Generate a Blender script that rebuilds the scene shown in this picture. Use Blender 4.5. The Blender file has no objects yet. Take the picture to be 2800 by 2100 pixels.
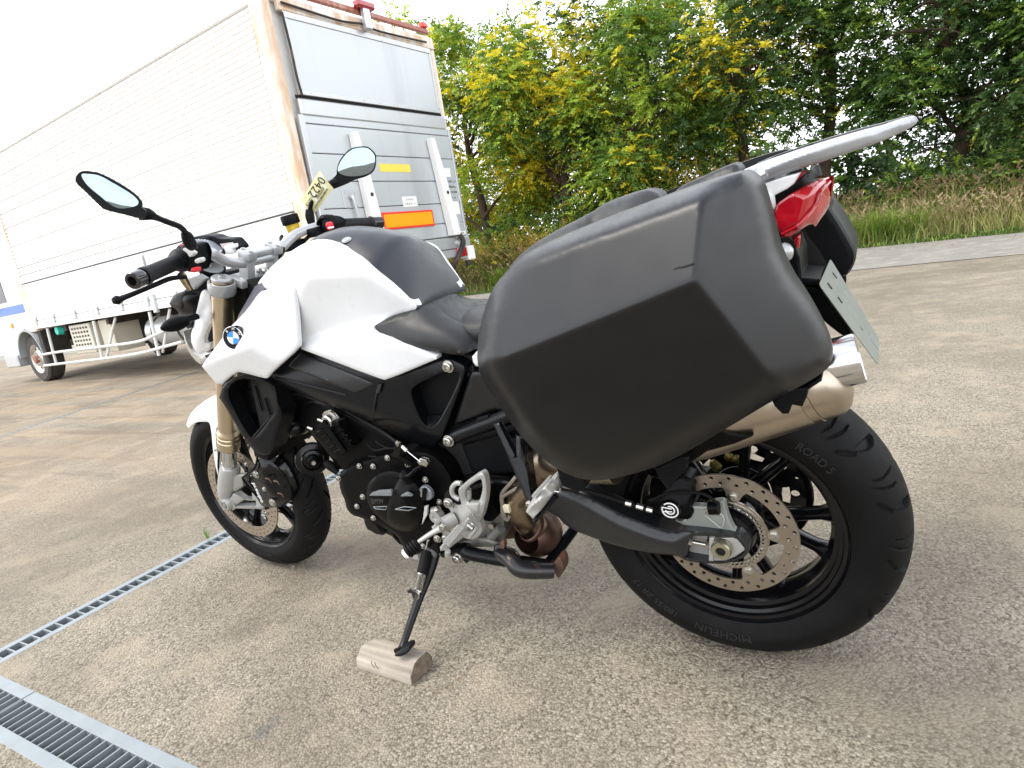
import bpy, bmesh, math, random
import numpy as np
from mathutils import Vector, Matrix, Quaternion
from mathutils.geometry import delaunay_2d_cdt, tessellate_polygon
random.seed(7); RN = np.random.RandomState(11)
S = bpy.context.scene
COL = S.collection
rad = math.radians
# ------------------------------------------------------------------ camera (solved from the wheels, bars and truck)
F, CX, CY, CZ, PAN, TILT, ROLL = 1723.41589, -0.2847, 1.28021, 0.91327, 3.69435, 1.36324, -0.16417
LEAN = 0.10833
cd = bpy.data.cameras.new('camera'); cam = bpy.data.objects.new('camera', cd); COL.objects.link(cam)
CR = Matrix.Rotation(PAN, 3, 'Z') @ Matrix.Rotation(TILT, 3, 'X') @ Matrix.Rotation(ROLL, 3, 'Z')
cam.matrix_world = Matrix.Translation((CX, CY, CZ)) @ CR.to_4x4()
cd.sensor_width = 36; cd.lens = F / 2800 * 36; cd.clip_start = .05; cd.clip_end = 1500
cd.dof.use_dof = False
S.camera = cam
# ------------------------------------------------------------------ sky and sun
SUN_EL, SUN_AZ = rad(58), rad(35)       # azimuth counted from +x towards +y
w = bpy.data.worlds.new('World'); S.world = w; w.use_nodes = True
nt = w.node_tree; bg = nt.nodes['Background']
sky = nt.nodes.new('ShaderNodeTexSky'); sky.sky_type = 'NISHITA'; sky.sun_disc = False
sky.sun_elevation = SUN_EL; sky.sun_rotation = rad(90) - SUN_AZ
sky.air_density = 1.0; sky.dust_density = 2.5; sky.ozone_density = 1.0; sky.altitude = 30
tc = nt.nodes.new('ShaderNodeTexCoord'); mp = nt.nodes.new('ShaderNodeMapping'); mp.inputs['Scale'].default_value = (1, 1, 2.6)
nz = nt.nodes.new('ShaderNodeTexNoise'); nz.inputs['Scale'].default_value = 1.5; nz.inputs['Detail'].default_value = 6
nt.links.new(tc.outputs['Generated'], mp.inputs[0]); nt.links.new(mp.outputs[0], nz.inputs['Vector'])
sx = nt.nodes.new('ShaderNodeSeparateXYZ'); nt.links.new(tc.outputs['Generated'], sx.inputs[0])
el = nt.nodes.new('ShaderNodeMapRange'); el.inputs[1].default_value = .34; el.inputs[2].default_value = .80; el.inputs[3].default_value = 1.0; el.inputs[4].default_value = .30; nt.links.new(sx.outputs[2], el.inputs[0])
cl = nt.nodes.new('ShaderNodeMapRange'); cl.inputs[1].default_value = .36; cl.inputs[2].default_value = .64; cl.inputs[3].default_value = -.22; cl.inputs[4].default_value = .30; nt.links.new(nz.outputs[0], cl.inputs[0])
ad = nt.nodes.new('ShaderNodeMath'); ad.operation = 'ADD'; ad.use_clamp = True; nt.links.new(el.outputs[0], ad.inputs[0]); nt.links.new(cl.outputs[0], ad.inputs[1])
mx = nt.nodes.new('ShaderNodeMix'); mx.data_type = 'RGBA'; mx.inputs[7].default_value = (15.0, 15.4, 16.0, 1)      # bright thin haze, breaking up overhead
nt.links.new(ad.outputs[0], mx.inputs[0]); nt.links.new(sky.outputs[0], mx.inputs[6]); nt.links.new(mx.outputs[2], bg.inputs[0])
bg.inputs[1].default_value = .112
sl = bpy.data.lights.new('sun', 'SUN'); sl.energy = 1.5; sl.angle = rad(24); sl.color = (1, .955, .88)
so = bpy.data.objects.new('sun', sl); COL.objects.link(so)
sd = Vector((math.cos(SUN_EL) * math.cos(SUN_AZ), math.cos(SUN_EL) * math.sin(SUN_AZ), math.sin(SUN_EL)))
so.rotation_euler = sd.to_track_quat('Z', 'Y').to_euler()
S.view_settings.view_transform = 'Standard'; S.view_settings.look = 'None'
S.view_settings.exposure = .8; S.view_settings.gamma = 1
# ------------------------------------------------------------------ pixels of the photograph -> places
Z = dict(F0=(0, 0, .79), Z1=(0, 0, 2.212), Z2=(600, 0, 2.212), Z3=(150, 400, 2.212), Z4=(500, 900, 2.765), Z5=(900, 1050, 2.765),
         Y1=(900, 500, 2.212), Y2=(1500, 1000, 2.212), Y3=(1800, 250, 2.212), Y4=(0, 1350, 2.212), Y5=(0, 650, 3.16),
         H1=(500, 600, 5.53), H2=(180, 420, 4.424), H3=(800, 380, 4.424), H4=(500, 1100, 4.424), K1=(1700, 1150, 3.687),
         K2=(1950, 1050, 3.687), K4=(900, 1650, 5.53), M0=(1250, 420, 1.8433), M5=(1050, 950, 4.424), M6=(1050, 1250, 4.022),
         M1=(0, 1750, 3.687), T1=(1150, 0, 2.592), T2=(1950, 0, 2.592), PX=(0, 0, 1.))
def px(fr, a, b): f = Z[fr]; return (f[0] + a / f[2], f[1] + b / f[2])
CP = Vector((CX, CY, CZ))
LM = Matrix.Rotation(-LEAN, 3, 'X'); LI = LM.transposed()
CB = LI @ CP                                             # camera in the bike's frame
def ray(q): return CR @ Vector(((q[0] - 1400) / F, -(q[1] - 1050) / F, -1))
def G(fr, a, b, z=0.): v = ray(px(fr, a, b)); return CP + v * ((z - CZ) / v.z)
def Pq(q, y):                                            # photo pixel -> bike frame, on the plane y
    v = LI @ ray(q); return CB + v * ((y - CB.y) / v.y)
def P(fr, a, b, y): return Pq(px(fr, a, b), y)
def toq(p):                                              # bike frame -> photo pixel
    c = CR.transposed() @ (LM @ Vector(p) - CP); return (1400 + F * c.x / -c.z, 1050 - F * c.y / -c.z)
# ------------------------------------------------------------------ materials
MATS = {}
def mat(name, col, rough=.5, metal=0., coat=0., bump=None, var=None, trans=0., ior=1.45, emit=None, spec=.5, wear=None, aniso=0, sub=0):
    """bump=(scale,strength,dist) fine relief; var=(scale,amount) colour mottling; wear=(scale,colour,threshold) stains"""
    if name in MATS: return MATS[name]
    m = bpy.data.materials.new(name); m.use_nodes = True; t = m.node_tree; b = t.nodes['Principled BSDF']
    b.inputs['Base Color'].default_value = (*col, 1); b.inputs['Roughness'].default_value = rough; b.inputs['Metallic'].default_value = metal
    b.inputs['Coat Weight'].default_value = coat; b.inputs['Coat Roughness'].default_value = .06; b.inputs['IOR'].default_value = ior
    b.inputs['Specular IOR Level'].default_value = spec
    b.inputs['Transmission Weight'].default_value = trans
    if sub: b.inputs['Subsurface Weight'].default_value = sub; b.inputs['Subsurface Radius'].default_value = (.02, .02, .01)
    tc = t.nodes.new('ShaderNodeTexCoord')
    def noise(sc, det=4):
        n = t.nodes.new('ShaderNodeTexNoise'); n.inputs['Scale'].default_value = sc; n.inputs['Detail'].default_value = det
        t.links.new(tc.outputs['Object'], n.inputs['Vector']); return n
    src = None
    if var:
        n = noise(var[0]); r = t.nodes.new('ShaderNodeMapRange'); r.inputs[1].default_value = .3; r.inputs[2].default_value = .7
        r.inputs[3].default_value = 1 - var[1]; r.inputs[4].default_value = 1 + var[1]; t.links.new(n.outputs[0], r.inputs[0])
        x = t.nodes.new('ShaderNodeVectorMath'); x.operation = 'SCALE'; x.inputs[0].default_value = col
        t.links.new(r.outputs[0], x.inputs['Scale']); src = x.outputs[0]
        r2 = t.nodes.new('ShaderNodeMapRange'); r2.inputs[3].default_value = max(.02, rough - .12); r2.inputs[4].default_value = min(1, rough + .12)
        n2 = noise(var[0] * 3.1); t.links.new(n2.outputs[0], r2.inputs[0]); t.links.new(r2.outputs[0], b.inputs['Roughness'])
    if wear:
        n = noise(wear[0], 8); r = t.nodes.new('ShaderNodeMapRange'); r.inputs[1].default_value = wear[2]; r.inputs[2].default_value = wear[2] + .12
        t.links.new(n.outputs[0], r.inputs[0]); k = t.nodes.new('ShaderNodeMix'); k.data_type = 'RGBA'
        t.links.new(r.outputs[0], k.inputs[0]); k.inputs[6].default_value = (*col, 1); k.inputs[7].default_value = (*wear[1], 1)
        if src: t.links.new(src, k.inputs[6])
        src = k.outputs[2]
    if src: t.links.new(src, b.inputs['Base Color'])
    if bump:
        n = noise(bump[0], 3); u = t.nodes.new('ShaderNodeBump'); u.inputs['Strength'].default_value = bump[1]; u.inputs['Distance'].default_value = bump[2]
        t.links.new(n.outputs[0], u.inputs['Height']); t.links.new(u.outputs[0], b.inputs['Normal'])
    MATS[name] = m; return m
WHITE = mat('white_paint', (.68, .69, .70), .30, coat=.25, var=(9, .02))
BLK = mat('satin_black_plastic', (.005, .0055, .0065), .42, bump=(1500, .12, .0002), var=(14, .12), spec=.12)
TANKBLK = mat('tank_black', (.010, .012, .017), .33, bump=(1500, .08, .0002), var=(12, .06), spec=.6)
CASE = mat('case_plastic', (.0035, .004, .0052), .36, bump=(1800, .12, .0002), var=(7, .10), spec=.52)
CASE2 = mat('case_plastic_smooth', (.006, .006, .0065), .45, bump=(1700, .3, .0003), var=(9, .1), spec=.6)
FRAMEB = mat('black_frame_paint', (.004, .0045, .006), .32, coat=.06, var=(20, .1), bump=(1500, .08, .0002), spec=.25)
GLOSSB = mat('gloss_black', (.004, .004, .005), .20, coat=.12, var=(25, .1), spec=.3)
ENG = mat('engine_black', (.003, .003, .0034), .36, bump=(1300, .15, .0003), var=(30, .2), spec=.11)
DARK = mat('deep_black', (.006, .006, .006), .7)
RUB = mat('tyre_rubber', (.006, .006, .0062), .58, bump=(400, .2, .0004), var=(18, .18), wear=(7, (.012, .011, .010), .62), spec=.14)
GRIP = mat('grip_rubber', (.009, .010, .011), .55, bump=(800, .4, .0005), spec=.3)
SEAT = mat('seat_vinyl', (.009, .0095, .0105), .46, bump=(1100, .4, .0004), var=(15, .12), spec=.6)
GOLD = mat('gold_anodised', (.60, .50, .36), .34, metal=1, var=(20, .05))
CHROME = mat('chrome', (.62, .63, .65), .10, metal=1, var=(40, .05))
SILVER = mat('silver_paint', (.40, .41, .42), .32, metal=.35, coat=.2, var=(20, .05))
ALLOY = mat('cast_white_alloy', (.36, .36, .345), .38, metal=.25, bump=(400, .15, .0004), var=(22, .06), wear=(16, (.40, .38, .34), .66))
STEEL = mat('bolt_steel', (.50, .49, .46), .28, metal=1, var=(90, .2))
DISC = mat('brake_disc_steel', (.36, .31, .26), .34, metal=.9, var=(8, .12), bump=(300, .1, .0002))
MUFF = mat('muffler_steel', (.44, .38, .31), .30, metal=1, var=(3, .08))
MUFT = mat('muffler_tip', (.62, .62, .62), .16, metal=1, var=(12, .06))
HOT = mat('heat_tinted_pipe', (.32, .26, .19), .30, metal=1, var=(9, .3), wear=(7, (.13, .06, .045), .50))
RUSTP = mat('rusty_pipe', (.10, .055, .042), .42, metal=.6, var=(12, .35), wear=(14, (.22, .10, .05), .60))
RUSTM = mat('rusted_stand', (.075, .042, .028), .7, var=(30, .4), wear=(24, (.17, .075, .042), .56))
RED = mat('red_lens', (.36, .004, .012), .08, coat=1, var=(10, .15), ior=1.5)
REDB = mat('red_button', (.55, .03, .04), .35)
GREYB = mat('grey_button', (.50, .50, .48), .4)
LENS = mat('clear_lens', (.38, .40, .39), .12, coat=1, metal=.4, bump=(300, .8, .002))
MIRR = mat('mirror_glass', (.30, .375, .42), .015, metal=1)
YFL = mat('yellow_fluid', (.75, .52, .02), .12, coat=1, trans=.35)
YPAP = mat('yellow_paper', (.80, .76, .42), .6, var=(30, .03))
WPAP = mat('white_paper', (.82, .82, .78), .6)
INK = mat('black_ink', (.015, .015, .018), .6)
PLATE = mat('plate_metal', (.24, .26, .23), .42, metal=.2, var=(25, .06), wear=(26, (.30, .32, .29), .66))
BLUE = mat('badge_blue', (.02, .25, .72), .15, coat=1)
SIGNW = mat('badge_white', (.82, .83, .84), .15, coat=1)
WOOD = mat('weathered_wood', (.33, .29, .24), .8, bump=(60, .8, .003), var=(34, .42), wear=(11, (.24, .155, .095), .56))
ZINC = mat('galvanised_steel', (.25, .28, .295), .48, metal=.35, var=(14, .07), bump=(120, .15, .0005), wear=(11, (.42, .40, .36), .68))
# ------------------------------------------------------------------ object helpers
def link(name, me, m=None, parent=None, smooth=40):
    o = bpy.data.objects.new(name, me); COL.objects.link(o)
    if m is not None and not len(me.materials): me.materials.append(m)
    if smooth:
        me.shade_smooth()
        if smooth < 180: me.set_sharp_from_angle(angle=rad(smooth))
    if parent is not None: o.parent = parent
    return o
def mesh(vs, fs):
    me = bpy.data.meshes.new('m'); me.from_pydata([tuple(v) for v in vs], [], [tuple(f) for f in fs]); me.validate(); me.update(); return me
def fixn(me):
    bm = bmesh.new(); bm.from_mesh(me); bmesh.ops.recalc_face_normals(bm, faces=bm.faces); bm.to_mesh(me); bm.free(); return me
def obj(name, vs, fs, m, parent=None, smooth=40): return link(name, fixn(mesh(vs, fs)), m, parent, smooth)
def thing(name, label, cat, loc=(0, 0, 0), rot=(0, 0, 0), group=None):
    o = bpy.data.objects.new(name, None); COL.objects.link(o); o.location = loc; o.rotation_euler = rot; o.empty_display_size = .1
    return tag(o, label, cat, group)
def tag(o, label=None, cat=None, group=None, kind=None):
    if label: o['label'] = label
    if cat: o['category'] = cat
    if group: o['group'] = group
    if kind: o['kind'] = kind
    return o
def spline(pts, n=6, closed=False):                      # Catmull-Rom through points of any dimension
    p = [np.array(q, float) for q in pts]; N = len(p); out = []
    if N < 3 and not closed: return [p[0] + (p[1] - p[0]) * k / n for k in range(n + 1)]
    for i in range(N if closed else N - 1):
        a, b, c, d = (p[(i - 1) % N], p[i], p[(i + 1) % N], p[(i + 2) % N]) if closed else (p[max(i - 1, 0)], p[i], p[i + 1], p[min(i + 2, N - 1)])
        for k in range(n):
            t = k / n; out.append(.5 * ((2 * b) + (c - a) * t + (2 * a - 5 * b + 4 * c - d) * t * t + (3 * b - a - 3 * c + d) * t ** 3))
    if not closed: out.append(p[-1])
    return out
def tube_geo(pts, r, seg=12, sm=6, cap=True, flat=None):
    """pts 3D; r one radius or one per point; flat=(kx,ky) squashes the section"""
    rr = r if hasattr(r, '__len__') else [r] * len(pts)
    q = [np.append(np.array(p, float), k) for p, k in zip(pts, rr)]
    if sm: q = spline(q, sm)
    c = [Vector(a[:3]) for a in q]; R = [a[3] for a in q]
    vs, fs = [], []; t0 = (c[1] - c[0]).normalized(); up = t0.orthogonal().normalized()
    if abs(t0.z) < .9: up = (Vector((0, 0, 1)) - t0 * t0.z).normalized()
    for i in range(len(c)):
        t = (c[min(i + 1, len(c) - 1)] - c[max(i - 1, 0)]).normalized()
        up = (up - t * up.dot(t)).normalized(); s = t.cross(up)
        for k in range(seg):
            a = 2 * math.pi * k / seg; kx, ky = flat or (1, 1)
            vs.append(c[i] + (s * math.cos(a) * kx + up * math.sin(a) * ky) * max(R[i], 1e-4))
    for i in range(len(c) - 1):
        for k in range(seg): fs.append((i * seg + k, i * seg + (k + 1) % seg, (i + 1) * seg + (k + 1) % seg, (i + 1) * seg + k))
    if cap: fs.append(tuple(range(seg))[::-1]); fs.append(tuple((len(c) - 1) * seg + k for k in range(seg)))
    return vs, fs
def tube(name, pts, r, m, parent=None, seg=12, sm=6, flat=None): return obj(name, *tube_geo(pts, r, seg, sm, flat=flat), m, parent)
def basis(ax):
    ax = Vector(ax).normalized(); u = ax.orthogonal().normalized()
    if abs(ax.z) < .99: u = (Vector((0, 0, 1)) - ax * ax.z).normalized()
    return ax, u, ax.cross(u)
def lathe_geo(prof, o, ax, seg=24, ring=False, a0=0, a1=2 * math.pi):
    ax, u, v = basis(ax); o = Vector(o); vs, fs = [], []; full = abs(a1 - a0 - 2 * math.pi) < 1e-6; n = seg if full else seg + 1
    for (r, h) in prof:
        for k in range(n):
            a = a0 + (a1 - a0) * k / seg; vs.append(o + ax * h + (u * math.cos(a) + v * math.sin(a)) * max(r, 1e-5))
    L = len(prof)
    for i in range(L if ring else L - 1):
        j = (i + 1) % L
        for k in range(seg): fs.append((i * n + k, i * n + (k + 1) % n, j * n + (k + 1) % n, j * n + k))
    return vs, fs
def lathe(name, prof, o, ax, m, parent=None, seg=24, ring=False, smooth=35): return obj(name, *lathe_geo(prof, o, ax, seg, ring), m, parent, smooth)
def box_geo(c, ex, ey, ez):                              # half axes
    c, ex, ey, ez = map(Vector, (c, ex, ey, ez)); vs = [c + ex * a + ey * b + ez * d for a in (-1, 1) for b in (-1, 1) for d in (-1, 1)]
    return vs, [(0, 1, 3, 2), (4, 6, 7, 5), (0, 4, 5, 1), (2, 3, 7, 6), (0, 2, 6, 4), (1, 5, 7, 3)]
def bevel(o, wd, seg=2, ang=30):
    me = o.data; bm = bmesh.new(); bm.from_mesh(me)
    es = [e for e in bm.edges if len(e.link_faces) == 2 and e.calc_face_angle(0) > rad(ang)]
    bmesh.ops.bevel(bm, geom=es, offset=wd, segments=seg, profile=.5, affect='EDGES', clamp_overlap=True)
    bm.to_mesh(me); bm.free(); me.shade_smooth(); me.set_sharp_from_angle(angle=rad(35)); return o
def box(name, c, hx, hy, hz, m, parent=None, rot=None, bev=0.):
    R = rot or Matrix.Identity(3); e = [R @ Vector(v) for v in ((hx, 0, 0), (0, hy, 0), (0, 0, hz))]
    o = obj(name, *box_geo(c, *e), m, parent)
    return bevel(o, bev) if bev else o
def join(gs):
    vs, fs = [], []
    for v, f in gs: n = len(vs); vs += list(v); fs += [tuple(i + n for i in q) for q in f]
    return vs, fs
def surf_of(groups, soft=.004, fr='PX'):
    """depth of a faceted body: each group is the smallest depth of its planes, the groups are joined by the largest"""
    G_ = [[[Pq(px(*q[:3]), q[3]) if len(q) == 4 else Pq(px(fr, q[0], q[1]), q[2]) for q in pl_] for pl_ in g] for g in groups]
    def f(vv):
        rays = [LI @ ray(q) for q in vv]; res = []
        for g in G_:
            D = []
            for a, b, c in g:
                nn = (b - a).cross(c - a); D.append([CB.y + r.y * ((a - CB).dot(nn) / r.dot(nn)) for r in rays])
            D = np.array(D); m = D.min(0); res.append(m - soft * np.log(np.exp(-(D - m) / soft).sum(0)))
        R = np.array(res); m = R.max(0); return m + (soft * np.log(np.exp((R - m) / soft).sum(0)) if len(res) > 1 else 0)
    return f
def chaikin(pl, it):
    for _ in range(it):
        o = []
        for i, a in enumerate(pl):
            b = pl[(i + 1) % len(pl)]; z = pl[i - 1]
            if len(a) > 3: o.append(a); 
            pa = a[:3] if len(a) > 3 else tuple(a[k] * .75 + b[k] * .25 for k in range(3)); pb = tuple(a[k] * .25 + b[k] * .75 for k in range(3))
            if len(a) <= 3: o.append(pa)
            if len(b) <= 3: o.append(pb)
        pl = o
    return [tuple(a[:3]) for a in pl]
def inside(pts, poly):
    x, y = pts[:, 0], pts[:, 1]; c = np.zeros(len(x), bool); n = len(poly)
    for i in range(n):
        x1, y1 = poly[i][:2]; x2, y2 = poly[i - 1][:2]
        if y1 == y2: continue
        c ^= ((y1 > y) != (y2 > y)) & (x < (x2 - x1) * (y - y1) / (y2 - y1) + x1)
    return c
def dist_poly(pts, poly):
    d = np.full(len(pts), 1e9); n = len(poly)
    for i in range(n):
        a = np.array(poly[i - 1][:2]); b = np.array(poly[i][:2]); ab = b - a; L = ab @ ab
        if L < 1e-9: continue
        t = np.clip(((pts - a) @ ab) / L, 0, 1); d = np.minimum(d, np.hypot(*(pts - a - t[:, None] * ab).T))
    return d
def panel(name, parent, m, out, inner=(), crease=(), fr='PX', res=9, smooth=2, thick=.004, back=None, edge=.003, curve=0, holes=(), mirror=False, label=None, cap=True, geo=False, surf=None, off=0., rbf=None, bs=0, fair=0):
    """A shell whose outline is traced from the photograph and whose distance y (in the bike's frame) is given point by
    point; creases are pairs of indices into out+inner.  Points: (x,y,depth) or (frame,x,y,depth[,'s'])."""
    def cv(p):
        s = ('s',) if p[-1] == 's' else ()
        p = p[:-1] if s else p
        return (*(px(p[0], p[1], p[2]) if len(p) == 4 else px(fr, p[0], p[1])), p[-1]) + s
    O = [cv(p) for p in out]; I = [cv(p) for p in inner]; H = [[cv(p) for p in h] for h in holes]
    ctl = [c[:3] for c in O + I]; nO = len(O)
    ed = [(i, (i + 1) % nO) for i in range(nO)] + list(crease)
    v2, _, tf, _, _, _ = delaunay_2d_cdt([Vector(c[:2]) for c in ctl], ed, [list(range(nO))], 1, 1e-5)[:6]
    v2 = np.array([tuple(v) for v in v2]); cd_ = np.array(ctl)
    yc = np.array([cd_[np.argmin(np.hypot(*(cd_[:, :2] - v).T)), 2] for v in v2])
    OL = chaikin(O, curve); HL = [chaikin(h, curve) for h in H]
    def resamp(pl):
        o = []
        for i, a in enumerate(pl):
            b = pl[(i + 1) % len(pl)]; L = math.hypot(b[0] - a[0], b[1] - a[1]); k = max(1, round(L / res))
            for j in range(k): o.append((a[0] + (b[0] - a[0]) * j / k, a[1] + (b[1] - a[1]) * j / k))
        return o
    loops = [resamp(OL)] + [resamp(h) for h in HL]
    mpp = abs(CB.y - np.mean(cd_[:, 2])) / F * 1.15
    pts = []; cons = []; nb = 0
    for lp in loops:
        n = len(pts); pts += lp; cons += [(n + i, n + (i + 1) % len(lp)) for i in range(len(lp))]
    nb = len(pts); B = np.array(pts)
    mn, mxx = np.min(loops[0], 0), np.max(loops[0], 0)
    gx, gy = np.meshgrid(np.arange(mn[0], mxx[0], res), np.arange(mn[1], mxx[1], res)); g = np.stack([gx.ravel(), gy.ravel()], 1).astype(float)
    g[:, 0] += (np.round((g[:, 1] - mn[1]) / res) % 2) * res * .5
    ok = inside(g, loops[0])
    dd = dist_poly(g, loops[0])
    for h in loops[1:]: ok &= ~inside(g, h); dd = np.minimum(dd, dist_poly(g, h))
    eper = edge / mpp if edge else 0
    g = g[ok & (dd > max(res * .55, eper * 1.2))]
    ins = []
    if edge:
        for li, lp in enumerate(loops):
            a = np.array(lp); nx_ = np.roll(a, -1, 0) - np.roll(a, 1, 0); nn = np.stack([-nx_[:, 1], nx_[:, 0]], 1); nn /= np.maximum(np.hypot(*nn.T), 1e-6)[:, None]
            for k in (.3, 1.0):
                for sg in (1, -1):
                    c = a + nn * sg * eper * k; q = inside(c, loops[0]) & (dist_poly(c, loops[0]) > eper * k * .9)
                    for hh in loops[1:]: q &= ~inside(c, hh) & (dist_poly(c, hh) > eper * k * .9)
                    ins.append(c[q])
    allp = np.concatenate([B, g] + ins) if ins else np.concatenate([B, g])
    r = delaunay_2d_cdt([Vector(p) for p in allp], cons, [list(range(len(loops[0])))], 1, 1e-3)
    vv = np.array([tuple(v) for v in r[0]]); fs = [tuple(f) for f in r[2]]
    cen = np.array([vv[list(f)].mean(0) for f in fs]); keep = inside(cen, loops[0])
    for h in loops[1:]: keep &= ~inside(cen, h)
    fs = [f for f, k in zip(fs, keep) if k]
    # depth by linear interpolation in the control triangulation
    y = np.full(len(vv), np.nan); best = np.full(len(vv), -1e9)
    for t in tf:
        for k in range(1, len(t) - 1):
            ia, ib, ic = t[0], t[k], t[k + 1]; a, b, c = v2[ia], v2[ib], v2[ic]
            D = (b[0] - a[0]) * (c[1] - a[1]) - (c[0] - a[0]) * (b[1] - a[1])
            if abs(D) < 1e-6: continue
            u = ((vv[:, 0] - a[0]) * (c[1] - a[1]) - (c[0] - a[0]) * (vv[:, 1] - a[1])) / D
            v = ((b[0] - a[0]) * (vv[:, 1] - a[1]) - (vv[:, 0] - a[0]) * (b[1] - a[1])) / D
            s = np.minimum(np.minimum(u, v), 1 - u - v); q = s > best + 1e-9
            uu = np.clip(u, -.2, 1.2); w_ = np.clip(v, -.2, 1.2); val = yc[ia] * (1 - uu - w_) + yc[ib] * uu + yc[ic] * w_
            y[q] = val[q]; best[q] = s[q]
    if surf: y = np.clip(surf(vv) + off, (back if back is not None else -1) + edge + .002, 1)
    elif rbf is not None:                                # thin-plate surface through the depth points
        C_ = cd_[:, :2] / 100.; n_ = len(C_)
        def K(a, b): d2 = ((a[:, None] - b[None]) ** 2).sum(-1); return .5 * d2 * np.log(d2 + 1e-9)
        A_ = np.zeros((n_ + 3, n_ + 3)); A_[:n_, :n_] = K(C_, C_) + rbf * np.eye(n_); A_[:n_, n_:] = np.c_[np.ones(n_), C_]; A_[n_:, :n_] = A_[:n_, n_:].T
        w_ = np.linalg.solve(A_, np.r_[cd_[:, 2], 0, 0, 0]); y = K(vv / 100., C_) @ w_[:n_] + np.c_[np.ones(len(vv)), vv / 100.] @ w_[n_:]
    ec = {}
    for f in fs:
        for i in range(len(f)): e = tuple(sorted((f[i], f[i - 1]))); ec[e] = ec.get(e, 0) + 1
    bnd = {}; bed = [e for e, c in ec.items() if c == 1]
    isb = np.zeros(len(vv), bool)
    for e in bed: isb[list(e)] = True
    E_ = np.array(list(ec.keys()))
    for _ in range(smooth):
        s = np.zeros(len(vv)); c = np.zeros(len(vv))
        a, b = E_[:, 0], E_[:, 1]; okab = ~(isb[a] ^ isb[b]) | isb[b]; 
        np.add.at(s, a, np.where(isb[a] & ~isb[b], 0, y[b])); np.add.at(c, a, np.where(isb[a] & ~isb[b], 0, 1.))
        np.add.at(s, b, np.where(isb[b] & ~isb[a], 0, y[a])); np.add.at(c, b, np.where(isb[b] & ~isb[a], 0, 1.))
        y = np.where(c > 0, .5 * y + .5 * s / np.maximum(c, 1), y)
    if bs:                                               # fair the rim's depth along the rim, then let the surface follow
        nbr = [[] for _ in range(len(vv))]
        for a, b in bed: nbr[a].append(b); nbr[b].append(a)
        bi = np.where(isb)[0]; n0_ = np.array([nbr[i][0] for i in bi]); n1_ = np.array([nbr[i][-1] for i in bi]); y0_ = y.copy()
        for _ in range(bs): y[bi] = .5 * y[bi] + .25 * (y[n0_] + y[n1_])
        dlt = y[bi] - y0_[bi]; dB = np.hypot(vv[:, None, 0] - vv[None, bi, 0], vv[:, None, 1] - vv[None, bi, 1]); wB = 1 / (dB + 1) ** 4; wB /= wB.sum(1, keepdims=True); fall = np.clip(1 - dB.min(1) / (eper * 2.5 + 1), 0, 1)
        y = np.where(isb, y, y + (wB @ dlt) * fall)
    if edge:
        d = dist_poly(vv, loops[0])
        for h in loops[1:]: d = np.minimum(d, dist_poly(vv, h))
        q = np.clip(1 - d / eper, 0, 1); y = y - edge * (1 - np.sqrt(np.clip(1 - q * q, 0, 1)))
    V = [Pq(tuple(vv[i]), y[i]) for i in range(len(vv))]
    if fair:
        A3 = np.array([tuple(v) for v in V]); ea, eb = E_[:, 0], E_[:, 1]; dd0 = dist_poly(vv, loops[0]); mv = (~isb) & (dd0 < eper * 3)
        for _ in range(fair):
            sm_ = np.zeros_like(A3); ct = np.zeros(len(A3)); np.add.at(sm_, ea, A3[eb]); np.add.at(sm_, eb, A3[ea]); np.add.at(ct, ea, 1); np.add.at(ct, eb, 1)
            A3[mv] = .4 * A3[mv] + .6 * (sm_ / ct[:, None])[mv]
        V = [Vector(v) for v in A3]
    n = len(V); yb = [(back if back is not None else y[i] - thick) for i in range(n)]
    Vb = [Vector((V[i].x, yb[i], V[i].z)) for i in range(n)]
    Fs = list(fs)
    if cap: Fs += [tuple(i + n for i in f[::-1]) for f in fs]
    Fs += [(a, b, b + n, a + n) for a, b in bed]
    V = V + Vb
    if geo: return V, Fs
    me = fixn(mesh(V, Fs)); o = link(name, me, m, parent, 38)
    if label: o['label'] = label
    if mirror:
        Vm = [Vector((v.x, -v.y, v.z)) for v in V]; o2 = link(name, fixn(mesh(Vm, [f[::-1] for f in Fs])), m, parent, 38)
    return o
def bolt(parent, c, ax=(0, 1, 0), r=.007, h=.006, m=None, name='bolt'):
    c = Vector(c); prof = [(r * 1.35, 0), (r * 1.35, h * .25), (r, h * .3), (r, h * .85), (r * .8, h), (r * .5, h), (r * .42, h * .6), (0, h * .55)]
    return lathe(name, prof, c, ax, m or STEEL, parent, 14)
def text(name, s, o, ex, ey, size, m, parent=None, ext=.0006, bend=None, align='CENTER'):
    """flat print or raised letters: the text's x runs along ex, its y along ey"""
    cu = bpy.data.curves.new('t', 'FONT'); cu.body = s; cu.size = size; cu.align_x = align; cu.align_y = 'CENTER'; cu.extrude = ext; cu.resolution_u = 3
    ob = bpy.data.objects.new('t', cu); COL.objects.link(ob)
    bpy.context.view_layer.update()
    me = bpy.data.meshes.new_from_object(ob.evaluated_get(bpy.context.evaluated_depsgraph_get())); bpy.data.objects.remove(ob); me.materials.clear()
    ex = Vector(ex).normalized(); ey = Vector(ey); ey = (ey - ex * ey.dot(ex)).normalized(); ez = ex.cross(ey)
    for v in me.vertices:
        c = v.co
        v.co = bend(c) if bend else Vector(o) + ex * c.x + ey * c.y + ez * c.z
    return link(name, me, m, parent, 0)
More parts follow.
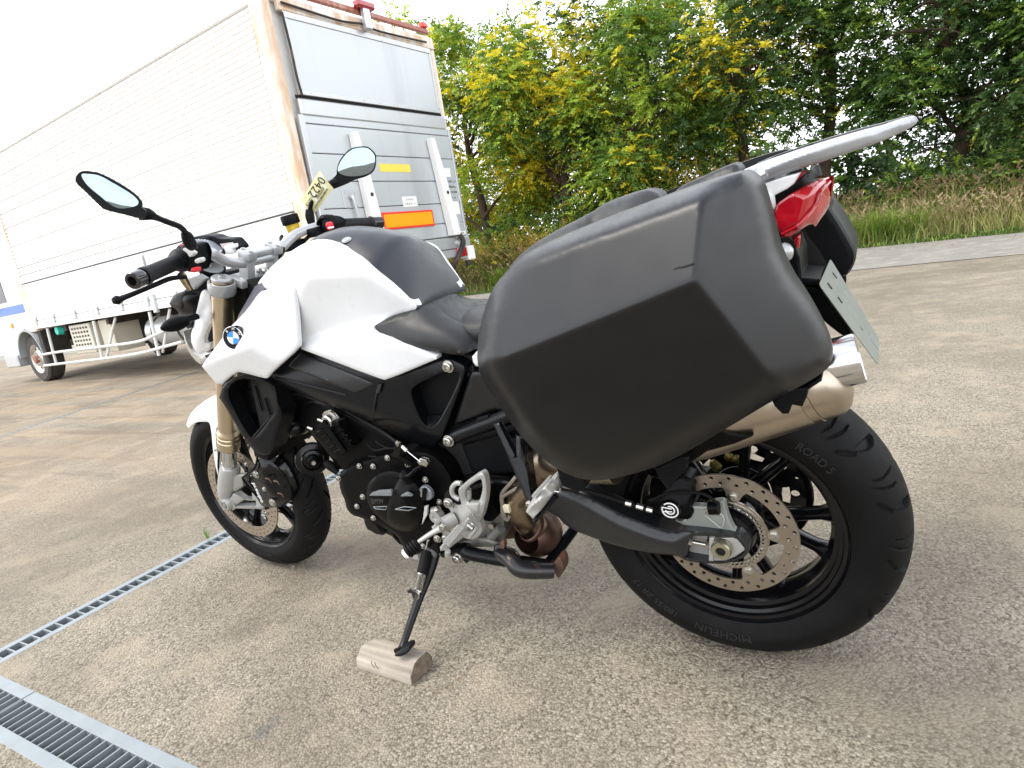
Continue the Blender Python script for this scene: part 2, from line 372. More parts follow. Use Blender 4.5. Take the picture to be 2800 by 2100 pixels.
# ================================================================== ground, kerb, drains
def ground_mat(name, base, dark, light, spot=130., warm=True):
    m = bpy.data.materials.new(name); m.use_nodes = True; t = m.node_tree; b = t.nodes['Principled BSDF']; N = t.nodes.new; Lk = t.links.new
    tc = N('ShaderNodeTexCoord')
    def noise(sc, det=5, vec=None, dim=None):
        n = N('ShaderNodeTexNoise'); n.inputs['Scale'].default_value = sc; n.inputs['Detail'].default_value = det; n.inputs['Roughness'].default_value = .6
        Lk(vec or tc.outputs['Object'], n.inputs['Vector']); return n.outputs[0]
    def ramp(a, p0, p1, c0=(0, 0, 0), c1=(1, 1, 1)):
        r = N('ShaderNodeValToRGB'); r.color_ramp.elements[0].position = p0; r.color_ramp.elements[1].position = p1
        r.color_ramp.elements[0].color = (*c0, 1); r.color_ramp.elements[1].color = (*c1, 1); Lk(a, r.inputs[0]); return r.outputs[0]
    def mix(f, a, bb, mode='MIX'):
        k = N('ShaderNodeMix'); k.data_type = 'RGBA'; k.blend_type = mode
        if hasattr(f, 'links'): Lk(f, k.inputs[0])
        else: k.inputs[0].default_value = f
        for s, i in ((a, 6), (bb, 7)):
            if hasattr(s, 'links'): Lk(s, k.inputs[i])
            else: k.inputs[i].default_value = (*s, 1)
        return k.outputs[2]
    vo = N('ShaderNodeTexVoronoi'); vo.inputs['Scale'].default_value = spot; Lk(tc.outputs['Object'], vo.inputs['Vector'])
    vo2 = N('ShaderNodeTexVoronoi'); vo2.inputs['Scale'].default_value = spot * 1.9; Lk(tc.outputs['Object'], vo2.inputs['Vector'])
    bw = N('ShaderNodeRGBToBW'); Lk(vo.outputs['Color'], bw.inputs[0])
    c = mix(ramp(bw.outputs[0], .15, .85), dark, light)
    bw2 = N('ShaderNodeRGBToBW'); Lk(vo2.outputs['Color'], bw2.inputs[0])
    c = mix(.45, c, mix(ramp(bw2.outputs[0], .2, .8), dark, light))
    c = mix(ramp(vo.outputs['Distance'], .60, .95), c, tuple(v * .35 for v in base))         # joints between the pebbles
    c = mix(ramp(noise(1.3, 6), .40, .66), c, mix(.62, c, tuple(v * .62 for v in base)))           # damp darker areas
    c = mix(ramp(noise(4.5, 8), .50, .68), c, mix(.55, c, tuple(min(1, v * 1.55) for v in base))) # worn pale areas
    c = mix(ramp(noise(.55, 5), .44, .60), c, mix(.30, c, tuple(v * .72 for v in dark)))
    if warm:                                                                                   # rusty tyre streaks on the far side of the yard
        mp = N('ShaderNodeMapping'); mp.inputs['Scale'].default_value = (.16, 1.5, 1); mp.inputs['Rotation'].default_value = (0, 0, .05); Lk(tc.outputs['Object'], mp.inputs[0])
        sx = N('ShaderNodeSeparateXYZ'); Lk(tc.outputs['Object'], sx.inputs[0])
        far = N('ShaderNodeMapRange'); far.inputs[1].default_value = 2.2; far.inputs[2].default_value = 5.0; Lk(sx.outputs[0], far.inputs[0])
        mm = N('ShaderNodeMath'); mm.operation = 'MULTIPLY'; Lk(far.outputs[0], mm.inputs[0]); Lk(ramp(noise(2.2, 5, mp.outputs[0]), .38, .62), mm.inputs[1])
        c = mix(mm.outputs[0], c, mix(.38, c, (.40, .28, .17)))
        m2 = N('ShaderNodeMath'); m2.operation = 'MULTIPLY'; Lk(far.outputs[0], m2.inputs[0]); Lk(ramp(noise(3.4, 4, mp.outputs[0]), .56, .64), m2.inputs[1])
        c = mix(m2.outputs[0], c, mix(.5, c, (.12, .095, .07)))
    def spot(p, r, col, k, zr=1.):
        nonlocal c
        d = N('ShaderNodeVectorMath'); d.operation = 'DISTANCE'; Lk(tc.outputs['Object'], d.inputs[0]); d.inputs[1].default_value = p
        a = N('ShaderNodeMath'); a.operation = 'MULTIPLY_ADD'; Lk(noise(22, 4), a.inputs[0]); a.inputs[1].default_value = r * 1.1; Lk(d.outputs['Value'], a.inputs[2])
        mr = N('ShaderNodeMapRange'); mr.inputs[1].default_value = r * 1.35; mr.inputs[2].default_value = r * 1.0; mr.inputs[3].default_value = 0; mr.inputs[4].default_value = k; Lk(a.outputs[0], mr.inputs[0]); c = mix(mr.outputs[0], c, col)
    if warm:
        for q in ((1650, 1330), (1820, 1270), (1960, 1150)): spot(G('K4', *q), .016, (.17, .115, .07), .5)
        spot(G('Y4', 1590, 1440), .03, (.10, .10, .10), .5); spot(G('Y4', 1650, 1370), .022, (.10, .10, .10), .4); spot(G('Y4', 1850, 1440), .025, (.11, .10, .09), .4)
        for q in ((-.6, .2), (.3, -1.4), (1.3, .35), (-1.2, -.9), (-.9, -2.2)): spot(Vector((*q, 0)), .09, (.10, .085, .065), .35)
    Lk(c, b.inputs['Base Color']); b.inputs['Roughness'].default_value = .85; b.inputs['Specular IOR Level'].default_value = .3
    bp = N('ShaderNodeBump'); bp.inputs['Strength'].default_value = .8; bp.inputs['Distance'].default_value = .0035; bp.invert = True
    Lk(vo.outputs['Distance'], bp.inputs['Height'])
    bp2 = N('ShaderNodeBump'); bp2.inputs['Strength'].default_value = .5; bp2.inputs['Distance'].default_value = .01; Lk(noise(35, 6), bp2.inputs['Height']); Lk(bp.outputs[0], bp2.inputs['Normal'])
    Lk(bp2.outputs[0], b.inputs['Normal']); return m
CONC = ground_mat('exposed_aggregate_concrete', (.245, .206, .152), (.108, .089, .064), (.43, .385, .305), 165.)
KERBM = ground_mat('pale_kerb_concrete', (.30, .285, .25), (.23, .215, .19), (.36, .345, .31), 90, False)
SOIL = ground_mat('soil_and_litter', (.14, .11, .07), (.06, .05, .03), (.24, .19, .11), 40, False)
DRC = mat('drain_concrete', (.19, .185, .165), .85, bump=(60, .6, .004), var=(14, .3), wear=(7, (.06, .055, .05), .55))
D1a, D1b = Vector((1.983, .72, 0)), Vector((2.10, -6.9, 0))      # slot drain (centre line), far end under the kerb
D1d = (D1b - D1a).normalized(); D1n = Vector((-D1d.y, D1d.x, 0)); D1w = .052
def rect(a, b, n, wd): return [a + n * wd, b + n * wd, b - n * wd, a - n * wd]
D2x0, D2x1, D2y0, D2y1 = -.6, 2.62, .7265, .8600                  # broad drain along x
def sheet_with_holes(name, outer, hol, z, m):
    pts = [Vector(p[:2]) for p in outer]; ed = [(i, (i + 1) % len(outer)) for i in range(len(outer))]; 
    for h in hol: n = len(pts); pts += [Vector(p[:2]) for p in h]; ed += [(n + i, n + (i + 1) % len(h)) for i in range(len(h))]
    r = delaunay_2d_cdt(pts, ed, [list(range(len(outer)))], 1, 1e-6); vv = np.array([tuple(v) for v in r[0]]); fs = []
    for f in r[2]:
        c = vv[list(f)].mean(0)[None]
        if inside(c, [p[:2] for p in outer])[0] and not any(inside(c, [p[:2] for p in h])[0] for h in hol): fs.append(tuple(f))
    me = mesh([(v[0], v[1], z) for v in vv], fs)
    for p in me.polygons:
        if p.normal.z < 0: p.flip()
    return link(name, me, m, None, 0)
h1 = rect(D1a, D1b, D1n, D1w - .002)
h2 = [Vector((D2x0, D2y0 + .002, 0)), Vector((D2x1, D2y0 + .002, 0)), Vector((D2x1, D2y1 - .002, 0)), Vector((D2x0, D2y1 - .002, 0))]
D3a, D3b = Vector((6.35, .0, 0)), Vector((7.95, -4.3, 0)); D3d = (D3b - D3a).normalized(); D3n = Vector((-D3d.y, D3d.x, 0))
h3 = rect(D3a, D3b, D3n, .034)
gr = sheet_with_holes('ground', [(-400, -400), (400, -400), (400, 400), (-400, 400)], [h1, h2, h3], 0, CONC); tag(gr, kind='structure')
def channel(name, R4, depth):
    c = [Vector(p) for p in R4]; cen = sum(c, Vector()) / 4; c = [p + (p - cen).normalized() * .006 for p in c]
    vs = [p + Vector((0, 0, -.0005)) for p in c] + [p - Vector((0, 0, depth)) for p in c]
    o = obj(name, vs, [(0, 1, 5, 4), (1, 2, 6, 5), (2, 3, 7, 6), (3, 0, 4, 7), (4, 5, 6, 7)], DRC, None, 0); tag(o, kind='structure'); return o
channel('drain_channel', h1, .11); channel('drain_channel', h2, .12); channel('drain_channel', h3, .08)
def grate(label, a, b, n, hw, rail, pitch, barw, depth, group, endbar=True, barmesh=None, nb=None):
    d = (b - a).normalized(); L = (b - a).length; t = thing('drain_grate', label, 'drain grate', a, (0, 0, math.atan2(d.y, d.x)), group)
    # local: x along, y across
    gs = [box_geo((L / 2, s * (hw - rail / 2), -depth / 2 + .001), (L / 2, 0, 0), (0, rail / 2, 0), (0, 0, depth / 2)) for s in (-1, 1)]
    gs += [box_geo((x, 0, -depth / 2 + .0008), (barw / 2, 0, 0), (0, hw - rail, 0), (0, 0, depth / 2)) for x in ((barw / 2, L - barw / 2) if endbar else ())]
    o = obj('grate_frame', *join(gs), ZINC, t, 0); bevel(o, .0012, 1)
    me = None; k = int(nb or (L - 2 * barw) / pitch); st = (L - barw) / (k + 1)
    for i in range(k):
        if me is None: bo = obj('grate_bar', *box_geo((0, 0, -depth / 2), (barw / 2, 0, 0), (0, hw - rail + .001, 0), (0, 0, depth / 2)), ZINC, t, 0); me = bo.data
        else: bo = bpy.data.objects.new('grate_bar', me); COL.objects.link(bo); bo.parent = t
        bo.location = (barw / 2 + st * (i + 1), 0, 0)
    return t
# slot drain: sections of about a metre
q = D1a.copy(); labs = ['narrow galvanised slot grate, the section at the left edge of the picture', 'narrow galvanised slot grate passing behind the front tyre', 'narrow galvanised slot grate beyond the motorcycle engine']
for i in range(3):
    e = q + D1d * .996; grate(labs[i], q, e, D1n, D1w, .0265, .0335, .0045, .032, 'slot grates in the narrow drain'); q = q + D1d * 1.0
for i in range(3, 7):
    e = q + D1d * .996; o = grate(['narrow slot grate in the yard seen under the seat','narrow slot grate halfway to the kerb','narrow slot grate before the kerb strip','narrow slot grate meeting the kerb strip'][i - 3], q, e, D1n, D1w, .0265, .0335, .0045, .032, 'slot grates in the narrow drain', nb=14); q = q + D1d
yc2 = (D2y0 + D2y1) / 2; hw2 = (D2y1 - D2y0) / 2 - .001
grate('wide galvanised drain grate, left one beside the joint, with a rust stain', Vector((1.652, yc2, 0)), Vector((2.6, yc2, 0)), None, hw2, .030, .0315, .0035, .036, 'wide grates in the broad drain')
grate('wide galvanised drain grate filling the bottom left corner of the picture', Vector((.65, yc2, 0)), Vector((1.648, yc2, 0)), None, hw2, .030, .0315, .0035, .036, 'wide grates in the broad drain')
grate('distant slot grate crossing the yard in front of the truck', D3a, D3b, D3n, .034, .016, .05, .006, .02, None, nb=70)
# kerb strip along the planting (traced on the ground plane)
kn = [(30., -8.6), (14, -8.35), (9.0, -8.2), (4., -7.9), (.03, -7.5), (-1.55, -7.25), (-4.5, -6.7), (-9., -5.7)]
kf = [(30., -12.0), (14, -11.7), (8.96, -11.45), (4.2, -11.1), (.13, -10.8), (-1.92, -10.0), (-5., -9.2), (-10, -7.8)]
vs = []; fs = []
for (a, b) in (zip(kn, kf)): vs += [(a[0], a[1], .006), (b[0], b[1], .012)]
for i in range(len(kn) - 1): fs.append((2 * i, 2 * i + 1, 2 * i + 3, 2 * i + 2))
o = obj('kerb_strip', vs, fs, KERBM, None, 0); tag(o, kind='structure')
vs = []
for i, b in enumerate(kf): vs += [(b[0], b[1], .016), (b[0] + (6 if i == 0 else 0), b[1] - 60, .35)]
fs = [(2 * i, 2 * i + 1, 2 * i + 3, 2 * i + 2) for i in range(len(kf) - 1)]
o = obj('verge', vs, fs, SOIL, None, 0); tag(o, kind='structure')
# hairline joint at the near edge of the kerb strip
vs = []
for a in kn[1:]: vs += [(a[0], a[1] + .012, .0045), (a[0], a[1] - .006, .0105)]
# ================================================================== delivery truck
TY = -.054; TX0, TY0 = 4.556, -3.312
TRK = thing('delivery_truck', 'white corrugated wing-sided delivery truck parked behind the motorcycle, rust on its corner post', 'truck', (TX0, TY0, 0), (0, 0, TY))
def rustmat(name, base, rustc, thr, sx=(1, 1, .12), metal=0., rough=.4, sc=5.):
    m = mat(name, base, rough, metal, coat=.1); t = m.node_tree; b = t.nodes['Principled BSDF']; tc = t.nodes.new('ShaderNodeTexCoord')
    mp = t.nodes.new('ShaderNodeMapping'); mp.inputs['Scale'].default_value = sx; t.links.new(tc.outputs['Object'], mp.inputs[0])
    n = t.nodes.new('ShaderNodeTexNoise'); n.inputs['Scale'].default_value = sc; n.inputs['Detail'].default_value = 9; n.inputs['Roughness'].default_value = .65; t.links.new(mp.outputs[0], n.inputs['Vector'])
    r = t.nodes.new('ShaderNodeMapRange'); r.inputs[1].default_value = thr; r.inputs[2].default_value = thr + .2; t.links.new(n.outputs[0], r.inputs[0])
    k = t.nodes.new('ShaderNodeMix'); k.data_type = 'RGBA'; t.links.new(r.outputs[0], k.inputs[0]); k.inputs[6].default_value = (*base, 1); k.inputs[7].default_value = (*rustc, 1)
    t.links.new(k.outputs[2], b.inputs['Base Color']); return m
TW = rustmat('truck_white', (.82, .82, .80), (.66, .60, .50), .62, sc=3)
TPOST = rustmat('rust_streaked_white', (.82, .79, .74), (.62, .42, .27), .38, sx=(1.4, 1.4, .35), sc=5)
TGREY = rustmat('truck_grey_panel', (.52, .55, .565), (.43, .455, .46), .55, metal=.25, rough=.32, sc=2)
TALU = rustmat('truck_alloy', (.52, .54, .55), (.50, .42, .33), .58, metal=.5, rough=.35, sc=6)
TRUSTR = rustmat('truck_rusty_red', (.34, .11, .08), (.5, .32, .24), .5, sc=8)
TORNG = mat('reflector_orange', (.95, .38, .01), .3, coat=.4, bump=(500, .2, .0005)); TREDR = mat('reflector_red', (.80, .05, .03), .3, coat=.4)
TYEL = mat('reflector_yellow', (.88, .66, .10), .35); TTYRE = mat('truck_tyre', (.06, .055, .05), .8, bump=(60, .5, .002), var=(8, .25))
TDK = mat('chassis_dark', (.035, .03, .028), .7, var=(8, .4), wear=(6, (.12, .075, .05), .58)); CREAM = rustmat('cream_metal', (.56, .53, .44), (.33, .22, .13), .6, sc=7)
TGUARD = rustmat('guard_rail_white', (.66, .67, .65), (.40, .20, .10), .60, sx=(.5, 1, 1), sc=5)
W = 2.50; Ht = 3.56; LB = 7.15
def tb(name, x0, x1, y0, y1, z0, z1, m, parent=TRK, bev=0.):
    o = obj(name, *box_geo(((x0 + x1) / 2, (y0 + y1) / 2, (z0 + z1) / 2), ((x1 - x0) / 2, 0, 0), (0, (y1 - y0) / 2, 0), (0, 0, (z1 - z0) / 2)), m, parent, 0)
    return bevel(o, bev, 1) if bev else o
tb('box_body', .06, LB - .02, -W + .05, -.06, .98, Ht - .03, TW)
tb('roof', .0, LB, -W + .02, -.02, Ht - .03, Ht + .04, TW, bev=.02)
# corrugated slats of the wing: one shared mesh, profile with a lip
Ls = LB - .34; z0 = 1.70; z1 = 3.50; ns = 32; st = (z1 - z0) / ns
prof = [(-.05, 0), (-.012, .0), (.005, .010), (.0045, st * .50), (-.007, st * .62), (-.008, st * .90), (-.012, st), (-.05, st)]
vs = []
for xx in (0, Ls): vs += [(xx, a, b) for a, b in prof]
k = len(prof); fs = [(i, (i + 1) % k, (i + 1) % k + k, i + k) for i in range(k)] + [tuple(range(k))[::-1], tuple(range(k, 2 * k))]
me = None
for i in range(ns):
    if me is None: o = obj('side_slat', vs, fs, TW, TRK, 0); me = o.data
    else: o = bpy.data.objects.new('side_slat', me); COL.objects.link(o); o.parent = TRK
    o.location = (.18, 0, z0 + st * i); o.rotation_euler = (0, RN.normal(0, .0004), 0)
tb('wing_edge', .17, LB - .15, -.04, .012, 1.63, 1.70, TALU, bev=.004)
tb('wing_top_rail', .17, LB - .15, -.05, .02, 3.50, 3.57, TW, bev=.01)
tb('drop_side', .22, LB - .16, -.04, .006, 1.03, 1.615, TW, bev=.006)
tb('drop_side_strip', .22, LB - .16, -.004, .0085, 1.075, 1.083, TALU)
tb('floor_rail', .0, LB, -.06, .010, .90, 1.022, TW, bev=.006)
for x in (6.89, 6.22, 5.48, 4.765, 4.05, 3.36, 2.67, 1.95, 1.25, .6):
    tb('side_hinge', x - .035, x + .035, .010, .035, .955, 1.07, TALU, bev=.006); tb('side_hinge', x - .05, x + .05, .007, .018, 1.07, 1.13, TW, bev=.004)
tb('corner_post', -.012, .168, -.10, .014, .93, Ht + .02, TPOST, bev=.012)
tb('corner_post', LB - .15, LB + .03, -.10, .014, .86, Ht + .02, TPOST, bev=.012)
tb('corner_post', -.012, .14, -W, -W + .09, .92, Ht + .02, TPOST, bev=.012)
for x in (3.2, ):                                        # latch and centre post
    tb('latch', x - .03, x + .03, .008, .03, 1.40, 1.60, TALU, bev=.005); tb('latch', x - .05, x - .03, .03, .05, 1.36, 1.58, TALU, bev=.004)
    tb('centre_post', x - .05, x + .03, .0, .045, .86, 1.10, TALU, bev=.006)
tb('marker_sticker', 6.96, 7.04, .008, .0095, 1.42, 1.50, TYEL)
# rear face: y from 0 (left) to -W
tb('rear_frame', -.03, .02, -W + .02, -.17, 3.44, Ht + .0, TPOST, bev=.008)
tb('roof_light_bar', -.05, .0, -W + .10, -.05, Ht + .04, Ht + .10, TRUSTR, bev=.01)
tb('marker_light', -.07, -.0, -W + .12, -W + .22, Ht + .10, Ht + .16, TREDR, bev=.012)
tube('hanging_cable', [(-.05, -.2, 3.50), (-.06, -.9, 3.47), (-.06, -1.25, 3.50), (-.06, -1.5, 3.47), (-.06, -2.3, 3.49)], .012, TDK, TRK, 8)
lm = [(-.12, -1.22, Ht + .09), (-.12, -1.40, Ht + .13)]
tb('rear_lamp', -.14, -.04, -1.42, -1.16, Ht + .08, Ht + .16, RED, bev=.02); tb('lamp_bracket', -.12, -.06, -1.34, -1.24, Ht - .12, Ht + .09, TALU, bev=.01)
pn = tb('upper_panel', -.022, .03, -W + .13, -.235, 2.72, 3.41, TGREY, bev=.004)
for (y0_, y1_, za, zb) in ((-W + .11, -.215, 3.38, 3.44), (-W + .11, -.215, 2.69, 2.74), (-.25, -.215, 2.74, 3.38), (-W + .11, -W + .145, 2.74, 3.38)):
    o = tb('panel_frame', -.032, .0, y0_, y1_, za, zb, TALU, pn, bev=.004)
for i in range(9):
    for zz in (3.40, 2.715): o = lathe('rivet', [(0, .004), (.007, .003), (.009, 0)], (-.032, -.35 - i * .24, zz), (-1, 0, 0), TALU, pn, 8)
tb('panel_gap', -.008, .0, -W + .06, -.17, 2.655, 2.69, DARK)
tube('torn_seal', [(-.03, -.205, 3.42), (-.04, -.21, 3.1), (-.05, -.20, 2.85), (-.04, -.225, 2.68)], .012, TDK, TRK, 8)
tb('upper_gate_rail', -.04, .0, -W + .06, -.17, 2.50, 2.655, TALU, bev=.012)
zz = [2.50, 2.42, 2.14, 1.87, 1.60, 1.36, 1.19]
for i in range(6): tb('gate_plank', -.036, .0, -W + .05, -.19, zz[i + 1] + .006, zz[i] - .002, TGREY, bev=.005)
tb('gate_side_rail', -.05, .0, -.19, -.12, 1.05, 2.50, TALU, bev=.006); tb('gate_side_rail', -.05, .0, -W + .01, -W + .05, 1.05, 2.50, TALU, bev=.006)
tb('rear_sill', -.06, .05, -W, -.05, 1.04, 1.18, TALU, bev=.008); tb('rear_bumper', -.05, .02, -W, -.05, .93, 1.035, TALU, bev=.01); tb('under_rail', -.02, .10, -W + .5, -.2, .80, .925, TALU, bev=.01)
tb('bumper_corner', -.09, .03, -W - .03, -W + .12, .87, 1.05, TW, bev=.012)
for (ya, yb) in ((-.76, -.83), (-2.02, -2.17)):         # lift arms, slanting
    vs = []
    for (z, y, h) in ((2.36, ya, .035), (1.95, ya + (yb - ya) * .4, .06), (1.20, yb, .085)):
        for x in (-.04, -.13): vs += [(x, y - h, z), (x, y + h, z)]
    o = obj('lift_arm', vs, [(0, 1, 3, 2), (8, 10, 11, 9)] + [f for a in (0, 4) for f in ((a, a + 4, a + 5, a + 1), (a + 2, a + 3, a + 7, a + 6), (a, a + 2, a + 6, a + 4), (a + 1, a + 5, a + 7, a + 3))], TW, TRK, 0); bevel(o, .008, 1)
    tube('lift_bracket', [(-.09, yb - .05, 1.24), (-.12, yb - .10, 1.12), (-.10, yb - .04, 1.0), (-.04, yb + .05, .86), (.1, yb + .1, .74)], .034, TDK, TRK, 8)
    lathe('pivot', [(0, .02), (.03, .02), (.035, 0)], (-.14, yb + .06, 1.10), (-1, 0, 0), TALU, TRK, 12)
    lathe('bolt', [(0, .012), (.018, .01), (.022, 0)], (-.13, ya + (yb - ya) * .65, 1.72), (-1, 0, 0), TDK, TRK, 10)
tb('lift_step', -.10, .0, -1.62, -1.1, .80, .90, TALU, bev=.008)
pl_ = tb('reflector_plate', -.048, -.037, -1.86, -.98, 1.345, 1.535, TREDR, bev=.003); tb('reflector_face', -.050, -.047, -1.835, -1.005, 1.368, 1.512, TORNG, pl_)
tb('yellow_strip', -.039, -.036, -1.61, -1.10, 1.975, 2.06, TYEL)
def sticker(y0_, y1_, z0_, z1_, m=WPAP): return tb('sticker', -.0385, -.0355, min(y0_, y1_), max(y0_, y1_), z0_, z1_, m)
sticker(-2.12, -2.36, 1.925, 2.03); s3 = sticker(-2.24, -2.42, 1.46, 1.62); s4 = sticker(-1.37, -1.62, 1.585, 1.70); s5 = sticker(-2.155, -2.45, 1.63, 1.905, TGREY); s6 = sticker(-2.33, -2.45, 1.20, 1.245)
def rtext(s, y, z, size, parent, m=INK): return text('lettering', s, (-.0400, y, z), (0, -1, 0), (0, 0, 1), size, m, parent, .0004)
rtext('小速度で走行します', -2.31, 1.865, .030, s5); rtext('高速道路 80km', -2.31, 1.80, .034, s5); rtext('一 般 道  法定速度', -2.31, 1.735, .028, s5); rtext('全日本トラック協会', -2.31, 1.665, .016, s5)
rtext('マルチゲート', -1.495, 1.615, .032, s4); rtext('SHINMEI', -1.495, 1.665, .036, s4, TGREY); rtext('2950', -2.39, 1.222, .034, s6); rtext('75', -2.32, 1.37, .13, TRK, mat('faded_print', (.62, .65, .67), .5))
hp = tb('lock_plate', -.046, -.036, -.69, -.47, 1.60, 1.78, TALU, bev=.006); tube('lock_handle', [(-.06, -.575, 1.73), (-.075, -.58, 1.68), (-.075, -.60, 1.50)], .016, TALU, hp, 10); lathe('lock_hub', [(0, .03), (.035, .03), (.04, 0)], (-.046, -.575, 1.72), (-1, 0, 0), TALU, hp, 16)
for (y, z) in ((-.65, 1.76), (-.51, 1.76), (-.65, 1.62), (-.51, 1.62)): lathe('bolt', [(0, .006), (.010, .006), (.012, 0)], (-.046, y, z), (-1, 0, 0), TALU, hp, 8)
tl_ = tb('tail_light', -.075, -.02, -2.38, -2.18, .925, 1.045, RED, bev=.01); tb('lamp_frame', -.06, -.03, -2.40, -2.16, .905, .925, TALU, tl_)
tb('tail_light', -.075, -.02, -.50, -.14, .925, 1.045, RED, bev=.01)
tube('drain_hose', [(-.02, -2.42, .90), (-.02, -2.43, .80)], .035, TDK, TRK, 10)
tb('wheel_chock_box', -.1, .2, -1.75, -1.45, .40, .55, TDK, bev=.01)
# underside
tb('chassis_rail', .3, 9.2, -.95, -.82, .62, .88, TDK); tb('chassis_rail', .3, 9.2, -W + .82, -W + .95, .62, .88, TDK)
for x in (.8, 2.0, 3.3, 4.7, 6.1): tb('cross_member', x, x + .08, -W + .06, -.06, .80, .90, TDK)
gb = tb('battery_box', 5.35, 6.03, -.45, -.07, .42, .87, CREAM, bev=.01)
for i in range(6):
    for j in range(6): tb('box_cell', 5.43 + i * .095, 5.48 + i * .095, -.072, -.066, .48 + j * .063, .51 + j * .063, TDK, gb)
tb('tool_box', 4.75, 5.12, -.50, -.10, .40, .88, CREAM, bev=.01)
lathe('fuel_tank', [(0, 0), (.19, 0), (.215, .03), (.215, 1.12), (.19, 1.15), (0, 1.15)], (2.85, -.36, .60), (1, 0, 0), TALU, TRK, 24)
for x in (3.1, 3.75): lathe('tank_strap', [(.216, 0), (.222, 0), (.222, .05), (.216, .05)], (x, -.36, .60), (1, 0, 0), TDK, TRK, 24, True)
lathe('air_tank', [(0, 0), (.11, 0), (.13, .03), (.13, .5), (.1, .53), (0, .53)], (2.0, -.3, .62), (1, 0, 0), TDK, TRK, 20)
tb('exhaust_box', 3.3, 4.3, -1.6, -1.1, .42, .72, TDK, bev=.03)
tb('gear_box', 4.4, 6.6, -1.55, -.95, .38, .72, TDK, bev=.05)
for pts in ([(7.20, .0, .475), (6.4, .005, .495), (5.2, .0, .50), (3.95, .01, .515), (3.45, .0, .575), (3.05, -.01, .64), (2.75, -.01, .66)], [(7.15, .0, .295), (6.2, .0, .31), (5.1, .0, .325), (4.0, .01, .355), (3.2, .0, .42), (2.85, -.01, .45)]): tube('guard_rail', pts, .021, TGUARD, TRK, 10)
for x in (6.65, 5.05, 3.45): tube('guard_strut', [(x, -.02, .885), (x + .02, -.01, .60), (x + .05, -.01, .30)], .022, TGUARD, TRK, 8, 3)
tube('guard_strut', [(4.45, -.05, .88), (4.98, -.02, .34)], .018, TGUARD, TRK, 8, 0); tube('guard_strut', [(3.0, -.05, .88), (3.4, -.02, .34)], .018, TGUARD, TRK, 8, 0)
lathe('cover_cap', [(0, .02), (.06, .02), (.07, -.06), (.05, -.07)], (6.38, -.05, .82), (0, 1, 0), mat('teal_cap', (.03, .45, .36), .4), TRK, 16)
def twheel(x, y, r, wd, name='wheel'):
    pr = [(r * .62, -wd / 2), (r * .9, -wd / 2 - .005), (r * .985, -wd * .42), (r, -wd * .33)] + [(r - (.008 if k % 2 else 0), -wd * .33 + wd * .66 * k / 8) for k in range(1, 8)] + [(r, wd * .33), (r * .985, wd * .42), (r * .9, wd / 2 + .005), (r * .62, wd / 2)]
    o = lathe(name, [(r * .58, -wd * .45), (r * .62, -wd / 2), (r * .62, wd / 2), (r * .58, wd * .46), (r * .52, wd * .30), (r * .36, wd * .34), (r * .30, wd * .44), (r * .24, wd * .46), (r * .20, wd * .46), (.0, wd * .47)], (x, y, r), (0, 1, 0), rustmat('wheel_rim_alloy', (.55, .52, .47), (.34, .20, .13), .55, metal=.5, sc=9), TRK, 40)
    lathe('tyre', pr, (x, y, r), (0, 1, 0), TTYRE, o, 48)
    lathe('hub', [(0, .055), (.06, .05), (.075, .0), (.08, -.04)], (x, y + wd * .47, r), (0, 1, 0), mat('rusty_hub', (.30, .13, .08), .7, var=(30, .3)), o, 16)
    for k in range(8):
        a = k * math.pi / 4; lathe('wheel_nut', [(0, .03), (.014, .03), (.016, 0)], (x + math.cos(a) * r * .255, y + wd * .46, r + math.sin(a) * r * .255), (0, 1, 0), TALU, o, 6)
        a += .39; lathe('vent_hole', [(0, .0035), (r * .055, .003)], (x + math.cos(a) * r * .44, y + wd * .325, r + math.sin(a) * r * .44), (0, 1, 0), DARK, o, 12)
    return o
twheel(7.66, -.24, .40, .26); twheel(7.66, -W + .24, .40, .26)
for y in (-.28, -W + .28): twheel(1.95, y, .40, .26)
for y in (-.60, -W + .60): twheel(1.95, y, .40, .26, 'inner_wheel')
tb('mudguard', 7.0, 7.12, -.42, -.03, .45, .88, TDK, bev=.01); tb('rear_mud_flap', 1.35, 1.37, -.62, -.1, .30, .85, TDK)
# cab
cabp = [(7.32, .88), (7.32, 2.35), (7.55, 2.55), (8.8, 2.5), (9.25, 1.6), (9.35, .95), (9.30, .52), (8.22, .50), (8.18, .66), (8.0, .85), (7.66, .93), (7.40, .86)]
vs = [(x, y, z) for y in (-.06, -W + .06) for x, z in cabp]; k = len(cabp)
cb = obj('cab', vs, [tuple(range(k)), tuple(range(k, 2 * k))[::-1]] + [(i, (i + 1) % k, (i + 1) % k + k, i + k) for i in range(k)], TW, TRK, 0); bevel(cb, .02, 2)
tb('blue_stripe', 7.34, 9.25, -.062, -.055, 1.20, 1.34, mat('truck_blue', (.03, .12, .62), .3), cb)
tb('side_window', 8.0, 8.75, -.062, -.052, 1.42, 2.1, GLOSSB, cb); tb('door_mirror', 8.9, 9.0, .0, .1, 1.3, 1.7, GLOSSB, cb, bev=.02)
tb('cab_step', 8.25, 8.8, -.5, -.02, .30, .52, TALU, cb, bev=.02); tb('side_lamp', 8.05, 8.12, -.055, -.03, .98, 1.06, TORNG, cb, bev=.008)
pr = [(.47, -.2), (.50, -.2), (.50, .18), (.47, .18)]
v_, f_ = lathe_geo(pr, (7.66, -.22, .42), (0, 1, 0), 24, True, -1.5, 1.5); obj('wheel_arch', v_, f_, mat('grey_arch', (.32, .35, .36), .5), TRK)
